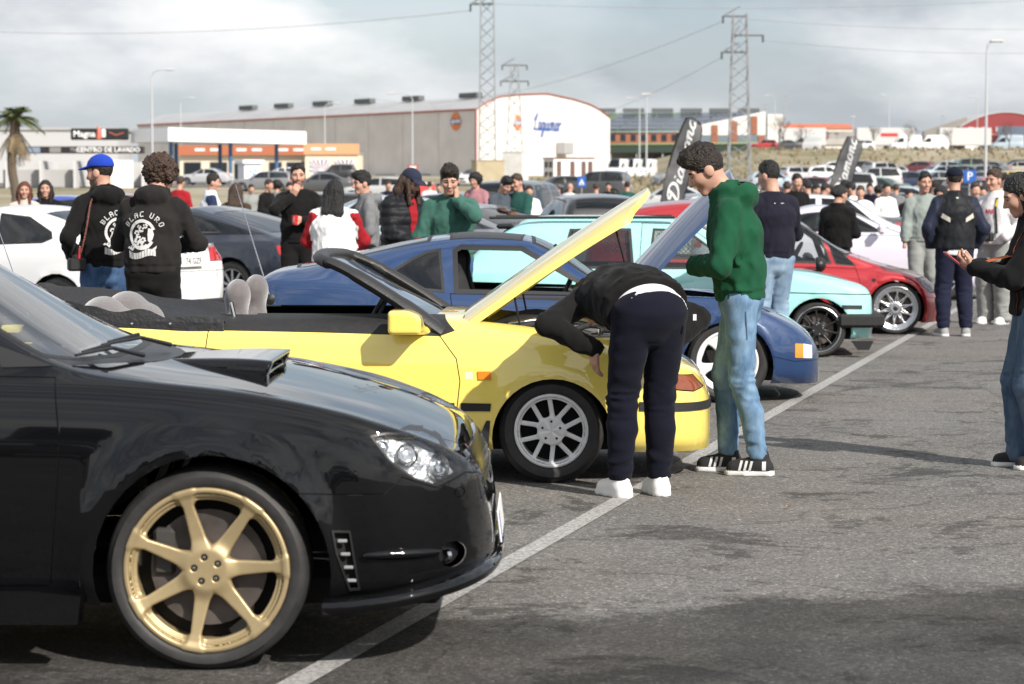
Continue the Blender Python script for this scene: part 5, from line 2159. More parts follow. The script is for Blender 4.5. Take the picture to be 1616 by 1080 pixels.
# ------------------------------------------------------------------ yellow convertible, bonnet up
def yellow_convertible():
    c = empty('convertible_car', 'yellow open top convertible with its bonnet raised and grey seats', 'car')
    place(c, *POS['yellow'])
    P = paint('yellow_car_paint', (.88, .70, .15), 0, .3, 1)
    g = .005
    reg = [
        ('boot_lid', 't', sym([(-2.98, 0), (-2.98, .55), (-3.38, .52), (-3.42, 0)]), P, dict(ring=(g, SEAM), z=(.7, 1))),
        ('cockpit', 't', sym([(-.60, 0), (-.62, .70), (-.9, .735), (-1.75, .738), (-2.3, .715), (-2.8, .60), (-2.92, .4), (-2.95, 0)]), None, dict(z=(.72, 1))),
        ('engine_bay', 't', sym([(-.46, 0), (-.47, .60), (-.40, .665), (.2, .645), (.48, .56), (.6, .40), (.63, 0)]), None, dict(z=(.5, 1))),
        ('door', 's', [(-.572, .85), (-.572, .764), (-.488, .65), (-.469, .534), (-.49, .344), (-.56, .2), (-1.55, .2), (-1.70, .42), (-1.80, .66), (-1.775, .86)], P, dict(ring=(g, SEAM), lr=1, y=(.4, 1))),
        ('belt_moulding', 's', [(-1.76, .792), (-1.2, .782), (-.575, .766), (-.50, .792), (-.58, .87), (-1.78, .87)], RUBBER, dict(lr=1, y=(.5, 1), off=.004)),
        ('side_moulding', 's', [(-.466, .421), (-.310, .419), (-.314, .379), (-.468, .379)], RUBBER, dict(lr=1, y=(.5, 1), off=.007)),
        ('side_moulding', 's', [(-.50, .421), (-1.7, .43), (-1.69, .39), (-.50, .379)], RUBBER, dict(lr=1, y=(.5, 1), off=.007)),
        ('bumper_moulding', 's', [(.455, .428), (.66, .418), (.9, .41), (.9, .368), (.66, .373), (.455, .383)], RUBBER, dict(lr=1, off=.007)),
        ('headlight', 's', [(.585, .572), (.74, .555), (.80, .487), (.74, .468), (.60, .488)], M('smoked_amber', (.22, .055, .02), .12, coat=1), dict(lr=1, y=(.4, 1), ring=(.006, SEAM), off=.004)),
        ('indicator', 's', [(-.380, .585), (-.312, .585), (-.308, .543), (-.376, .543)], AMBER, dict(lr=1, y=(.5, 1), off=.008)),
        ('sticker', 's', [(-.445, .582), (-.407, .582), (-.405, .545), (-.443, .545)], M('pale_sticker', (.62, .66, .5), .6), dict(lr=1, y=(-1, 1), on=('body',), off=.001)),
        ('arch', 's', arc_poly(.008, .232, .315, 36), None, dict(y=(.45, 2))),
        ('arch', 's', arc_poly(-2.525, .25, .32, 36), None, dict(y=(.45, 2))),
        ('tail_light', 's', [(-3.3, .74), (-3.3, .58), (-3.6, .58), (-3.6, .74)], RED_LENS, dict(lr=1, y=(.3, 2), ring=(g, SEAM))),
    ]
    out = car_shell(S_YELLOW, reg, c, P, .028, 4)
    # raised bonnet: a crowned pressing with a turned-down flange
    vs, fs, nu, nv = [], [], 22, 18
    ang = R(35.5)
    for top in (1, 0):
        for i in range(nu + 1):
            u = i / nu
            for j in range(nv + 1):
                v = 2 * j / nv - 1
                hw = .70 - .075 * u - .05 * u ** 3
                L = 1.0 + .19 * (1 - abs(v) ** 2.4)
                back = -.06 * (1 - v * v)
                x = back + (L - back) * u
                crown = .045 * (1 - v * v) - .035 * u ** 3 - (.012 if abs(v) > .93 else 0)
                z = crown - (0 if top else (.012 + .022 * (1 - min(1, 6 * min(1 - abs(v), u + .02, 1 - u + .02)))))
                vs.append((x * math.cos(ang) - z * math.sin(ang), hw * v, x * math.sin(ang) + z * math.cos(ang)))
    N1 = (nu + 1) * (nv + 1)
    for i in range(nu):
        for j in range(nv):
            a = i * (nv + 1) + j
            q = (a, a + nv + 1, a + nv + 2, a + 1)
            fs.append(q)
            fs.append(tuple(k + N1 for k in q[::-1]))
    rim = [j for j in range(nv + 1)] + [i * (nv + 1) + nv for i in range(1, nu + 1)] + [nu * (nv + 1) + j for j in range(nv - 1, -1, -1)] + [i * (nv + 1) for i in range(nu - 1, 0, -1)]
    for a, b in zip(rim, rim[1:] + rim[:1]):
        fs.append((a, b, b + N1, a + N1))
    b = MB().add(vs, fs).build('bonnet', P, c, 50)
    b.location = (-.452, 0, .835)
    rib = MB()
    for v in (-.5, 0, .5):
        rib.tube([(u * math.cos(ang) + .02, v, u * math.sin(ang) - .035) for u in (.1, .5, .95)], .022, 6)
    rib.build('bonnet_rib', P, b, 50)
    MB().tube([(.32, -.50, 1.36), (.50, -.44, .70)], .006, 6).build('bonnet_prop', BLACK, c)
    for y in (-.62, .62):
        MB().tube([(-.2, y, .98), (-.15, y, .72)], .006, 6).build('bonnet_strut', BLACK, c)
    # engine bay
    MB().box((.08, 0, .42), (1.06, 1.16, .1)).build('bay_floor', DARK, c)
    for s in (-1, 1):
        MB().box((.02, s * .635, .62), (.9, .03, .26), 0, None, .01).build('inner_wing', P, c)
    MB().box((.60, 0, .52), (.05, 1.0, .2), 0, None, .02).build('front_panel', P, c)
    eng = MB().box((.08, .08, .60), (.5, .55, .24), 0, None, .03).build('engine_block', M('engine_alloy', (.28, .28, .29), .45, metal=.7, var=(12, .4)), c)
    MB().box((.08, .08, .745), (.46, .26, .05), 0, None, .02).build('cam_cover', M('cam_cover_grey', (.2, .2, .21), .4, metal=.5), eng)
    MB().box((.27, -.44, .67), (.22, .20, .16), 0, None, .02).build('battery', BLACK, c)
    MB().box((-.25, -.46, .72), (.16, .16, .16), 0, None, .03).build('washer_bottle', M('milky_plastic', (.6, .6, .55), .5), c)
    MB().box((.38, -.12, .69), (.3, .2, .1), 0, None, .04).build('air_filter_box', M('grey_plastic', (.1, .1, .1), .6), c)
    for k, (a, d, e, r, mt) in enumerate([((-.3, -.5, .74), (-.1, -.3, .80), (.2, -.25, .74), .022, RUBBER), ((-.36, .1, .76), (-.1, .3, .83), (.3, .34, .72), .025, RUBBER), ((.0, -.5, .72), (.2, -.2, .79), (.45, .1, .71), .016, RUBBER),
                                          ((-.3, -.2, .79), (.1, -.12, .82), (.42, -.3, .74), .018, ALU), ((-.38, -.4, .78), (-.2, -.1, .82), (.0, .2, .8), .02, M('grey_plastic'))]):
        MB().tube(spline([a, d, e], 6), r, 8).build('hose', mt, c, 60)
    for k in range(8):
        MB().tube([(-.1 + .07 * k, -.52 + .02 * (k % 3), .70), (-.1 + .07 * k, -.52 + .02 * (k % 3), .765 + .02 * (k % 2))], [.012, .009], 7).build('bolt', CHROME if k % 2 else BLACK, c)
    # windscreen frame
    fr = MB()
    for s in (-1, 1):
        q = spline([(-.56, s * .73, .775), (-.80, s * .695, .94), (-1.05, s * .655, 1.09), (-1.18, s * .62, 1.148)], 6)
        fr.tube(q, [.070] * 6 + [.062] * 6 + [.053] * 6 + [.046], 10, 0, True, .55)
    fr.tube(spline([(-1.17, -.635, 1.138), (-1.225, -.5, 1.158), (-1.26, 0, 1.168), (-1.225, .5, 1.158), (-1.17, .635, 1.138)], 6), .042, 10, 0, True, .75)
    fr.build('windscreen_frame', M('black_vinyl_trim', (.018, .018, .019), .5, bump=(120, .2)), c, 60)
    vs, fs = [], []
    for i in range(9):
        u = i / 8
        for j in range(13):
            v = 2 * j / 12 - 1
            bow = .10 * (1 - v * v) * (1 - .3 * u)
            vs.append((-.57 - .61 * u + bow * (.9 - .9 * u) - .05 * (1 - v * v) * u, v * (.71 - .08 * u), .79 + .355 * u + .02 * (1 - v * v) * u))
    for i in range(8):
        for j in range(12):
            a = i * 13 + j
            fs.append((a, a + 1, a + 14, a + 13))
    MB().add(vs, fs).build('windscreen', GLASS, c, 80)

    def mir(p):
        d = rbox(p, (-.01, 0, 0), (.085 , .10, .062), .022)
        d = smax(d, p[:, 0] * .55 + p[:, 2] * .85 - .062, .02)
        return smin(d, rc(p, (.03, .06, -.035), (.10, .15, -.06), .03, .022), .03)
    o = solid('door_mirror', mir, (-.13, -.14, -.12), (.16, .20, .10), .0085, P, c)
    o.location = (-.735, -.90, .845)
    MB().prism([(-.56, .79), (-.66, .80), (-.80, .91), (-.84, .90), (-.83, .86), (-.78, .80)], -.712, -.70).build('quarter_light', GLASS, c)
    MB().tube([(-.80, -.70, .80), (-.77, -.70, .915)], .014, 8).build('quarter_post', M('cream_trim', (.5, .5, .44), .5), c)
    # cabin
    for s in (-1, 1):
        MB().box((-1.2, s * .735, .60), (1.25, .03, .40), 0, None, .01).build('door_card', M('door_card_grey', (.045, .045, .05), .8, var=(6, .15)), c)
        MB().box((-2.35, s * .715, .6), (1.1, .03, .42), 0, None, .01).build('side_trim', TRIM, c)
    MB().box((-1.7, 0, .3), (2.4, 1.45, .04)).build('cabin_floor', DARK, c)
    MB().prism([(-.58, .45), (-.56, .80), (-.78, .83), (-.9, .80), (-.88, .5)], -.70, .70).build('dashboard', TRIM, c, 40)
    steering(c, -1.02, .34, .80, BLACK, .18, .5)
    for y in (-.35, .35):
        s = seat(c, -1.44, y, .085, GREY_SEAT)
        s.rotation_euler = (0, .1, 0)
    rear = solid('rear_seat', lambda p: smin(smin(ell(p, (-2.42, -.33, .80), (.13, .26, .15)), ell(p, (-2.42, .33, .80), (.13, .26, .15)), .04), smin(ell(p, (-2.3, -.33, .74), (.09, .27, .14)), ell(p, (-2.3, .33, .74), (.09, .27, .14)), .04), .03),
                 (-2.7, -.66, .5), (-2.1, .66, 1.0), .02, GREY_SEAT, c)
    MB().tube([(-1.66, -.60, .80), (-1.69, -.60, .93)], .012, 8).build('belt_guide', CHROME, c)
    vinyl = M('black_vinyl', (.016, .016, .018), .55, bump=(35, .35, .02))

    # slack cover behind the seats: sags in the middle, edges rise towards the back, skirt down to the body
    nu, nv = 40, 44
    vs, fs = [], []
    for i in range(nu + 1):
        u = i / nu
        x = -1.70 - 1.27 * u
        hw = .765 - .22 * max(0, (u - .45) / .55) ** 2
        top = .835 + .145 * min(1, u * 1.05)
        for j in range(nv + 1):
            v = 2 * j / nv - 1
            if j in (0, nv):
                vs.append((x, (hw + .014) * v, .787))
                continue
            w = v * nv / (nv - 2)
            s_ = max(abs(w) ** 2.2, max(0, (u - .72) / .28) ** 1.3)
            vs.append((x, hw * w, .735 + (top - .735) * min(1, s_)))
    V_ = np.array(vs)
    wob = vnoise(V_ * np.array([1, .7, 1]), 7, 3) * .020 + vnoise(V_, 17, 4) * .008
    V_[:, 2] += np.where(V_[:, 2] > .79, wob, wob * .5)
    fs = [(i * (nv + 1) + j, i * (nv + 1) + j + 1, (i + 1) * (nv + 1) + j + 1, (i + 1) * (nv + 1) + j) for i in range(nu) for j in range(nv)]
    last = len(V_)
    back = [(p[0] - .02, p[1], .787) for p in V_[nu * (nv + 1):]]
    fs += [(nu * (nv + 1) + j, nu * (nv + 1) + j + 1, last + j + 1, last + j) for j in range(nv)]
    MB().add([tuple(p) for p in V_] + back, fs).build('folded_roof', vinyl, c, 60)
    MB().prism([(-1.70, .79), (-1.72, .83), (-2.9, .86), (-2.95, .80), (-2.3, .80)], -.778, -.745).build('roof_cover_edge', vinyl, c)
    for x in (-1.98, -2.18, -2.4, -2.6):
        MB().lathe([(0, .006), (.007, .004), (.009, 0)], 10, 0, Matrix.Translation((x, -.779, .825)) @ RZ).build('snap_button', CHROME, c, 40)
    MB().tube([(-2.72, -.74, .83), (-2.93, -.80, 1.50)], [.004, .002], 6).build('aerial', CHROME, c)
    for s in (-1, 1):
        wheel(c, 0, s * .79, .275, .275, .188, .19, 'double', SILVER, s, res=.0035 if s < 0 else .006, lug=(5, .048, M('dark_nut', (.03, .03, .03), .4, metal=.6)), rot=.1, disc=False, full=s < 0)
        wheel(c, -2.525, s * .79, .275, .275, .188, .19, 'double', SILVER, s, res=.006, full=False)
        MB().prism([(-.40, .10), (-.42, .14), (-.335, .33), (-.315, .33), (-.33, .12)], s * .66, s * .82).build('mud_flap', BLACK, c)
    for x in (0, -2.525):
        for s in (-1, 1):
            housing(c, x, s, .8, .25, .335)
    belly(c, -3.3, .6, .55, .15, .28)
    MB().box((.70, 0, .17), (.12, .9, .09), 0, None, .03).build('front_valance', P, c)
    return c


# ------------------------------------------------------------------ blue wedge coupe, bonnet up
def raised_bonnet(c, P, loc, ang, L, hw0, hw1, bow, crown=.04):
    vs, fs, nu, nv = [], [], 18, 16
    for top in (1, 0):
        for i in range(nu + 1):
            u = i / nu
            for j in range(nv + 1):
                v = 2 * j / nv - 1
                x = (L + bow * (1 - v * v)) * u
                z = crown * (1 - v * v) - .05 * u ** 2.5 - (0 if top else .03)
                vs.append((x * math.cos(ang) - z * math.sin(ang), (hw0 + (hw1 - hw0) * u) * v, x * math.sin(ang) + z * math.cos(ang)))
    N1 = (nu + 1) * (nv + 1)
    for i in range(nu):
        for j in range(nv):
            a = i * (nv + 1) + j
            q = (a, a + nv + 1, a + nv + 2, a + 1)
            fs += [q, tuple(k + N1 for k in q[::-1])]
    rim = list(range(nv + 1)) + [i * (nv + 1) + nv for i in range(1, nu + 1)] + [nu * (nv + 1) + j for j in range(nv - 1, -1, -1)] + [i * (nv + 1) for i in range(nu - 1, 0, -1)]
    fs += [(a, b, b + N1, a + N1) for a, b in zip(rim, rim[1:] + rim[:1])]
    b = MB().add(vs, fs).build('bonnet', P, c, 50)
    b.location = loc
    return b


def blue_coupe():
    c = empty('coupe_car', 'dark blue wedge shaped coupe with raised bonnet and white five spoke wheels', 'car')
    place(c, *POS['blue'])
    P = paint('blue_car_paint', (.009, .036, .115), .1, .3, 1)
    g = .006
    reg = [
        ('roof_panel', 't', sym([(-1.46, 0), (-1.47, .47), (-2.0, .47), (-2.02, 0)]), BLACK, dict(z=(1.0, 1.4), ring=(.02, SEAL, 'roof_seal', .001))),
        ('rear_window', 't', sym([(-2.14, 0), (-2.14, .46), (-2.8, .52), (-3.12, .44), (-3.16, 0)]), TINT, dict(z=(.8, 1.4), ring=(.03, SEAL, 'window_seal', .001))),
        ('windscreen', 't', sym([(-1.42, 0), (-1.40, .48), (-1.1, .56), (-.82, .63), (-.76, .3), (-.74, 0)]), GLASS, dict(z=(.8, 1.4), ring=(.03, SEAL, 'windscreen_seal', .001))),
        ('engine_bay', 't', sym([(-.62, 0), (-.62, .58), (0, .56), (.22, .48), (.26, 0)]), None, dict(z=(.4, 1))),
        ('door', 's', [(-.70, .76), (-.72, .5), (-.78, .22), (-1.75, .22), (-1.93, .4), (-1.985, .78)], P, dict(ring=(g, SEAM), lr=1, y=(.4, 1))),
        ('window_opening', 's', [(-1.955, .775), (-1.975, 1.09), (-1.92, 1.125), (-1.47, 1.115), (-1.12, .915), (-.90, .768)], None, dict(lr=1, y=(.4, 1), ring=(.035, BLACK, 'window_frame', .002))),
        ('quarter_window', 's', [(-2.46, .875), (-2.38, .96), (-2.277, 1.025), (-2.17, 1.075), (-2.06, 1.10), (-2.02, .783), (-2.33, .81)], TINT, dict(lr=1, y=(.4, 1), ring=(.02, SEAL, 'window_seal', .002))),
        ('side_strip', 's', [(-3.5, .648), (-2.48, .652), (-2.0, .634), (-.8, .60), (-.42, .585), (-.42, .575), (-.8, .588), (-2.0, .622), (-2.48, .640), (-3.5, .636)], RUBBER, dict(lr=1, off=.005)),
        ('headlight_lid', 't', [(-.02, -.56), (.05, -.735), (.24, -.735), (.30, -.66), (.27, -.52)], P, dict(z=(.4, 1), ring=(g, SEAM))),
        ('headlight_lid', 't', [(-.02, .56), (.05, .735), (.24, .735), (.30, .66), (.27, .52)], P, dict(z=(.4, 1), ring=(g, SEAM))),
        ('indicator', 's', [(.483, .424), (.545, .420), (.545, .320), (.483, .325)], AMBER, dict(lr=1, y=(.3, 1), off=.004)),
        ('side_lamp', 's', [(.546, .420), (.612, .405), (.612, .314), (.546, .320)], M('white_lens', (.75, .74, .7), .15, coat=1), dict(lr=1, y=(.3, 1), off=.004)),
        ('bumper_slot', 's', [(.555, .27), (.585, .265), (.583, .225), (.553, .23)], DARK, dict(lr=1, y=(.3, 1), off=-.01)),
        ('bumper', 's', [(.30, .345), (.48, .30), (.72, .30), (.72, .1), (.25, .1), (.27, .25)], P, dict(ring=(.004, SEAM))),
        ('arch', 's', arc_poly(.0, .255, .328, 36), None, dict(y=(.4, 2))),
        ('arch', 's', arc_poly(-2.4, .265, .325, 36), None, dict(y=(.4, 2))),
        ('tail_light', 's', [(-3.36, .80), (-3.36, .66), (-3.6, .66), (-3.6, .80)], RED_LENS, dict(lr=1, y=(.2, 2), ring=(g, SEAM))),
    ]
    car_shell(S_BLUE, reg, c, P, .03, 4)
    b = raised_bonnet(c, P, (-.64, 0, .80), R(48), 1.0, .64, .54, .10, .13)
    MB().tube([(-.12, -.42, 1.34), (.16, -.5, .72)], .007, 6).build('bonnet_prop', STEEL, c)
    MB().box((-.2, 0, .4), (.9, 1.05, .1)).build('bay_floor', DARK, c)
    MB().box((-.15, 0, .56), (.5, .5, .2), 0, None, .03).build('engine_block', M('engine_alloy'), c)
    for s in (-1, 1):
        wheel(c, 0, s * .775, .295, .295, .218, .2, 'dial', WHEELWHITE, s, res=.0042 if s < 0 else .007, lug=(5, .045, DARK), disc=False, full=s < 0)
        wheel(c, -2.4, s * .775, .295, .295, .218, .2, 'dial', WHEELWHITE, s, res=.007, full=False)
        for x in (0, -2.4):
            housing(c, x, s, .78, .27, .345)
        MB().box((-1.4, s * .70, .58), (1.1, .03, .36), 0, None, .01).build('door_card', TRIM, c)
    belly(c, -3.2, .45, .5, .14, .28)
    MB().prism([(-.72, .5), (-.74, .80), (-.95, .825), (-1.05, .78), (-1.03, .5)], -.66, .66).build('dashboard', TRIM, c, 40)
    MB().box((-1.6, 0, .28), (2.2, 1.3, .04)).build('cabin_floor', DARK, c)
    steering(c, -1.16, -.32, .79, BLACK, .18, .4)
    for y in (-.32, .32):
        seat(c, -1.62, y, .16, BLACK_SEAT)
    mirror_shell(c, -1.0, .86, .83, P, 1, (.12, .18, .11))
    MB().box((-1.24, 0, 1.09), (.03, .22, .06), 0, None, .012).build('rear_mirror', BLACK, c)
    a = MB().tube([(-3.28, -.70, .74), (-3.52, -.74, 1.56)], [.006, .0025], 6).build('aerial', CHROME, c)
    MB().lathe([(.0, .012), (.022, .008), (.04, 0)], 16, 0, Matrix.Translation((-3.28, -.715, .735)) @ RZ).build('aerial_base', BLACK, a, 40)
    MB().box((-3.46, 0, .42), (.08, 1.3, .2), 0, None, .03).build('rear_bumper', P, c)
    return c


# ------------------------------------------------------------------ pale turquoise hatchback
def turquoise_hatch():
    c = empty('hatchback_car', 'pale turquoise boxy hatchback with black bumper and black deep dish wheels', 'car')
    place(c, *POS['turq'])
    P = paint('turquoise_car_paint', (.33, .66, .64), 0, .35, .9)
    g = .006
    reg = [
        ('bonnet', 't', sym([(-.40, 0), (-.42, .66), (.0, .69), (.40, .64), (.47, .5), (.48, 0)]), P, dict(ring=(g, SEAM), z=(.5, 1))),
        ('windscreen', 't', sym([(-1.22, 0), (-1.2, .53), (-.56, .63), (-.46, .3), (-.45, 0)]), GLASS, dict(ring=(.025, SEAL, 'windscreen_seal', .001), z=(.8, 1.4))),
        ('rear_window', 't', sym([(-2.72, 0), (-2.73, .48), (-3.16, .53), (-3.17, 0)]), GLASS, dict(ring=(.025, SEAL, 'window_seal', .001), z=(.85, 1.4))),
        ('door', 's', [(-.62, .80), (-.58, .6), (-.60, .25), (-1.5, .25), (-1.60, .5), (-1.63, .8), (-1.60, 1.22), (-1.2, 1.21)], P, dict(ring=(g, SEAM), lr=1, y=(.4, 1))),
        ('window', 's', [(-1.55, .80), (-1.50, 1.17), (-1.19, 1.16), (-.70, .80)], GLASS, dict(ring=(.022, SEAL, 'window_seal', .002), lr=1, y=(.4, 1))),
        ('window', 's', [(-2.36, .80), (-2.26, 1.165), (-1.70, 1.17), (-1.67, .805)], SMOKE, dict(ring=(.024, SEAL, 'window_seal', .002), lr=1, y=(.4, 1))),
        ('quarter_window', 's', [(-2.56, .80), (-2.50, .885), (-2.43, .885), (-2.42, .80)], GLASS, dict(ring=(.014, SEAL, 'window_seal', .002), lr=1, y=(.4, 1))),
        ('side_line', 's', [(-3.3, .622), (-.6, .602), (.5, .575), (.5, .567), (-.6, .594), (-3.3, .614)], SEAL, dict(lr=1, y=(.3, 1), off=.003)),
        ('side_marker', 's', [(.212, .478), (.395, .474), (.395, .440), (.212, .443)], RUBBER, dict(lr=1, y=(.3, 1), off=.006)),
        ('grille', 's', [(.44, .60), (.6, .60), (.6, .44), (.46, .44)], BLACK, dict(y=(-1, .55))),
        ('arch', 's', arc_poly(.0, .24, .302, 34), None, dict(y=(.4, 2))),
        ('arch', 's', arc_poly(-2.4, .25, .30, 34), None, dict(y=(.4, 2))),
        ('tail_light', 's', [(-3.2, .72), (-3.2, .58), (-3.4, .58), (-3.4, .72)], RED_LENS, dict(lr=1, y=(.3, 2), ring=(g, SEAM))),
    ]
    car_shell(S_TURQ, reg, c, P, .035, 4)
    m = MB()
    for s in (-1, 1):
        m.box((.36, s * .765, .335), (.36, .06, .125), 0, None, .025)
    m.box((.55, 0, .335), (.1, 1.56, .125), 0, None, .025)
    m.build('front_bumper', RUBBER, c)
    MB().box((-3.34, 0, .38), (.12, 1.5, .14), 0, None, .03).build('rear_bumper', RUBBER, c)
    MB().prism([(.30, .15), (.50, .15), (.46, .07), (.36, .07)], -.76, -.70).build('front_skirt', BLACK, c)
    MB().box((-2.86, 0, 1.185), (.16, 1.0, .05), 0, None, .02).build('roof_spoiler', BLACK, c)
    for s in (-1, 1):
        if s < 0:
            m = MB()
            for (xa, xb) in ((-1.47, -1.13), (-1.96, -1.73)):
                for k in range(-14, 30):
                    for sg in (-1, 1):
                        seg = [t for t in np.linspace(-.2, .2, 41) if xa < xa + k * .045 + t < xb and .93 < 1.05 + sg * t < 1.15]
                        if len(seg) > 2:
                            q = [(xa + k * .045 + t, -.70 + (1.05 + sg * t - .80) * .30, 1.05 + sg * t) for t in (seg[0], seg[-1])]
                            m.tube(q, .004, 3)
            tag(m.build('net', WHITE, c), kind='stuff')
        MB().tube([(-3.0, s * .6, 1.285 - .02), (-1.3, s * .6, 1.27)], .014, 6).build('roof_rail', BLACK, c)
        wheel(c, 0, s * .75, .255, .255, .20, .2, 'ten', BLACKRIM, s, res=.005 if s < 0 else .008, lug=(4, .045, CHROME), full=s < 0)
        wheel(c, -2.4, s * .75, .255, .255, .20, .2, 'ten', BLACKRIM, s, res=.008, full=False)
        if s < 0:
            MB().lathe([(.203, -.004), (.210, .004), (.203, .008), (.196, .003), (.193, -.02)], 40, 0, Matrix.Translation((0, -.75, .255)) @ RZ).build('rim_lip', ALU, c, 50)
        for x in (0, -2.4):
            housing(c, x, s, .755, .25, .315)
        mirror_shell(c, -.78, s * .87, .84, BLACK, s)
        h = MB().box((-1.45, s * .778, .69), (.16, .02, .03), 0, None, .008).build('door_handle', BLACK, c)
    MB().box((-2.47, -.722, .835), (.10, .004, .05)).build('sticker', WHITE, c)
    belly(c, -3.1, .4, .5, .15, .28)
    MB().prism([(-.5, .5), (-.5, .80), (-.8, .82), (-.85, .5)], -.66, .66).build('dashboard', TRIM, c, 40)
    MB().box((-1.7, 0, .3), (2.6, 1.35, .04)).build('cabin_floor', DARK, c)
    for y in (-.33, .33):
        seat(c, -1.35, y, .22, BLACK_SEAT)
    steering(c, -.98, .33, .82, BLACK, .18, .5)
    return c


# ------------------------------------------------------------------ red small hatchback
def red_hatch():
    c = empty('hatchback_car', 'metallic red rounded hatchback with silver mesh wheels beside the turquoise car', 'car')
    place(c, *POS['red'])
    P = paint('red_car_paint', (.42, .014, .02), .35, .3, 1)
    g = .006
    up = lambda q: [(x, z if z < .72 else .72 + (z - .72) * 1.18) for x, z in q]
    reg = [
        ('bonnet', 't', sym([(-.34, 0), (-.38, .66), (-.1, .70), (.2, .6), (.33, .4), (.36, 0)]), P, dict(ring=(g, SEAM), z=(.5, 1))),
        ('windscreen', 't', sym([(-1.2, 0), (-1.15, .56), (-.8, .655), (-.5, .70), (-.42, .4), (-.40, 0)]), GLASS, dict(ring=(.025, SEAL, 'windscreen_seal', .001), z=(.7, 1.4))),
        ('rear_window', 't', sym([(-2.95, 0), (-2.93, .5), (-3.2, .52), (-3.22, 0)]), TINT, dict(z=(.8, 1.4))),
        ('door', 's', [(-.42, .70), (-.36, .5), (-.40, .2), (-1.35, .2), (-1.45, .4), (-1.5, .72)], P, dict(ring=(g, SEAM), lr=1, y=(.4, 1))),
        ('window', 's', up([(-2.75, .79), (-2.6, 1.02), (-2.2, 1.2), (-1.75, 1.235), (-1.3, 1.18), (-.93, 1.06), (-.77, .965), (-.67, .735)]), GLASS, dict(ring=(.02, SEAL, 'window_seal', .002), lr=1, y=(.4, 1))),
        ('quarter_window', 's', up([(-.63, .732), (-.72, .93), (-.55, .84), (-.41, .715)]), GLASS, dict(ring=(.014, SEAL, 'window_seal', .002), lr=1, y=(.4, 1))),
        ('headlight', 's', [(.20, .595), (.31, .60), (.42, .49), (.44, .42), (.36, .44), (.27, .52)], LENS, dict(lr=1, y=(.3, 1), ring=(.01, BLACK, 'headlight_seal', .0))),
        ('indicator', 's', arc_poly(-.235, .573, .022, 10, .7), BLACK, dict(lr=1, y=(.4, 1), off=.005)),
        ('bumper', 's', [(.20, .385), (.33, .40), (.44, .38), (.56, .36), (.56, .1), (.2, .1), (.26, .25)], P, dict(ring=(.005, SEAM))),
        ('door_handle', 's', [(-1.30, .655), (-1.16, .655), (-1.17, .635), (-1.29, .635)], BLACK, dict(lr=1, y=(.4, 1), off=.01)),
        ('arch', 's', arc_poly(.0, .265, .305, 34), None, dict(y=(.4, 2))),
        ('arch', 's', arc_poly(-2.46, .265, .305, 34), None, dict(y=(.4, 2))),
    ]
    out = car_shell(S_RED, reg, c, P, .035, 4)
    for h in out['headlight']:
        tail_piece(h, -.035, REFLECTOR, 'headlight_bowl', h)
    for s in (-1, 1):
        wheel(c, 0, s * .80, .275, .275, .232, .2, 'mesh', ALU, s, res=.0046 if s < 0 else .009, lug=(4, .045, CHROME), rot=.1, cap=BLACK, full=s < 0)
        wheel(c, -2.46, s * .80, .275, .275, .232, .2, 'mesh', ALU, s, res=.009, full=False)
        mirror_shell(c, -.82, s * .93, .74, BLACK, s, (.13, .2, .13))
        for x in (0, -2.46):
            housing(c, x, s, .79, .27, .325)
    belly(c, -3.0, .4, .55, .12, .25)
    MB().prism([(-.5, .4), (-.5, .72), (-.9, .74), (-.95, .4)], -.70, .70).build('dashboard', TRIM, c, 40)
    MB().box((-1.7, 0, .28), (2.4, 1.45, .04)).build('cabin_floor', DARK, c)
    for y in (-.35, .35):
        seat(c, -1.4, y, .2, M('light_seat_cloth', (.25, .25, .26), .9))
    steering(c, -1.0, .35, .78, BLACK, .18, .5)
    return c


black_saloon()
yellow_convertible()
blue_coupe()
turquoise_hatch()
red_hatch()


# ------------------------------------------------------------------ other cars
BODYC = M('body_paint', (.5, .5, .5), .35, coat=1, obj=True, coat_rough=.03)


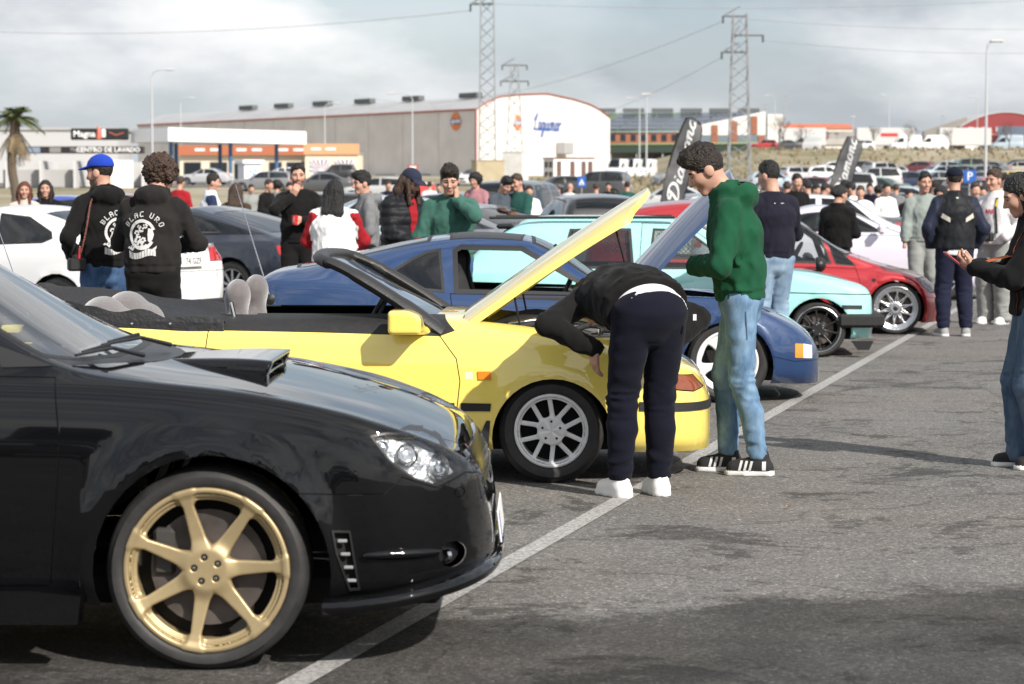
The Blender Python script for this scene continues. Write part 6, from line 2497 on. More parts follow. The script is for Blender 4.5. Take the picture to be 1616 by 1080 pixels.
def spec(fo, wb, ro, roof, x_cowl, x_r0, x_r1, x_deck, z_deck, W, hood=.93, nose=.68, belt=.93, rr=.58, tail=None):
    x0, x1 = -wb - ro, fo
    zt = [(x0, .5), (x0 + .02, .78 if not tail else tail * .8), (x0 + .07, z_deck - .08), (x_deck, z_deck), (x_r1, roof - .05), ((x_r0 + x_r1) / 2, roof), (x_r0, roof - .045), (x_cowl, hood + .05), (x_cowl + .14, hood + .01)]
    zt += [((x_cowl + x1) * .5 + .1, hood - .04), (x1 - .16, nose + .06), (x1 - .06, nose - .06), (x1 - .015, nose - .2), (x1, nose - .34)]
    zt = sorted(dict(zt).items())
    zs = [(x0, .48), (x0 + .06, belt - .12), (x0 + .3, belt), (-wb * .5, belt - .02), (x_cowl, belt - .03), ((x_cowl + x1) * .5 + .1, hood - .08), (x1 - .18, nose + .0), (x1 - .06, nose - .12), (x1, nose - .36)]
    w = [(x0, W * .62), (x0 + .06, W * .82), (x0 + .28, W * .95), (-wb, W), (-wb * .4, W * .985), (0, W), (fo * .45, W * .98), (fo * .68, W * .9), (fo * .85, W * .74), (fo * .95, W * .52), (fo, W * .28)]
    wr = [(x0, W * .6), (x_deck, W * .74), (x_r1, W * rr / .87 * 1.0), (x_r0, W * rr / .87), (x_cowl, W * .84), (0, W * .82), (fo * .6, W * .72), (fo, W * .2)]
    cr = [(x0, .015), (x_r1, .05), (x_r0, .05), (x_cowl, .03), (fo, .01)]
    zb = [(x0, .34), (x0 + .3, .22), (-wb + .4, .19), (fo * .5, .18), (fo, .19)]
    return dict(zt=zt, zs=zs, w=w, wr=wr, cr=cr, zb=zb, flare=[(0, .32, .37, .018, .05), (-wb, .32, .37, .018, .05)], sh=.025, sh2=.06, b1=.68, wb=wb, W=W, fo=fo, ro=ro, x_cowl=x_cowl, x_r0=x_r0, x_r1=x_r1, roof=roof, belt=belt, x_deck=x_deck, z_deck=z_deck, nose=nose)


KINDS = {
    'hatchback_car': spec(.85, 2.55, .65, 1.46, -.42, -1.25, -2.75, -3.12, 1.0, .87),
    'saloon_car': spec(.9, 2.7, 1.0, 1.44, -.42, -1.3, -2.35, -3.0, 1.08, .88),
    'coupe_car': spec(.85, 2.6, .85, 1.32, -.50, -1.35, -1.95, -3.1, .98, .89, .88, .64, .90),
    'estate_car': spec(.9, 2.65, .9, 1.47, -.45, -1.3, -3.2, -3.45, 1.0, .88),
    'off_road_car': spec(.8, 2.65, .8, 1.74, -.42, -1.1, -3.1, -3.38, 1.12, .9, 1.08, .86, 1.08, .66),
    'van': spec(.75, 3.1, 1.0, 2.35, .05, -.85, -3.9, -4.05, 2.1, .98, 1.15, .9, 1.2, .8),
}
PROTO = {}


def lathe_wheel(parent, x, y, z, Rt, s, mat, hi=False):
    m = MB()
    T = Matrix.Translation((x, y, z)) @ (RZ if s < 0 else RZ @ Matrix.Rotation(PI, 4, 'X'))
    r = Rt * .70
    n = 24 if hi else 14
    m.lathe([(r, -.01), (Rt * .86, .004), (Rt * .96, -.01), (Rt, -.04), (Rt, -.17), (r, -.2)], n, 0, T)
    m.lathe([(r, -.012), (r * .93, -.02), (r * .9, -.07)], n, 1, T)
    m.lathe([(r * .92, -.07), (0, -.075)], n, 2, T)
    m.lathe([(0, -.02), (r * .22, -.022), (r * .24, -.06)], n, 1, T)
    for k in range(5 if not hi else 10):
        a = 2 * PI * k / (5 if not hi else 10) + .3
        w = r * (.13 if not hi else .06)
        ca, sa = math.cos(a), math.sin(a)
        p = lambda u, v, h: (u * ca - v * sa, u * sa + v * ca, h)
        m.add([p(r * .15, -w * 1.3, -.022), p(r * .92, -w, -.018), p(r * .92, w, -.018), p(r * .15, w * 1.3, -.022), p(r * .15, -w * 1.3, -.05), p(r * .92, -w, -.05), p(r * .92, w, -.05), p(r * .15, w * 1.3, -.05)],
              [(0, 1, 2, 3), (0, 4, 5, 1), (3, 2, 6, 7)], 1, T)
    return m.build('wheel', [TYRE, mat, DARK], parent, 40)


def bg_regions(K, g, S, dark=True, fine=False):
    wb, fo = S['wb'], S['fo']
    b, xc, r0, r1, rf = S['belt'], S['x_cowl'], S['x_r0'], S['x_r1'], S['roof']
    xd, zd = S['x_deck'], S['z_deck']
    gl = TINT if dark else GLASS
    W = S['W']
    reg = []
    up = rf - .10
    mid = (xc + r1) / 2 - .05
    xb = max(xd + .12, -wb - S['ro'] + .25)
    ring = dict(ring=(.02, SEAL, 'window_seal', .001)) if fine else {}
    sm = dict(ring=(.007, SEAM)) if fine else {}
    reg.append(('windscreen', 't', sym([(r0 - .02, 0), (r0 + .03, W * .56), (xc - .2, W * .74), (xc - .03, W * .66), (xc + .06, 0)]), GLASS, dict(z=(b + .03, 9), **ring)))
    if K != 'van':
        reg.append(('rear_window', 't', sym([(r1 - .06, 0), (r1 - .06, W * .54), (xd + .10, W * .62), (xd + .08, 0)]), gl, dict(z=(zd - .04, 9), **ring)))
    if fine:
        reg.append(('door', 's', [(-.45, b), (-.40, .55), (-.46, .24), (mid + .25, .24), (mid + .05, .5), (mid, b)], BODYC, dict(lr=1, y=(.4, 2), **sm)))
    if K == 'van':
        reg.append(('window', 's', [(xc - .15, b + .04), (r0 - .0, up - .35), (-1.35, up - .35), (-1.35, b + .04)], gl, dict(lr=1, y=(.4, 2))))
    else:
        reg.append(('window', 's', [(xc - .28, b + .035), (r0 + .08, up), (mid + .04, up + .03), (mid + .04, b + .035)], gl, dict(lr=1, y=(.4, 2), **ring)))
        reg.append(('window', 's', [(mid - .05, b + .035), (mid - .05, up + .03), (r1 + .12, up - .02), (xb, b + .07 if K != 'off_road_car' else b + .05)], gl, dict(lr=1, y=(.4, 2), **ring)))
    nz = S['nose']
    reg += [('headlight', 's', [(fo - .42, nz + .0), (fo - .12, nz + .02), (fo - .04, nz - .10), (fo - .16, nz - .13), (fo - .34, nz - .09)], M('headlamp_glass', (.55, .57, .6), .1, metal=.5, coat=1), dict(lr=1, y=(W * .38, 2))),
            ('grille', 's', [(fo - .25, nz - .02), (fo + .1, nz - .02), (fo + .1, nz - .2), (fo - .2, nz - .2)], BLACK, dict(y=(-1, W * .36))),
            ('lower_grille', 's', [(fo - .3, .38), (fo + .1, .38), (fo + .1, .26), (fo - .3, .26)], BLACK, dict(y=(-1, W * .6))),
            ('tail_light', 's', [(-wb - S['ro'] - .1, zd - .13), (-wb - S['ro'] + .2, zd - .15), (-wb - S['ro'] + .15, zd - .26), (-wb - S['ro'] - .1, zd - .26)], RED_LENS, dict(lr=1, y=(W * .55, 2))),
            ('arch', 's', arc_poly(0, .33, .36, 22), None, dict(y=(.4, 2))), ('arch', 's', arc_poly(-wb, .33, .36, 22), None, dict(y=(.4, 2)))]
    return reg


def proto(K, fine=False):
    S = KINDS[K]
    e = bpy.data.objects.new(K, None)
    COL.objects.link(e)
    car_shell(S, bg_regions(K, 0, S, True, fine), e, BODYC, .11 if not fine else .045, 3)
    for x in (0, -S['wb']):
        for s in (-1, 1):
            lathe_wheel(e, x, s * (S['W'] - .02), .32, .32, s, ALU, fine)
    MB().box((-S['wb'] / 2, 0, .45), (S['wb'] + .3, S['W'] * 1.7, .4)).build('floor_pan', DARK, e)
    if fine:
        for y in (-.37, .37):
            seat(e, -1.45, y, .3, BLACK_SEAT)
        MB().prism([(-.5, .5), (-.5, S['belt']), (-.85, S['belt'] + .02), (-.9, .5)], -.7, .7).build('dashboard', TRIM, e)
    x0 = -S['wb'] - S['ro']
    MB().box((x0 - .01, 0, S['z_deck'] - .26 if K != 'van' else .7), (.02, .52, .11)).build('number_plate', M('plate_white', (.72, .72, .7), .4), e)
    for s in (-1, 1):
        MB().box((S['x_cowl'] - .33, s * (S['W'] + .08), S['belt'] + .08), (.10, .2, .13), 0, None, .03).build('door_mirror', BODYC, e)
    return e


def paint_tree(o, col):
    for ch in o.children:
        ch.color = col
        paint_tree(ch, col)


def bg_car(K, label, p, rz, col, group, fine=False):
    key = (K, fine)
    if key not in PROTO:
        o = proto(K, fine)
        PROTO[key] = o
    else:
        o = copy_tree(PROTO[key])
    o.location = p
    o.rotation_euler = (0, 0, R(rz))
    o.name = K
    tag(o, label, 'car' if K != 'van' else 'van', group)
    paint_tree(o, (*col, 1))
    return o


COLS = dict(white=(.72, .72, .72), silver=(.42, .43, .44), grey=(.17, .175, .185), charcoal=(.05, .052, .056), black=(.01, .01, .011), blue=(.02, .05, .20), navy=(.015, .025, .06), red=(.36, .02, .025), green=(.03, .09, .06), pale=(.35, .42, .48), beige=(.36, .33, .27), lilac=(.60, .56, .64), yellow=(.6, .45, .06), maroon=(.14, .02, .03))


def white_coupe():
    S = KINDS['white'] = spec(.85, 2.76, .95, 1.37, -.50, -1.35, -2.25, -3.22, 1.055, .89, .92, .66, .93)
    e = empty('coupe_car', 'white two door coupe seen from behind with red tail lights and letter plate', 'car')
    col = BODYC
    reg = bg_regions('coupe_car', 0, S, True, True)
    x0 = -3.71
    reg = [r for r in reg if r[0] not in ('tail_light', 'window')]
    reg += [('window', 's', [(-.80, .96), (-1.28, 1.255), (-1.75, 1.285), (-1.85, .965)], TINT, dict(ring=(.022, SEAL, 'window_seal', .001), lr=1, y=(.4, 2))),
            ('window', 's', [(-1.93, .965), (-1.83, 1.285), (-2.2, 1.25), (-2.55, 1.10), (-2.60, 1.03), (-2.5, .985)], TINT, dict(ring=(.022, SEAL, 'window_seal', .001), lr=1, y=(.4, 2))),
            ('tail_light', 's', [(x0 - .1, .97), (x0 + .26, .93), (x0 + .17, .79), (x0 - .1, .79)], RED_LENS, dict(lr=1, y=(.45, 2), ring=(.006, SEAM), off=.006)),
            ('boot_lid', 't', sym([(-3.2, 0), (-3.2, .66), (-3.6, .62), (-3.64, 0)]), BODYC, dict(ring=(.006, SEAM), z=(.9, 1.2))),
            ('rear_bumper', 's', [(-3.45, .70), (x0 - .1, .70), (x0 - .1, .2), (-3.3, .2), (-3.3, .5)], BODYC, dict(ring=(.005, SEAM)))]
    car_shell(S, reg, e, BODYC, .04, 4)
    for x in (0, -2.76):
        for s in (-1, 1):
            lathe_wheel(e, x, s * .87, .33, .33, s, SILVER, True)
    MB().box((-1.4, 0, .45), (3, 1.5, .4)).build('floor_pan', DARK, e)
    MB().box((-3.68, 0, .33), (.12, 1.3, .16), 0, None, .03).build('diffuser', BLACK, e)
    MB().box((-3.60, 0, 1.075), (.16, 1.3, .025), 0, None, .01).build('boot_spoiler', BLACK, e)
    for y in (.5, .58):
        MB().tube([(-3.5, -y, .32), (-3.78, -y, .32)], .045, 14).build('exhaust_pipe', CHROME, e, 50)
    T = frame((-3.728, .0, .80), (0, -1, 0), (.05, 0, 1))
    pl = number_plate(e, T, '', .52, .11)
    text_mesh('74 GZF', .088, Matrix.Translation((.085, 0, .0048)), M('plate_ink', (.01, .01, .012), .5), 'plate_lettering', pl, .001)
    b = MB().lathe([(0, .012), (.034, .01), (.041, 0)], 20, 0, frame((-3.728, 0, .955), (0, -1, 0), (0, 0, 1))).build('boot_badge', M('badge_dark', (.02, .02, .022), .3, coat=1), e, 40)
    MB().lathe([(0, .014), (.018, .013)], 14, 0, frame((-3.728, 0, .955), (0, -1, 0), (0, 0, 1))).build('badge_centre', M('badge_bronze', (.25, .08, .04), .4), b)
    text_mesh('335i', .06, frame((-3.722, -.40, .955), (0, -1, 0), (0, 0, 1)), STEEL, 'model_lettering', e, .003)
    for s in (-1, 1):
        MB().box((-1.72, s * .885, .83), (.2, .02, .028), 0, None, .008).build('door_handle', BODYC, e)
        MB().box((-.82, s * .97, 1.0), (.12, .2, .12), 0, None, .04).build('door_mirror', BODYC, e)
    for y in (-.37, .37):
        seat(e, -1.5, y, .3, BLACK_SEAT)
    paint_tree(e, (.74, .74, .74, 1))
    t = R(152)
    e.rotation_euler = (0, 0, t)
    rc_ = Vector((-3.28, 10.05 * K, 0))
    e.location = rc_ + Vector((math.cos(t), math.sin(t), 0)) * 3.71


white_coupe()
N2 = 'cars of the second row'
cr_ = R(128)
bg_car('coupe_car', 'near black sloping coupe right of the white coupe', (-5.24, 32.2, 0), 148, (.012, .016, .028), N2, True)
bg_car('saloon_car', 'bright blue saloon behind the two men in printed hoodies', on(330, 16.8) + Vector((-.6, 0, 0)), 3, (.03, .06, .30), N2, True)
bg_car('coupe_car', 'metallic grey coupe behind the man with his hand on his cheek', on(690, 15.2) + Vector((-.4, 0, 0)), 128, COLS['grey'], N2, True)
bg_car('coupe_car', 'pale lilac coupe partly behind the red hatchback', on(1420, 13.9) + Vector((.55, .3, 0)), -4, COLS['lilac'], N2, True)
bg_car('hatchback_car', 'white hatchback roof showing behind the lilac coupe', on(1415, 16.2) + Vector((.4, .2, 0)), -6, COLS['white'], N2, True)
for a in (('hatchback_car', 'black hatchback left of the white one behind the turquoise car', 900, 17.5, 100, 'black'), ('off_road_car', 'charcoal off roader behind the two chatting men', 850, 22.5, 75, 'charcoal'), ('hatchback_car', 'white hatchback with black windows between the two raised bonnets', 985, 17.8, 172, 'white'),
          ('saloon_car', 'dark saloon behind the navy jumper man', 1130, 18.6, 160, 'charcoal'), ('saloon_car', 'silver blue saloon behind the man drinking', 440, 15.6, 185, 'pale'), ('hatchback_car', 'maroon and white hatchback at the left edge behind two women', 2, 17.5, 200, 'maroon'),
          ('estate_car', 'dark estate low behind the woman with long brown hair', 395, 24, 190, 'charcoal'), ('saloon_car', 'silver saloon behind the sunglasses man', 300, 27, 10, 'silver'), ('hatchback_car', 'dark grey hatchback above the puffer jacket man', 600, 25, 170, 'grey'),
          ('saloon_car', 'black saloon behind the pink jumper', 745, 24, 188, 'black'), ('hatchback_car', 'pale blue hatchback beyond the black saloon', 720, 29, 170, 'pale'), ('hatchback_car', 'grey hatchback right of the far crowd', 1240, 24, 20, 'grey'), ('saloon_car', 'silver saloon behind the grey tracksuit man', 1440, 22, 175, 'silver'), ('estate_car', 'black estate behind the dark capped man', 1520, 25, 8, 'black'), ('hatchback_car', 'white hatchback behind the white jacket man', 1600, 21, 190, 'white')):
    bg_car(a[0], a[1], on(a[2], a[3]), a[4], COLS[a[5]], 'parked cars of the middle rows', a[3] < 20)
far = [('hatchback_car', 'black hatchback by the tan concrete box', 845, 60, 200, 'black'), ('off_road_car', 'dark off roader on the verge left of the crossing sign', 905, 60, 165, 'charcoal'), ('saloon_car', 'silver saloon on the grass above the yellow bonnet tip', 1008, 47, 175, 'silver'),
       ('off_road_car', 'grey off roader by the larger flag', 1045, 80, 190, 'grey'), ('van', 'white van nearest the warehouse gable', 968, 121, 250, 'white'), ('van', 'white van second from the warehouse gable', 990, 122, 250, 'white'), ('van', 'white van third from the warehouse gable', 1012, 123, 250, 'white'),
       ('hatchback_car', 'white hatchback on the slope below the long wall', 735, 84, 240, 'white'), ('off_road_car', 'black off roader by the starburst posters', 507, 98, 190, 'black'), ('saloon_car', 'silver saloon left of the blue fuel posts', 300, 86, 170, 'silver'), ('hatchback_car', 'white hatchback beside the kiosk', 420, 92, 200, 'white'),
       ('estate_car', 'grey estate on the road before the kiosk', 385, 70, 176, 'grey'), ('saloon_car', 'charcoal saloon on the road below the posters', 470, 66, 184, 'charcoal'), ('hatchback_car', 'silver hatchback on the road below the barriers', 560, 58, 172, 'silver'),
       ('hatchback_car', 'red hatchback on the upper road near the staggered pylon', 1190, 139, 180, 'red'), ('saloon_car', 'dark saloon on the upper road right of the red one', 1222, 140, 182, 'charcoal'),

       ('van', 'white van in front of the green depot', 1410, 148, 178, 'white'), ('van', 'white van left of the maroon barn', 1452, 148, 186, 'white'),
       ('van', 'pale van on the upper road at far right', 1570, 147, 178, 'pale'), ('hatchback_car', 'white hatchback on the upper road below the depot', 1345, 142, 170, 'white'), ('van', 'silver van on the upper road above the navy jumper man', 1252, 148, 180, 'silver')]
rows = [(46, [1236, 1300, 1362, 1420, 1478, 1540, 1602], 0), (58, [1240, 1290, 1340, 1390, 1440, 1490, 1545, 1600], 96), (70, [1252, 1300, 1345, 1395, 1446, 1492, 1545, 1596], 84), (84, [1286, 1330, 1374, 1418, 1462, 1506, 1550, 1594], 100), (97, [1345, 1385, 1425, 1465, 1500, 1540, 1580, 1616], 80), (109, [1480, 1512, 1546, 1580, 1612], 0)]
pal = ['silver', 'charcoal', 'pale', 'navy', 'grey', 'white', 'black', 'maroon', 'silver', 'green', 'grey', 'beige', 'blue', 'charcoal', 'red', 'pale', 'black', 'silver', 'navy', 'grey', 'pale', 'yellow', 'charcoal', 'silver', 'white', 'grey']
kk = ['saloon_car', 'hatchback_car', 'estate_car', 'saloon_car', 'off_road_car', 'hatchback_car', 'saloon_car']
where = ['nearest', 'second', 'third', 'fourth', 'fifth', 'hilltop']
ordn = ['first', 'second', 'third', 'fourth', 'fifth', 'sixth', 'seventh', 'eighth']
i = 0
rnd = random.Random(4)
for r_, (Y, pxs, az) in enumerate(rows):
    for j, px in enumerate(pxs):
        k = kk[(i * 3 + r_) % 7]
        nm = k.replace('_car', '').replace('_', ' ')
        far.append((k, '%s %s, %s from left in the %s row of the far car park' % (pal[i % 26], nm, ordn[j], where[r_]), px, Y + rnd.uniform(-.6, .6), rnd.choice([175, 5, 150, 30, 185]), pal[i % 26]))
        i += 1
for a in far:
    bg_car(a[0], a[1], on(a[2], a[3]) + Vector((0, 0, .08)), a[4], COLS[a[5]], 'parked cars far off')

# white container row and site hoardings on the upper road
for k, (px, w, lb) in enumerate(((1395, 9, 'white lorry body with red print right of the smaller flag'), (1265, 7, 'pale lorry body left of the smaller flag'), (1520, 8, 'white lorry body below the maroon barn'))):
    p = on(px, 153)
    e = empty('lorry_trailer', lb, 'trailer', p, R(2))
    MB().box((0, 0, 2.3), (w, 2.4, 2.7), 0, None, .08).build('body', M('trailer_white', (.52, .52, .52), .6), e)
    if k == 0:
        MB().box((.5, -1.23, 2.6), (2.6, .02, .5)).build('red_print', M('sign_red', (.5, .03, .03), .5), e)
    for x in (-w * .35, w * .3, w * .4):
        lathe_wheel(e, x, -1.1, .48, .48, -1, STEEL)


# ------------------------------------------------------------------ people
SKIN = M('skin', (.46, .26, .19), .55, var=(14, .1), spec=.35)
SKIN_TAN = M('skin_tan', (.36, .19, .13), .55, var=(14, .1), spec=.35)
LIPS = M('lips', (.36, .13, .11), .45)
BROW = M('brow_hair', (.02, .013, .01), .8)
STUBBLE = M('stubble_skin', (.20, .12, .09), .7, var=(60, .25))
HAIR_DARK = M('dark_brown_hair', (.016, .010, .007), .5, var=(40, .5), bump=(90, .8, .02), spec=.4)
HAIR_BLACK = M('black_hair', (.007, .006, .006), .45, var=(40, .5), bump=(90, .8, .02), spec=.45)
HAIR_RED = M('auburn_hair', (.11, .03, .014), .5, var=(40, .4), bump=(90, .8, .02))
HAIR_BROWN = M('brown_hair', (.045, .023, .013), .5, var=(40, .5), bump=(90, .8, .02))
EYE = M('eye_dark', (.012, .010, .010), .15)


def rotm(yaw=0., pitch=0., roll=0.):
    """columns: forward, left, up of a head turned yaw, bowed pitch (radians)"""
    return np.array((Matrix.Rotation(yaw, 3, 'Z') @ Matrix.Rotation(pitch, 3, 'Y') @ Matrix.Rotation(roll, 3, 'X')))


def ik(a, t, l1, l2, hint):
    a, t, hint = np.array(a, float), np.array(t, float), np.array(hint, float)
    d = t - a
    L = np.linalg.norm(d)
    Lc = min(L, (l1 + l2) * .999)
    u = d / (L + 1e-9)
    t = a + u * Lc
    x = (l1 * l1 - l2 * l2 + Lc * Lc) / (2 * Lc)
    h = math.sqrt(max(l1 * l1 - x * x, 0))
    n = hint - u * (hint @ u)
    n /= np.linalg.norm(n) + 1e-9
    return a + u * x + n * h, t


def hand_fn(w, A, side, curl):
    """A columns: finger direction, palm normal (palm side), thumb side"""
    w = np.array(w)
    fx, pn, th = A[:, 0], A[:, 1], A[:, 2]

    def f(p):
        d = rc(p, w + fx * .02, w + fx * .075, .021, .022, th, 1.75)
        for k, (o, L) in enumerate(((.030, .070), (.010, .078), (-.010, .072), (-.029, .058))):
            b = w + fx * .085 + th * o
            c1, c2 = curl * .8, curl * 1.7
            m = b + (fx * math.cos(c1) + pn * math.sin(c1)) * L * .52
            e = m + (fx * math.cos(c2) + pn * math.sin(c2)) * L * .48
            d = smin(d, np.minimum(rc(p, b - fx * .02, m, .0105, .0095), rc(p, m, e, .0095, .0078)), .006)
        b = w + fx * .03 + th * .028
        m = b + (fx * .55 + th * .6 + pn * .35) * .042
        e = m + (fx * .85 + th * .1 + pn * (.3 + curl * .3)) * .036
        return smin(d, np.minimum(rc(p, b, m, .0135, .0115), rc(p, m, e, .0115, .009)), .012)
    return f


def person(label, xy, face, h=1.75, lean=0., bend=0., head=(0, 0), hands=((.05, .27, .80), (.05, -.27, .80)), feet=((0, .11, 0), (0, -.11, 0)),
           top=('hoodie', None), legs=('slim', None), shoes=None, hair=('short', None), cap=None, skin=None, res=.014, build=1., hint=((-.4, .5, -.5), (-.4, -.5, -.5)),
           knees=((1, .1, 0), (1, -.1, 0)), hand_pose=None, group=None, hemup=0., tb=None, face_detail=True, sleeve_mat=None, stubble=False, hipx=0., hipdrop=0., hood=False, name='person', sleeve_cut=1.0, z0=0., shoe_sole=None, turn=0.):
    """face: degrees, 0 looks along +X, 90 away from the camera, -90 at it. Coordinates below: x ahead, y to the person's left, z up"""
    e = empty(name, label, 'person', (xy[0], xy[1], z0), R(face), group)
    s = h / 1.75
    sk = skin or SKIN
    lat = np.array([math.sin(-R(turn)), math.cos(R(turn)), 0.])
    a1, a2 = R(lean), R(lean + bend)
    hip = np.array([hipx, 0, .93 - hipdrop])
    T1, T2 = np.array([math.sin(a1), 0, math.cos(a1)]), np.array([math.sin(a2), 0, math.cos(a2)])
    waist = hip + T1 * .15
    chest = waist + (T1 + T2) * .5 * .20
    neck = chest + T2 * .19
    A = rotm(R(head[0]) + R(turn), R(head[1]))
    hc = neck + T2 * .05 + np.array([.02, 0, .0]) + A[:, 2] * .12 + A[:, 0] * .02
    sh = [neck - T2 * .085 + lat * q * .168 * build ** .5 for q in (1, -1)]
    el, wr = [], []
    for k in (0, 1):
        t = np.array(hands[k]) / 1
        b, c = ik(sh[k], t, .29, .26, hint[k])
        el.append(b)
        wr.append(c)
    kn, an, hj = [], [], []
    for k in (0, 1):
        q = 1 if k == 0 else -1
        j = hip + np.array([0, q * .088, -.02])
        f = np.array([feet[k][0], feet[k][1], .095 + (feet[k][3] if len(feet[k]) > 3 else 0)])
        b, c = ik(j, f, .415, .41, knees[k])
        hj.append(j)
        kn.append(b)
        an.append(c)
    S = lambda v: np.asarray(v) * s
    bl = tb or build
    lb = build

    # ---- skin: one body, fine at head and hands
    def body(p):
        q = p / s
        d = rc(q, hip, chest, .085, .09, lat, 1.3)
        d = smin(d, rc(q, chest, neck, .085, .045), .05)
        for k in (0, 1):
            d = smin(d, rc(q, sh[k], el[k], .04, .033), .03)
            d = smin(d, rc(q, el[k], wr[k], .036, .026), .02)
            d = smin(d, rc(q, hj[k], kn[k], .07, .046), .03)
            d = smin(d, rc(q, kn[k], an[k], .045, .036), .02)
            y = R(feet[k][2])
            d = smin(d, rc(q, an[k], an[k] + np.array([math.cos(y) * .1, math.sin(y) * .1, -.06]), .033, .025), .02)
        d = smin(d, rc(q, neck - T2 * .04, hc - A[:, 2] * .05 - A[:, 0] * .015, .062, .055), .03)
        return d * s

    def headf(p):
        q = (p / s - hc) @ A
        d = ell(q, (-.012, 0, .028), (.094, .075, .093))
        d = smin(d, ell(q, (.028, 0, -.05), (.058, .055, .07)), .05)
        d = smin(d, rc(q, (.066, -.014, -.104), (.066, .014, -.104), .017, .017), .025)
        d = smin(d, np.minimum(ell(q, (.052, .04, -.028), (.035, .026, .03)), ell(q, (.052, -.04, -.028), (.035, .026, .03))), .02)
        d = smin(d, np.minimum(rc(q, (.08, .012, .02), (.07, .05, .02), .012, .01), rc(q, (.08, -.012, .02), (.07, -.05, .02), .012, .01)), .015)
        for y in (.032, -.032):
            d = smax(d, -ell(q, (.098, y, .0), (.02, .017, .011)), .012)
            d = np.minimum(d, np.linalg.norm(q - (.072, y, .0), axis=1) - .0145)
        d = smin(d, rc(q, (.086, 0, .008), (.108, 0, -.034), .008, .0125), .014)
        d = smin(d, np.minimum(rc(q, (.092, .011, -.04), (.094, .009, -.04), .008, .007), rc(q, (.092, -.011, -.04), (.094, -.009, -.04), .008, .007)), .008)
        d = smin(d, rc(q, (.083, -.016, -.069), (.083, .016, -.069), .0065, .0065), .008)
        d = smin(d, rc(q, (.081, -.013, -.08), (.081, .013, -.08), .0075, .0075), .008)
        for y in (.077, -.077):
            d = smin(d, ell(q, (-.008, y, -.012), (.026, .011, .033)), .01)
        d = smin(d, rc(q, (-.02, 0, -.06), (-.03, 0, -.15), .053, .058), .03)
        return d * s

    def hmat(c):
        q = (c / s - hc) @ A
        m = np.zeros(len(q), int)
        if stubble:
            m[(q[:, 2] < -.052) & (q[:, 0] > .0) & (q[:, 2] > -.125)] = 3
            m[(np.abs(q[:, 2] + .057) < .005) & (q[:, 0] > .07) & (np.abs(q[:, 1]) < .025)] = 3
        m[(np.abs(q[:, 2] + .0745) < .0085) & (np.abs(q[:, 1]) < .021) & (q[:, 0] > .075)] = 1
        for y in (.032, -.032):
            m[(np.abs(q[:, 2] - .021 + (np.abs(q[:, 1]) - .03) * .15) < .0055) & (np.abs(q[:, 1] - y) < .02) & (q[:, 0] > .05)] = 2
            m[np.hypot((q[:, 1] - y) * .9, q[:, 2] * 1.9) < .0125 * (q[:, 0] > .05)] = 4
        return m
    allp = np.array([*sh, *el, *wr, *kn, *an, hip, neck, hc])
    lo, hi = allp.min(0) - .16, allp.max(0) + .16
    lo[2] = .0
    Vb, Fb = nets(body, lo * s, hi * s, .026 if res < .02 else .04)
    parts = [(Vb, Fb, np.zeros(len(Fb), int))]
    hr = .0058 if face_detail else .012
    hlo, hhi = S(hc) - .17 * s, S(hc) + .16 * s
    Vh, Fh = nets(headf, hlo, hhi, hr)
    parts.append((Vh, Fh, hmat(Vh[Fh].mean(1)) if face_detail else np.zeros(len(Fh), int)))
    if hand_pose:
        for k in (0, 1):
            if hand_pose[k]:
                fx, pn, curl = hand_pose[k]
                fx = np.array(fx, float)
                fx /= np.linalg.norm(fx)
                pn = np.array(pn, float)
                pn -= fx * (pn @ fx)
                pn /= np.linalg.norm(pn)
                B = np.stack([fx, pn, np.cross(fx, pn) * (1 if k == 0 else -1) * -1], 1)
                hf = hand_fn(wr[k], B, k, curl)
                V, F = nets(lambda p: hf(p / s) * s, S(wr[k]) - .19, S(wr[k]) + .19, .0055)
                parts.append((V, F, np.zeros(len(F), int)))
    n, VV, FF, MM = 0, [], [], []
    for V, F, m in parts:
        VV.append(V)
        FF.append(F + n)
        MM.append(m)
        n += len(V)
    mesh_np('body', np.concatenate(VV), np.concatenate(FF), [sk, LIPS, BROW, STUBBLE, EYE], e, np.concatenate(MM))

    # ---- top
    kind, tm = top
    puff = {'hoodie': .024, 'jacket': .032, 'puffer': .05, 'sweat': .026, 'tee': .021, 'slim': .023, 'long': .02}[kind]
    hemlen = {'puffer': .12, 'long': .1}.get(kind, .05)
    hz = hip + T1 * (hemup - hemlen + .03)

    def topf(p, mode=0):
        q = p / s
        bw = 1.32
        d = rc(q, hip + T1 * .0, waist, .108 * bl + puff, .102 * bl + puff, lat, bw)
        d = smin(d, rc(q, waist, chest, .10 * bl + puff, .112 * bl ** .6 + puff, lat, bw), .06)
        d = smin(d, rc(q, chest, chest + (neck - chest) * .55, .108 * bl ** .6 + puff, .085 + puff * .6, lat, 1.45), .05)
        d = smin(d, rc(q, hz, hip, .112 * bl + puff * .9, .112 * bl + puff, lat, bw), .03)
        arm = 9 * np.ones(len(q))
        for k in (0, 1):
            arm = np.minimum(arm, smin(rc(q, sh[k], el[k], .052 + puff * .7, .042 + puff * .75), rc(q, el[k], el[k] + (wr[k] - el[k]) * .97 * sleeve_cut, .044 + puff * .75, .03 + puff * .75), .02))
        nck = smin(rc(q, neck - T2 * .05, neck + T2 * .035, .085, .066), np.minimum(rc(q, neck - T2 * .0, sh[0] + T2 * .02, .06, .045), rc(q, neck - T2 * .0, sh[1] + T2 * .02, .06, .045)), .04)
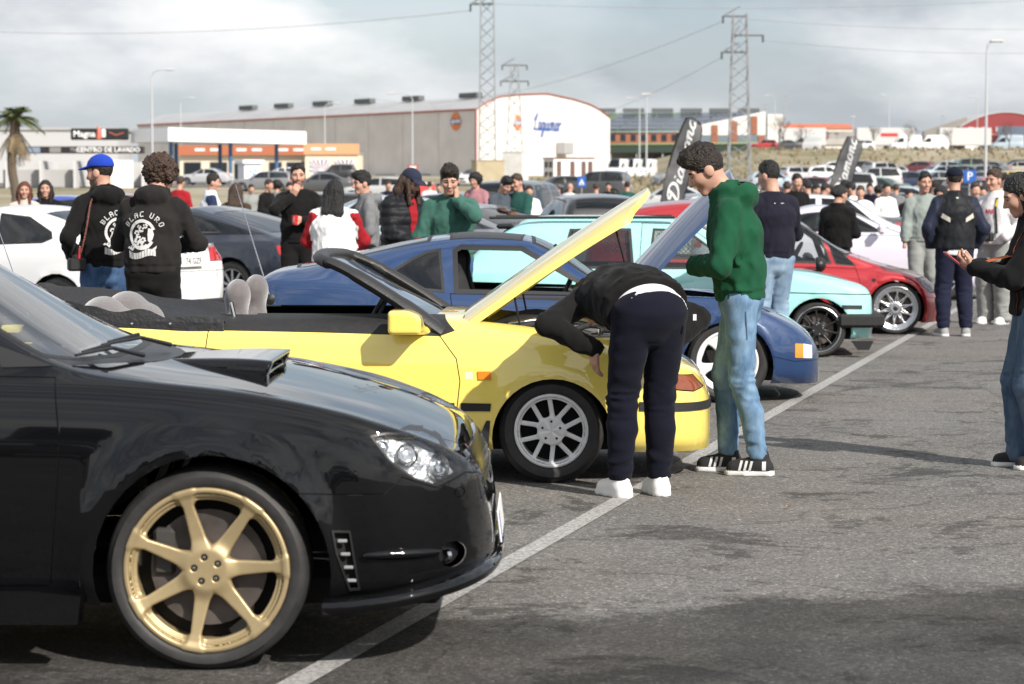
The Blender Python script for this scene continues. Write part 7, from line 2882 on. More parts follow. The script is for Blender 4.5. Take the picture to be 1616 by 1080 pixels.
        if kind == 'hoodie':
            hb = neck - np.array([.075, 0, 0]) @ np.eye(3) + T2 * .01
            back = np.array([-math.cos(a2), 0, math.sin(a2)])
            hb = neck + back * .085 - T2 * .01
            hd = ell(q, hb, (.085, .125, .075))
            hd = np.maximum(hd, -ell(q, hb + T2 * .05 - back * .03, (.06, .08, .05)))
            ring = np.minimum(rc(q, neck + T2 * .02 - back * .05 - lat * .03, neck + T2 * .03 + back * .02 - lat * .085, .03, .034), rc(q, neck + T2 * .02 - back * .05 + lat * .03, neck + T2 * .03 + back * .02 + lat * .085, .03, .034))
            nck = smin(nck, smin(hd, ring, .03), .03)
        if kind in ('jacket', 'puffer'):
            nck = smin(nck, rc(q, neck - T2 * .03, neck + T2 * .055, .09, .078), .02)
        if mode == 1:
            return arm - np.minimum(d, nck)
        d = smin(d, nck, .035)
        d = smin(d, arm, .032)
        near = np.abs(d) < .06
        if near.any():
            qq = q[near]
            f1 = vnoise(qq * np.array([1, 1, .55]), 11, 1)
            f2 = vnoise(qq * np.array([1, 1.4, .8]), 24, 2)
            amp = .011 if kind != 'puffer' else .006
            w = (1 - np.sqrt(f1 * f1 + .02) * 2.2) * amp * .75 + f2 * amp * .4
            f3 = vnoise(qq * np.array([1, 1, .5]) + f1[:, None] * .03, 30, 7)
            w = w + (1 - np.sqrt(f3 * f3 + .006) * 2.6) * .0042 * np.clip(f2 + .55, 0, 1)
            if kind == 'puffer':
                w = w + .012 * np.abs(np.sin((qq @ T1) * PI / .085))
            d[near] = d[near] - w
        cutd = (q - hz) @ T1
        d = smax(d, -cutd, .012)
        # ribbed hem and collar opening
        d = np.where((cutd < .06) & (kind in ('hoodie', 'sweat', 'slim')), d + .008, d)
        d = smax(d, (q - (neck + T2 * (.055 if kind in ('hoodie', 'jacket', 'puffer') else .03))) @ T2 - (9 if kind == 'hoodie' else 0), .01)
        d = np.maximum(d, -(rc(q, neck + T2 * .01, hc - A[:, 0] * .015, .056, .066)))
        return d * s

    tlo, thi = np.array([*sh, *el, *wr, hip, neck, hz]).min(0) - .22 * max(1, bl), np.array([*sh, *el, *wr, hip, neck]).max(0) + .2 * max(1, bl)
    tm_l = [tm, sleeve_mat or tm]
    cl = solid({'hoodie': 'hoodie', 'jacket': 'jacket', 'puffer': 'padded_jacket', 'sweat': 'sweatshirt', 'tee': 'shirt', 'slim': 'jumper', 'long': 'coat'}[kind], topf, tlo * s, thi * s, res * s, tm_l, e,
               (lambda c: (topf(c, 1) < -.012).astype(int)) if sleeve_mat else None)

    # ---- trousers
    lk, lm = legs
    wdt = {'slim': 0., 'straight': .012, 'wide': .035, 'jogger': .02}[lk]

    def legf(p):
        q = p / s
        d = rc(q, hip + T1 * .06, hip - T1 * .02, .096 * lb, .112 * lb, lat, 1.3)
        d = smin(d, rc(q, hip - T1 * .02, hip - np.array([.012, 0, .09]), .115 * lb, .085 * lb, lat, 1.5), .04)
        for k in (0, 1):
            up = rc(q, hj[k], kn[k], .094 * lb + wdt * .7, .064 + wdt)
            foot = an[k] + np.array([0, 0, .01 if lk != 'wide' else -.03])
            lo_ = smin(rc(q, kn[k], kn[k] + (foot - kn[k]) * .4 - np.array([.012, 0, 0]), .063 + wdt, .062 + wdt), rc(q, kn[k] + (foot - kn[k]) * .4 - np.array([.012, 0, 0]), foot, .062 + wdt, .05 + wdt * (1.25 if lk == 'wide' else .8)), .02)
            lg = smin(up, lo_, .02)
            d = smin(d, lg, .012)
        near = np.abs(d) < .06
        if near.any():
            qq = q[near]
            hgt = qq[:, 2]
            f1 = vnoise(qq * np.array([.8, .8, 1.5]), 15, 5)
            f2 = vnoise(qq * np.array([1, 1, 2.4]), 13, 6)
            kz = np.exp(-((hgt - kn[0][2]) / .10) ** 2) + np.exp(-((hgt - .16) / .08) ** 2) + .3 * np.exp(-((hgt - .76) / .06) ** 2)
            d[near] = d[near] - (.0045 * f1 + .010 * kz * (1 - 2.2 * np.sqrt(f2 * f2 + .015)))
        d = smax(d, (q - hip) @ T1 - .10, .01)
        d = smax(d, (.085 if lk != 'wide' else .035) - q[:, 2], .006)
        return d * s
    llo, lhi = np.array([*hj, *kn, *an]).min(0) - np.array([.2, .2, .12]) * max(1, lb), np.array([*hj, *kn, *an, hip + T1 * .1]).max(0) + .2 * max(1, lb)
    llo[2] = .02
    solid('trousers', legf, llo * s, lhi * s, res * s, lm, e)

    # ---- shoes
    upper, sole = shoes or (M('black_shoe', (.015, .015, .016), .6), M('white_sole', (.7, .7, .68), .6))
    for k in (0, 1):
        y = R(feet[k][2])
        fx, fy = np.array([math.cos(y), math.sin(y), 0]), np.array([-math.sin(y), math.cos(y), 0])
        B = np.stack([fx, fy, [0, 0, 1]], 1)
        lift = feet[k][3] if len(feet[k]) > 3 else 0
        o = np.array([an[k][0], an[k][1], lift])

        def shoe(p):
            q = (p / s - o) @ B
            t = np.clip((q[:, 0] + .08) / .28, 0, 1)
            hw = .036 + .012 * np.sin(t * PI * .9)
            qs = q.copy()
            d = rc(q, (-.045, 0, .04), (.135, 0, .038), .036, .034, (0, 1, 0), 1.25)
            d = smin(d, rc(q, (-.02, 0, .05), (-.015, 0, .10), .04, .043), .03)
            d = smin(d, rc(q, (.02, 0, .07), (.12, 0, .045), .035, .03, (0, 1, 0), 1.2), .03)
            solem = np.maximum(rc(q * np.array([1, 1, .0]) , (-.045, 0, 0), (.14, 0, 0), .040, .041, (0, 1, 0), 1.2), np.abs(q[:, 2] - .014) - .0135)
            d = np.minimum(smax(d, .016 - q[:, 2], .004), solem)
            return d * s
        solid('shoe', shoe, S(o) + np.array([-.24, -.24, -.02]) * s, S(o) + np.array([.24, .24, .16]) * s, min(res, .011) * s, [upper, sole], e,
              lambda c: (((c / s - o)[:, 2] < .0285)).astype(int))

    # ---- hair and headwear
    hk, hm = hair
    hm = hm or HAIR_DARK
    fine = (.0075 if hk != 'curly' else .0058) if res < .016 else .013

    def hairf(p):
        q = (p / s - hc) @ A
        x, y, z = q[:, 0], q[:, 1], q[:, 2]
        up = np.clip((z - .03) / .06, .25, 1)
        nz = (vnoise(q * np.array([.45, 1, .8]), 70, 8) * .010 + vnoise(q * np.array([.4, 1, 1]), 150, 9) * .006) * up
        if hk in ('short', 'fringe', 'buzz', 'fade'):
            v = {'short': .012, 'fringe': .022, 'buzz': .004, 'fade': .014}[hk]
            sd_ = .0785 if hk != 'fringe' else .081
            d = smin(ell(q, (-.012, 0, .028), (.0975, sd_, .0965)), ell(q, (-.010 + v * .3, 0, .05), (.094 + v * .6, .072 + v * .5, .078 + v)), .012)
            edge = x * .80 - z * .60 - (.018 if hk != 'fringe' else .034)
            if hk == 'fringe':
                d = smin(d, ell(q, (.055, 0, .10), (.055, .075, .045)), .03)
            d = d - nz * (1.0 if hk != 'buzz' else .2)
            edge = edge + vnoise(q, 60, 12) * .014
            d = smax(d, edge, .012)
            d = smax(d, -(z + .055 + .35 * (x + .09)), .01)
        elif hk == 'curly':
            d = ell(q, (-.035, 0, .035), (.132, .125, .125))
            d = d - vnoise(q, 34, 6) * .014 - vnoise(q, 80, 3) * .010 - vnoise(q, 170, 4) * .010
            d = smax(d, x - .065 - z * .35, .02)
        elif hk in ('long', 'tail', 'shag'):
            d = ell(q, (-.018, 0, .03), (.104, .088, .102))
            d = smax(d, x * .8 - z * .5 - .03, .012)
            d = smax(d, -(z + .08), .01)
            L = {'long': .46, 'tail': .30, 'shag': .20}[hk]
            r = (p / s - hc)
            back = -A[:, 0] * np.array([1, 1, 0])
            if hk == 'tail':
                d = smin(d, ell(q, (-.11, 0, .02), (.055, .05, .06)), .03)
            else:
                dn = np.array([0, 0, -1.])
                for k, o in enumerate((-.07, -.03, .02, .06)):
                    b0 = A[:, 1] * o + back * .06 + A[:, 2] * .0
                    b1 = b0 * 1.25 + back * (.05) + dn * L * (.86 + .07 * ((k * 7) % 3))
                    d = smin(d, rc(r, b0, b0 * 1.15 + dn * L * .45 + back * .045, .05, .047), .04)
                    d = smin(d, rc(r, b0 * 1.15 + dn * L * .45 + back * .045, b1, .047, .018), .03)
                if hk == 'shag':
                    for sg in (1, -1):
                        b0 = A[:, 1] * .075 * sg + A[:, 0] * .02
                        d = smin(d, rc(r, b0, b0 + dn * .2 + A[:, 0] * .02, .028, .02), .03)
            st = np.stack([q[:, 0], q[:, 1], q[:, 2] * .12], 1)
            d = d - vnoise(st, 70, 3) * .008 - vnoise(st, 140, 5) * .003
        if cap is not None:
            d = smax(d, z - .052 + .10 * np.clip(-x, 0, 1), .01)
        return d * s
    if hk != 'none':
        reach = .24 if hk not in ('long', 'shag', 'tail') else .62
        solid('hair', hairf, S(hc) - np.array([.24, .24, reach]) * s, S(hc) + np.array([.2, .2, .24]) * s, fine, hm, e)
    if cap is not None:
        cm = cap

        def capf(p):
            q = (p / s - hc) @ A
            d = ell(q, (-.012, 0, .045), (.108, .091, .092))
            d = smax(d, .042 - q[:, 2] - .10 * np.clip(-q[:, 0], 0, 1), .006)
            bx = q - np.array([.09, 0, .055])
            brim = np.maximum(np.hypot(bx[:, 0], bx[:, 1] * .98) - .085, np.abs(bx[:, 2] + .22 * bx[:, 0] * 1.0 + bx[:, 1] ** 2 * 2.2) - .0045)
            brim = np.maximum(brim, -bx[:, 0] - .05)
            return smin(d, brim, .006) * s
        cp = solid('cap', capf, S(hc) - .14, S(hc) + .24, .0072 if res < .016 else .012, cm, e)
    e['_j'] = 0
    del e['_j']
    J = dict(s=s, hip=S(hip), neck=S(neck), chest=S(chest), waist=S(waist), hc=S(hc), A=A, sh=[S(v) for v in sh], el=[S(v) for v in el], wr=[S(v) for v in wr], kn=[S(v) for v in kn], an=[S(v) for v in an], T2=T2, T1=T1)
    return e, cl, J


def held(name, label, cat, parent_e, loc, build):
    """a thing a person holds: stands at top level, in the person's own frame"""
    T = Matrix.LocRotScale(parent_e.location, parent_e.rotation_euler, None)
    o = build(name)
    o.matrix_world = T @ Matrix.Translation(loc) if loc is not None else T
    return tag(o, label, cat)


# ------------------------------------------------------------------ people in the place
def XY(px, Y):
    p = at(px, 300, Y)
    return (p.x, p.y)


BLK = cloth('black_fleece', (.0095, .0092, .0095))
BLK2 = cloth('washed_black_fleece', (.018, .0165, .0165))
NAVY = cloth('navy_twill', (.0065, .0072, .0145))
NAVYJ = cloth('navy_knit', (.013, .013, .022))
GREEN = cloth('green_fleece', (.010, .066, .032))
GREEN2 = cloth('sage_fleece', (.045, .12, .095))
GREEN3 = cloth('dark_teal_fleece', (.02, .075, .065))
GREYF = cloth('grey_fleece', (.16, .165, .17))
SAGE = cloth('grey_sage_fleece', (.23, .265, .25))
SAGE2 = cloth('grey_jersey', (.24, .25, .24))
WHT = cloth('white_cotton', (.72, .72, .72))
JEAN_L = denim('faded_denim', (.055, .115, .21), (.20, .31, .43))
JEAN_P = denim('pale_denim', (.13, .20, .29), (.27, .36, .46))
JEAN_D = denim('mid_denim', (.025, .055, .125), (.075, .135, .25))
REDC = cloth('red_cotton', (.27, .014, .02))
WSOLE = M('white_sole', (.7, .7, .68), .6)
WLEA = M('white_leather', (.74, .74, .73), .5)
BSH = M('black_suede', (.012, .012, .013), .85)
GSH = M('grey_suede', (.25, .25, .25), .8)

FONT5 = {'B': '11110100011000111110100011000111110', 'L': '10000100001000010000100001000011111', 'A': '01110100011000111111100011000110001', 'C': '01111100001000010000100001000001111', 'U': '10001100011000110001100011000101110', 'R': '11110100011000111110101001001010001', 'O': '01110100011000110001100011000101110'}


def emblem():
    """white back print: ring, flowers, scroll and bowed capitals; 2-D polygons in metres"""
    P = []
    n = 30
    for k in range(n):
        a0, a1 = R(20) + 2 * PI * .86 * k / n, R(20) + 2 * PI * .86 * (k + 1) / n
        P.append([(-.01 + r * math.cos(a) * .9, .0 + r * math.sin(a)) for a, r in ((a0, .098), (a1, .098), (a1, .078), (a0, .078))])
    rnd = random.Random(2)
    for (cx, cy, r) in ((-.035, -.03, .026), (-.06, -.055, .022), (-.02, -.065, .026), (-.045, .01, .020), (-.015, .035, .022), (.012, .055, .017), (.0, -.035, .02), (-.03, .05, .014), (.02, -.08, .02), (-.075, -.085, .016)):
        for m in range(6):
            a = m * PI / 3 + rnd.random()
            q = [(cx + r * .62 * math.cos(a) + r * .36 * math.cos(t), cy + r * .62 * math.sin(a) + r * .36 * math.sin(t)) for t in np.linspace(0, 2 * PI, 7)[:-1]]
            P.append(q)
    # pale cheek of the portrait
    P.append([(.03, .04), (.055, .035), (.066, .0), (.06, -.03), (.045, -.055), (.03, -.04), (.026, .0)])
    P += [[(x, -.105 + .014 * math.sin(x * 34)), (x + .016, -.105 + .014 * math.sin((x + .016) * 34)), (x + .016, -.145 + .012 * math.sin((x + .016) * 30)), (x, -.145 + .012 * math.sin(x * 30))] for x in np.arange(-.10, .085, .0185)]
    P.append([(-.10, -.075), (-.06, -.09), (-.07, -.105), (-.11, -.085)])
    P.append([(.05, -.10), (.09, -.07), (.085, -.09), (.06, -.115)])
    for txt, a_0, st in (('BLAC', R(148), -R(17)), ('URO', R(66), -R(18))):
        for i, ch in enumerate(txt):
            a = a_0 + st * i
            c = Vector((math.cos(a), math.sin(a))) * .13
            u, v = Vector((math.sin(a), -math.cos(a))), Vector((math.cos(a), math.sin(a)))
            for j, b in enumerate(FONT5[ch]):
                if b == '1':
                    x, y = (j % 5 - 2) * .0047, (3 - j // 5) * .0047
                    P.append([tuple(c + u * (x + dx) + v * (y + dy)) for dx, dy in ((-.0026, -.0026), (.0026, -.0026), (.0026, .0026), (-.0026, .0026))])
    return P


def on_back(cl, e, polys, z, mat, name, y=0., sc=1., turn=0., x0=-.6):
    """print laid on the back of a garment; local X of the print runs to the wearer's right"""
    T = Matrix.Rotation(turn, 4, 'Z') @ frame((x0, y, z), (0, -1, 0), (0, 0, 1))
    return wrap_mesh([[(p[0] * sc, p[1] * sc) for p in q] for q in polys], bvh_of(cl), T, mat, name, cl, .004)


def on_side(cl, polys, x, z, side, mat, name, lift=.003):
    """print on the left (+1) or right (-1) flank, local X of the print runs forward"""
    T = frame((x, side * .8, z), (side, 0, 0), (0, 0, 1)) if side < 0 else frame((x, .8, z), (-1, 0, 0), (0, 0, 1))
    return wrap_mesh([[(p[0] * (-1 if side > 0 else 1) * (1 if side > 0 else -1), p[1]) for p in q] for q in polys], bvh_of(cl), T, mat, name, cl, lift)


def grid_poly(f, n=8):
    """strip between f(t)->(left pt, right pt) cut into quads"""
    q = []
    for k in range(n):
        a, b = f(k / n), f((k + 1) / n)
        q.append([a[0], b[0], b[1], a[1]])
    return q


PRINT = M('white_print', (.56, .56, .55), .85)

# 1 man leaning into the yellow engine bay
e, cl, J = person('man in black hoodie and navy trousers bending over into the yellow engine bay', (.637, 11.96), 112, 1.74, lean=70, bend=34, head=(0, 72), hands=((.08, .215, .74), (.10, -.235, .76)), feet=((.0, .115, 8), (.0, -.105, -8)), top=('hoodie', BLK),
                  legs=('straight', NAVY), shoes=(WLEA, WLEA), res=.0105, hipx=-.10, hint=((.2, 1, .15), (.2, -1, .15)), knees=((1, .12, 0), (1, -.12, 0)), hair=('short', None), hand_pose=(((.25, -.1, -1), (0, -1, 0), .45), ((.25, .1, -1), (0, 1, 0), .45)), build=1.10, hemup=.032, tb=1.34)


def under(p):
    q = p / J['s']
    hip, T = J['hip'] / J['s'], J['T1']
    d = rc(q, hip - T * .10, hip + T * .12, .139, .139, (0, 1, 0), 1.34)
    return np.maximum(d, np.maximum((q - hip) @ T - .1, -.055 - (q - hip) @ T)) * J['s']


solid('undershirt', under, J['hip'] - .36, J['hip'] + .36, .012, WHT, e)
MB().box((-.268, -.165, .90), (.004, .018, .03)).build('pocket_label', PRINT, e)

# 2 man in the green hoodie
e, cl, J = person('young man in green hoodie and faded jeans looking down at the engines', (1.222, 12.92), 174, 1.775, lean=3, bend=10, head=(6, 30), hands=((.24, .03, 1.10), (.24, -.03, 1.09)), feet=((-.10, .085, -4), (.06, -.10, 6)), top=('hoodie', GREEN), legs=('slim', JEAN_L),
                  shoes=(BSH, WSOLE), res=.0105, hair=('fringe', HAIR_DARK), hint=((-.25, .8, -.6), (-.25, -.8, -.6)), face_detail=True)
for sh_ in [c for c in e.children if c.name.startswith('shoe')]:
    c = np.mean([v.co[:] for v in sh_.data.vertices], 0)
    T = frame((c[0] + .015, c[1] + .3, .052), (-1, 0, 0), (0, 0, 1))
    bs = bvh_of(sh_)
    for x in (-.055, -.028, -.001):
        wrap_mesh(grid_poly(lambda t: ((x + .014 * t, -.022 + .05 * t), (x + .013 + .014 * t, -.022 + .05 * t)), 6), bs, T, PRINT, 'shoe_stripe', sh_, .003)
    wrap_mesh(grid_poly(lambda t: ((.072, -.018 + .045 * t), (.092, -.018 + .045 * t)), 6), bs, T, PRINT, 'heel_tab', sh_, .003)
pk = [[(-.075, .05), (.085, .06), (.085, .054), (-.075, .044)], [(-.075, .05), (-.069, .05), (-.060, -.10), (-.066, -.10)], [(.079, .058), (.085, .058), (.075, -.09), (.069, -.09)]]
tr = [c for c in e.children if c.name.startswith('trousers')][0]
wrap_mesh(pk, bvh_of(tr), frame((-.10, .6, .83), (-1, 0, 0), (0, 0, 1)), M('denim_seam', (.03, .06, .11), .9), 'pocket_seam', tr, .002)

# 3 man behind in the navy jumper
e, cl, J = person('man with black hair in navy zip jumper and light jeans, back turned', XY(1222, 8.74), 112, 1.76, bend=4, head=(25, 8), hands=((.25, .06, 1.12), (.25, -.06, 1.10)), top=('slim', NAVYJ), legs=('straight', JEAN_P), res=.013, hair=('short', HAIR_BLACK), build=1.06, feet=((-.03, .09, 0), (.03, -.09, 0)), hint=((-.3, 1, -.5), (-.3, -1, -.5)))
on_back(cl, e, [[(-.05, 0), (.04, .0), (.04, .005), (-.05, .005)]], 1.40, PRINT, 'collar_print')

# 4 man in the windbreaker
e, cl, J = person('capped man in dark windbreaker with cream chevrons and navy track trousers, back turned', XY(1508, 10.35), 92, 1.74, bend=3, head=(0, 4), hands=((.12, .23, .92), (.12, -.23, .92)), top=('jacket', cloth('black_nylon', (.014, .015, .018), .55)), legs=('jogger', cloth('navy_jersey', (.014, .016, .034))), shoes=(GSH, WSOLE), sleeve_mat=cloth('navy_nylon', (.016, .02, .04), .55),
                  res=.013, hair=('short', None), cap=cloth('navy_cap', (.010, .012, .024)), feet=((-.02, .12, 12), (-.02, -.12, -12)), build=1.08)
CREAM = M('cream_panel', (.55, .52, .45), .8)
for sg in (-1, 1):
    on_back(cl, e, grid_poly(lambda t: ((sg * (.17 - .09 * t), .045 - .05 * t), (sg * (.155 - .075 * t), .09 - .05 * t)), 5), 1.19, CREAM, 'back_chevron')
on_back(cl, e, [[(-.012, 0), (.012, 0), (.012, .014), (-.012, .014)]], 1.43, CREAM, 'collar_mark')
tr = [c for c in e.children if c.name.startswith('trousers')][0]
for s in (-1, 1):
    on_side(tr, grid_poly(lambda t: ((-.012, -.36 + .72 * t), (.012, -.36 + .72 * t)), 16), .0, .52, s, PRINT, 'side_stripe')


def white_hem(J, zl, rad=.135, mat=WHT):
    h = J['hip']
    return lambda p: np.maximum(rc(p / J['s'], h / J['s'] - np.array([0, 0, .15]), h / J['s'] + np.array([0, 0, .1]), rad, rad, (0, 1, 0), 1.3), np.abs(p[:, 2] - zl) - .03) * J['s']


solid('shirt_hem', white_hem(J, .875, .138), J['hip'] - .3, J['hip'] + .3, .014, WHT, e)

# 5 grey sweat suit
person('young man in pale grey green sweatshirt and joggers facing the camera', XY(1457, 11.9), -80, 1.72, head=(0, 4), hands=((.06, .26, .82), (.06, -.26, .82)), top=('sweat', SAGE), legs=('jogger', SAGE2), shoes=(WLEA, WSOLE), res=.014, hair=('fade', HAIR_BLACK))
# 6 white jacket with camera strap
e, cl, J = person('young man in open white jacket with grey shirt and camera strap smiling left', XY(1572, 11.3), -128, 1.74, head=(-14, 2), hands=((.16, .2, 1.0), (.2, -.16, 1.02)), top=('jacket', cloth('white_jacket', (.62, .62, .62))), legs=('wide', SAGE2), shoes=(WLEA, WSOLE), res=.014, hair=('short', HAIR_BROWN))
T = frame((.6, 0, 1.28), (0, 1, 0), (0, 0, 1))
bv = bvh_of(cl)
wrap_mesh(grid_poly(lambda t: ((-.075, -.30 + .42 * t), (.075, -.30 + .42 * t)), 10), bv, T, cloth('grey_tee', (.42, .42, .43)), 'shirt_front', cl, .004)
wrap_mesh([[(-.05 + .035 * k, -.02), (-.025 + .035 * k, -.02), (-.025 + .035 * k, .02), (-.05 + .035 * k, .02)] for k in range(3)], bv, T, M('shirt_print', (.45, .06, .10), .7), 'shirt_print', cl, .008)
wrap_mesh(grid_poly(lambda t: ((.07 - .02 * t, -.25 + .4 * t), (.095 - .02 * t, -.25 + .4 * t)), 10), bv, T, M('strap_black', (.012, .012, .012), .7), 'camera_strap', cl, .012)
wrap_mesh(grid_poly(lambda t: ((.06, .05 + .08 * t), (.085, .05 + .08 * t)), 4), bv, T, M('strap_yellow', (.6, .4, .04), .7), 'strap_patch', cl, .015)


def camera_body(parent):
    def build(nm):
        o = MB().box((0, 0, 0), (.07, .14, .10), 0, None, .015).box((0, 0, .06), (.05, .06, .035), 0, None, .01).build(nm, BLACK)
        MB().tube([(.03, 0, -.005), (.12, 0, -.005)], [.038, .035], 16).build('lens', RUBBER, o, 50)
        return o
    return build


held('camera', 'black camera hanging at the white jacketed man\'s side', 'camera', e, (.20, .0, .99), camera_body(e))

# 7 woman with the phone, right edge
e, cl, J = person('woman in black jacket and wide blue jeans holding a phone at the right edge', XY(1637, 5.42), 176, 1.61, bend=3, head=(0, 22), hands=((.36, .035, 1.19), (.34, -.05, 1.20)), feet=((-.05, .08, 4), (.06, -.08, -4)), top=('jacket', cloth('black_wool', (.009, .009, .01))), legs=('wide', denim('blue_denim', (.045, .078, .135), (.12, .165, .235))),
                  shoes=(BSH, WSOLE), res=.011, hair=('long', HAIR_BLACK), hint=((-.2, .6, -.9), (-.2, -.6, -.9)), hand_pose=(((.9, -.25, .35), (.2, -.5, .8), .75), ((.9, .3, .35), (.2, .5, .8), .7)))
T = frame((.6, 0, 1.12), (0, 1, 0), (0, 0, 1))
bv = bvh_of(cl)
org = cloth('orange_knit', (.42, .10, .022))
wrap_mesh(grid_poly(lambda t: ((-.10 - .02 * (1 - t), -.27 + .55 * t), (.11, -.27 + .55 * t)), 14), bv, T, org, 'orange_top', cl, .006)


def phone(nm):
    o = MB().box((0, 0, 0), (.155, .074, .010), 0, None, .004).build(nm, M('phone_case', (.32, .05, .06), .4))
    MB().box((0, 0, .0058), (.145, .066, .001)).build('screen', M('phone_glass', (.01, .01, .012), .05), o)
    return o


ph = held('phone', 'red cased phone in the hands of the woman at the right edge', 'phone', e, None, phone)
w0, w1 = Vector(J['wr'][0]), Vector(J['wr'][1])
mid = (w0 + w1) / 2 + Vector((.115, 0, .035))
ph.matrix_world = Matrix.LocRotScale(e.location, e.rotation_euler, None) @ Matrix.Translation(mid) @ Matrix.Rotation(-R(38), 4, 'Y')

# 8 woman behind the red car
person('dark haired woman in black jacket behind the red hatchback', XY(1322, 12.1), 62, 1.57, head=(-30, 8), hands=((.25, .05, 1.1), (.25, -.08, 1.15)), top=('jacket', BLK), legs=('slim', BLK), res=.015, hair=('tail', HAIR_BLACK), build=1.05)

# 9, 10 the two men in printed hoodies
EMB = emblem()
e, cl, J = person('man with curly dark hair in washed black hoodie with white floral back print', XY(240, 7.2), 82, 1.76, bend=14, head=(-20, 24), hands=((.26, .06, 1.12), (.26, -.08, 1.10)), top=('hoodie', BLK2), legs=('straight', BLK), res=.0115, hair=('curly', HAIR_BROWN), build=1.14, hint=((-.25, 1, -.5), (-.25, -1, -.5)), feet=((0, .13, 0), (0, -.13, 0)))
on_back(cl, e, EMB, 1.20, PRINT, 'back_print', .025, 1.12)
e, cl, J = person('man in bright blue cap and black hoodie with camera on a strap', XY(165, 7.65), 118, 1.77, head=(42, 6), hands=((.12, .22, .98), (.20, -.12, 1.0)), top=('hoodie', BLK), legs=('straight', JEAN_D), res=.0115, hair=('short', HAIR_DARK), cap=cloth('blue_cap', (.016, .05, .36)), stubble=True, build=1.04)
on_back(cl, e, EMB, 1.20, PRINT, 'back_print', -.06, 1.12)
strap = M('rope_strap', (.12, .04, .03), .8, var=(90, .9))
pts = [(-.07, .12, 1.46), (-.13, .16, 1.40), (-.175, .20, 1.25), (-.175, .235, 1.1), (-.15, .255, 1.02)]
MB().tube(spline(pts, 5), .007, 6).build('rope_strap', strap, e, 60)
MB().tube([(-.157, .252, 1.08), (-.15, .256, 1.0)], .009, 6).build('strap_end', M('sign_red', (.5, .03, .03), .5), e)
held('camera', 'black camera hanging from the rope strap of the blue capped man', 'camera', e, (-.12, .265, .955), camera_body(e))

# 11 drinker in the track top
e, cl, J = person('man in black track top with white shoulder stripes raising a hand to his mouth', XY(470, 10.9), -82, 1.79, head=(0, 2), hands=((.24, .03, 1.17), (.16, -.06, 1.42)), top=('slim', BLK), legs=('straight', BLK), res=.013, hair=('fade', HAIR_BLACK), stubble=True, hint=((-.2, 1, -.5), (-.1, -1, -.6)), hand_pose=(((.3, -.9, .1), (.9, .3, 0), .9), ((.25, .35, .9), (-.9, .3, .2), .8)), sleeve_cut=.9)
bv = bvh_of(cl)
for s in (-1, 1):
    for k in range(3):
        wrap_mesh(grid_poly(lambda t: ((-.055 + .02 * k, s * (.075 + .12 * t)), (-.045 + .02 * k, s * (.075 + .12 * t))), 8), bv, frame((0, 0, 1.75), (1, 0, 0), (0, 1, 0)), PRINT, 'shoulder_stripe', cl, .004)


def cup(nm):
    return MB().lathe([(0, -.05), (.028, -.05), (.036, .05), (.034, .05), (.03, -.04)], 16).build(nm, M('red_cup', (.45, .025, .03), .4), None, 50)


c_ = held('cup', 'red cup in the hand of the man in the track top', 'cup', e, None, cup)
c_.matrix_world = Matrix.LocRotScale(e.location, e.rotation_euler, None) @ Matrix.Translation(Vector(J['wr'][0]) + Vector((.06, -.08, .0)))

# 12 raglan woman
person('woman with long black hair in white top with red sleeves, back turned', XY(527, 9.5), 88, 1.60, head=(-12, 5), hands=((.22, .12, 1.0), (.22, -.14, 1.0)), top=('tee', WHT), sleeve_mat=REDC, legs=('slim', BLK), res=.0095, hair=('long', HAIR_BLACK), build=1.36, hint=((-.2, 1, -.4), (-.2, -1, -.4)))
# 13 grey hoodie
person('young man with black fringe in grey hoodie looking left', XY(578, 10.8), 195, 1.70, head=(8, 4), hands=((.2, .1, 1.0), (.2, -.1, 1.0)), top=('hoodie', GREYF), legs=('straight', BLK), res=.0135, hair=('fringe', HAIR_BLACK))
# 14 puffer jacket
e, cl, J = person('long haired bearded man in dark cap and black padded jacket looking down', XY(634, 9.75), -48, 1.73, bend=6, head=(14, 26), hands=((.28, .04, 1.04), (.28, -.04, 1.02)), top=('puffer', cloth('black_padded_nylon', (.012, .013, .016), .5)), legs=('straight', BLK), res=.012, hair=('shag', HAIR_BROWN), cap=cloth('slate_cap', (.022, .026, .045)), stubble=True)
bv = bvh_of(cl)
T = frame((.7, 0, 1.22), (0, 1, 0), (0, 0, 1))
wrap_mesh(grid_poly(lambda t: ((-.022 - .035 * t, -.22 + .44 * t), (.022 + .035 * t, -.22 + .44 * t)), 12), bv, T, REDC, 'red_shirt', cl, .006)


def beard(p):
    q = (p - J['hc']) / J['s'] @ J['A']
    d = ell(q, (.05, 0, -.105), (.05, .05, .055))
    return smax(d - vnoise(q, 70, 2) * .008, q[:, 2] + .062, .008)


solid('beard', beard, J['hc'] - .2, J['hc'] + .15, .009, HAIR_BROWN, e)
# white lining of the hood
bvw = bvh_of(cl)
MB().tube(spline([(-.07, .105, 1.36), (-.10, .06, 1.47), (-.02, .10, 1.50), (.04, .11, 1.44)], 5), .014, 6).build('hood_lining', PRINT, e, 60)

# 15 sage sweatshirt, hand on cheek
person('young man in sage green sweatshirt resting his cheek on his hand', XY(712, 8.8), -94, 1.74, lean=6, bend=6, head=(4, 18), hands=((.20, .065, 1.44), (.16, -.24, .86)), top=('sweat', GREEN2), legs=('straight', JEAN_D), res=.0115, hair=('fringe', HAIR_DARK), hint=((.1, 1, -.7), (-.3, -1, -.3)), hand_pose=(((-.25, .0, 1), (-.3, -1, 0), .35), None), build=1.1)

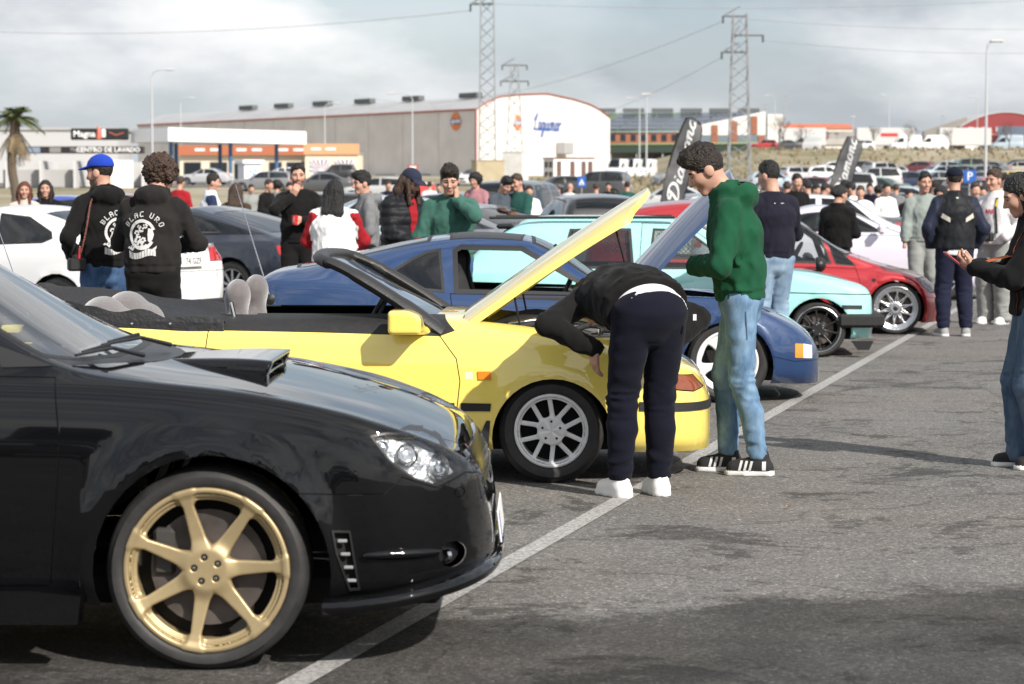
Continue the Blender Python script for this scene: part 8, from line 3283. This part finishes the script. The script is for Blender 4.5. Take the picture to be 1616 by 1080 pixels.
# further back
person('dark haired man in slate shirt looking down at his phone', XY(792, 15.0), -60, 1.73, head=(10, 30), hands=((.26, .04, 1.1), (.26, -.04, 1.1)), top=('sweat', cloth('slate_cotton', (.06, .075, .09))), legs=('straight', BLK), res=.017, hair=('fringe', HAIR_BLACK))
person('short haired man in dark teal sweatshirt facing his friend', XY(820, 15.0), -130, 1.75, head=(-5, 10), hands=((.28, .02, 1.1), (.28, -.05, 1.1)), top=('sweat', GREEN3), legs=('straight', BLK), res=.017, hair=('short', HAIR_BROWN))
person('auburn haired woman in pale cardigan at the left edge', XY(38, 13.5), -60, 1.62, head=(-20, 2), top=('jacket', cloth('beige_knit', (.45, .40, .35))), legs=('slim', BLK), res=.017, hair=('shag', HAIR_RED))
person('woman in black sweatshirt with small red print beside the auburn haired woman', XY(72, 13.6), -84, 1.64, top=('sweat', BLK), legs=('slim', BLK), res=.017, hair=('shag', HAIR_DARK), build=1.2)
person('man in sunglasses and white and navy jacket facing right', XY(332, 14.6), 12, 1.74, head=(-8, 4), hands=((.2, .1, .95), (.2, -.1, .95)), top=('jacket', cloth('white_shell', (.66, .68, .72), .7)), sleeve_mat=cloth('navy_shell', (.02, .03, .07), .7), legs=('straight', BLK), res=.016, hair=('fade', HAIR_DARK))
person('woman with long brown hair in brown coat, back turned', XY(372, 13.9), 85, 1.60, top=('long', cloth('brown_wool', (.055, .035, .022))), legs=('slim', BLK), res=.016, hair=('long', HAIR_BROWN))
G = 'people in the crowd'
crowd = [(421, 21, -30, 1.68, BLK, 'short', HAIR_BROWN, 'man in black with his hand up left of the drinker'), (436, 23, 60, 1.66, GREYF, 'curly', HAIR_BLACK, 'curly haired person in grey low behind the drinker'), (455, 22.5, -60, 1.66, BLK, 'short', HAIR_DARK, 'short person in black just left of the drinker'),
         (752, 18.5, -120, 1.75, cloth('dusty_pink', (.34, .17, .19)), 'curly', HAIR_BLACK, 'man in dusty pink top behind the sage sweatshirt man'), (762, 23, -70, 1.66, WHT, 'long', HAIR_BROWN, 'woman in white right of the dusty pink man'), (777, 26, -90, 1.66, BLK, 'short', HAIR_DARK, 'small dark haired man left of the phone reader'),
         (678, 31, 90, 1.7, WHT, 'short', HAIR_DARK, 'far person in white right of the dark cap'), (692, 32, -80, 1.68, NAVY, 'short', HAIR_DARK, 'far person in navy left of the sage sweatshirt man'), (882, 24, -140, 1.66, BLK, 'short', HAIR_BROWN, 'man in black with white collar before the dark off roader'), (899, 27, 70, 1.63, WHT, 'none', None, 'person in white by the crossing sign'),
         (941, 25, 100, 1.68, GREYF, 'short', HAIR_BROWN, 'person in grey left of the yellow bonnet tip'), (990, 27, 90, 1.7, GREEN3, 'short', HAIR_DARK, 'person in dark green behind the raised yellow bonnet'), (1243, 19, 100, 1.74, cloth('mauve', (.10, .07, .09)), 'short', HAIR_BROWN, 'brown haired man right of the navy jumper'), (1262, 21, -60, 1.66, cloth('mid_blue', (.05, .10, .26)), 'long', HAIR_BROWN, 'woman in blue in the crowd right of the navy jumper'),
         (1284, 20, -30, 1.66, WHT, 'short', HAIR_DARK, 'man in white shirt in the crowd below the smaller flag'), (1299, 19.5, 30, 1.74, cloth('khaki', (.16, .13, .07)), 'short', HAIR_DARK, 'man in khaki left of the black jacketed woman'), (1347, 19, 150, 1.70, WHT, 'fringe', HAIR_BLACK, 'dark haired man in white right of the smaller flag'), (1332, 20.5, 60, 1.66, BLK, 'long', HAIR_BLACK, 'woman with black hair just below the smaller flag'),
         (1397, 18.6, -70, 1.70, WHT, 'fade', HAIR_BLACK, 'man in white shirt above the white hatchback roof'), (1432, 19, -60, 1.64, BLK, 'short', HAIR_BLACK, 'man in black left of the grey sweatshirt man'), (1485, 15.5, -110, 1.68, BLK, 'curly', HAIR_BLACK, 'curly haired person between the grey sweatshirt and the windbreaker'), (1537, 15, -80, 1.72, cloth('rust', (.28, .12, .07)), 'short', HAIR_BROWN, 'person in rust top right of the windbreaker'),
         (1590, 14.2, -110, 1.70, BLK, 'short', HAIR_BLACK, 'man in black with glasses behind the white jacket'), (1372, 23, -90, 1.72, NAVY, 'short', HAIR_DARK, 'man in navy further behind below the grey shed'), (1414, 24, 80, 1.72, GREYF, 'short', HAIR_BROWN, 'man in grey further behind right of the green depot'), (1228, 27, 90, 1.72, REDC, 'short', HAIR_DARK, 'far person in red right of the staggered pylon'),
         (1255, 16, -70, 1.7, BLK, 'short', HAIR_DARK, 'man right behind the navy jumper man'),
         (1276, 17.5, 120, 1.72, GREYF, 'fade', HAIR_BLACK, 'second man behind the navy jumper man, turned away'),
         (1310, 23, -50, 1.7, NAVYJ, 'short', HAIR_BROWN, 'brown haired person left of the black jacketed woman'),
         (1358, 17, -100, 1.7, WHT, 'short', HAIR_BROWN, 'brown haired man above the lilac coupe'),
         (1385, 24.5, 40, 1.72, GREEN3, 'curly', HAIR_DARK, 'curly person in the far crowd left of the grey sweatshirt'),
         (1408, 26, -80, 1.7, BLK, 'short', HAIR_DARK, 'small far person above the lilac bonnet'),
         (1474, 20, 60, 1.7, SAGE2, 'fade', HAIR_DARK, 'man half hidden right of the grey sweatshirt man'),
         (1492, 24, -60, 1.7, REDC, 'long', HAIR_BROWN, 'brown haired woman left of the windbreaker'),
         (1550, 19, -90, 1.7, NAVY, 'short', HAIR_BLACK, 'black haired man between the windbreaker and the white jacket'),
         (1602, 18, -120, 1.7, BLK, 'short', HAIR_BROWN, 'person behind the phone woman'),
         (532, 30, 80, 1.7, GREYF, 'short', HAIR_DARK, 'far person on the road below the posters'),
         (612, 27, -70, 1.68, NAVYJ, 'short', HAIR_BROWN, 'far person left of the dark cap'),
         (835, 20, -90, 1.7, WHT, 'short', HAIR_DARK, 'person behind the dark teal sweatshirt'),
         (862, 26, 90, 1.7, GREEN3, 'curly', HAIR_BROWN, 'far person by the dark off roader'),
         (960, 30, -90, 1.7, BLK, 'short', HAIR_DARK, 'far person above the yellow bonnet'),
         (395, 26, -60, 1.7, SAGE2, 'short', HAIR_DARK, 'far person right of the long brown hair'),
         (283, 21, 70, 1.72, REDC, 'short', HAIR_BROWN, 'person right of the curly haired man')]
for (px, Y, f, h, m, hk, hm, lb) in crowd:
    person(lb, XY(px, Y), f, h + rnd.uniform(-.13, .07), head=(0, 8), hands=((.2, .12, 1.0), (.2, -.12, 1.0)), top=('sweat', m), legs=('straight', BLK if m is not BLK else JEAN_D), res=.024, hair=(hk, hm), face_detail=False, group=G)

# small litter on the ground
p = at(1240, 799, 4.72)
MB().add([(p.x, p.y, .012), (p.x + .025, p.y + .01, .02), (p.x + .03, p.y + .03, .008), (p.x + .005, p.y + .03, .015)], [(0, 1, 2, 3)]).build('leaf', M('leaf_tan', (.42, .25, .12), .8))
tag(bpy.data.objects['leaf'], 'small tan leaf lying on the bare asphalt', 'leaf')

# behind the photographer: what the black paint mirrors
bg_car('van', 'dark van parked behind the viewer, mirrored in the black car', (-4.5, -7.5, 0), 92, COLS['charcoal'], 'cars behind the viewer')
bg_car('estate_car', 'navy estate behind the viewer, mirrored in the black car', (-1.6, -8, 0), 88, COLS['navy'], 'cars behind the viewer')
bg_car('saloon_car', 'black saloon behind the viewer, mirrored in the black car', (1.2, -8, 0), 92, COLS['black'], 'cars behind the viewer')
person('man in dark clothes standing behind the viewer, mirrored in the black car', (-.75, -1.0), 90, 1.74, top=('jacket', BLK), legs=('straight', NAVY), res=.03, hair=('short', None), face_detail=False)
person('woman in a dark coat behind the viewer, mirrored in the black car', (-2.1, -2.2), 80, 1.66, top=('jacket', NAVYJ), legs=('straight', BLK), res=.03, hair=('short', None), face_detail=False)
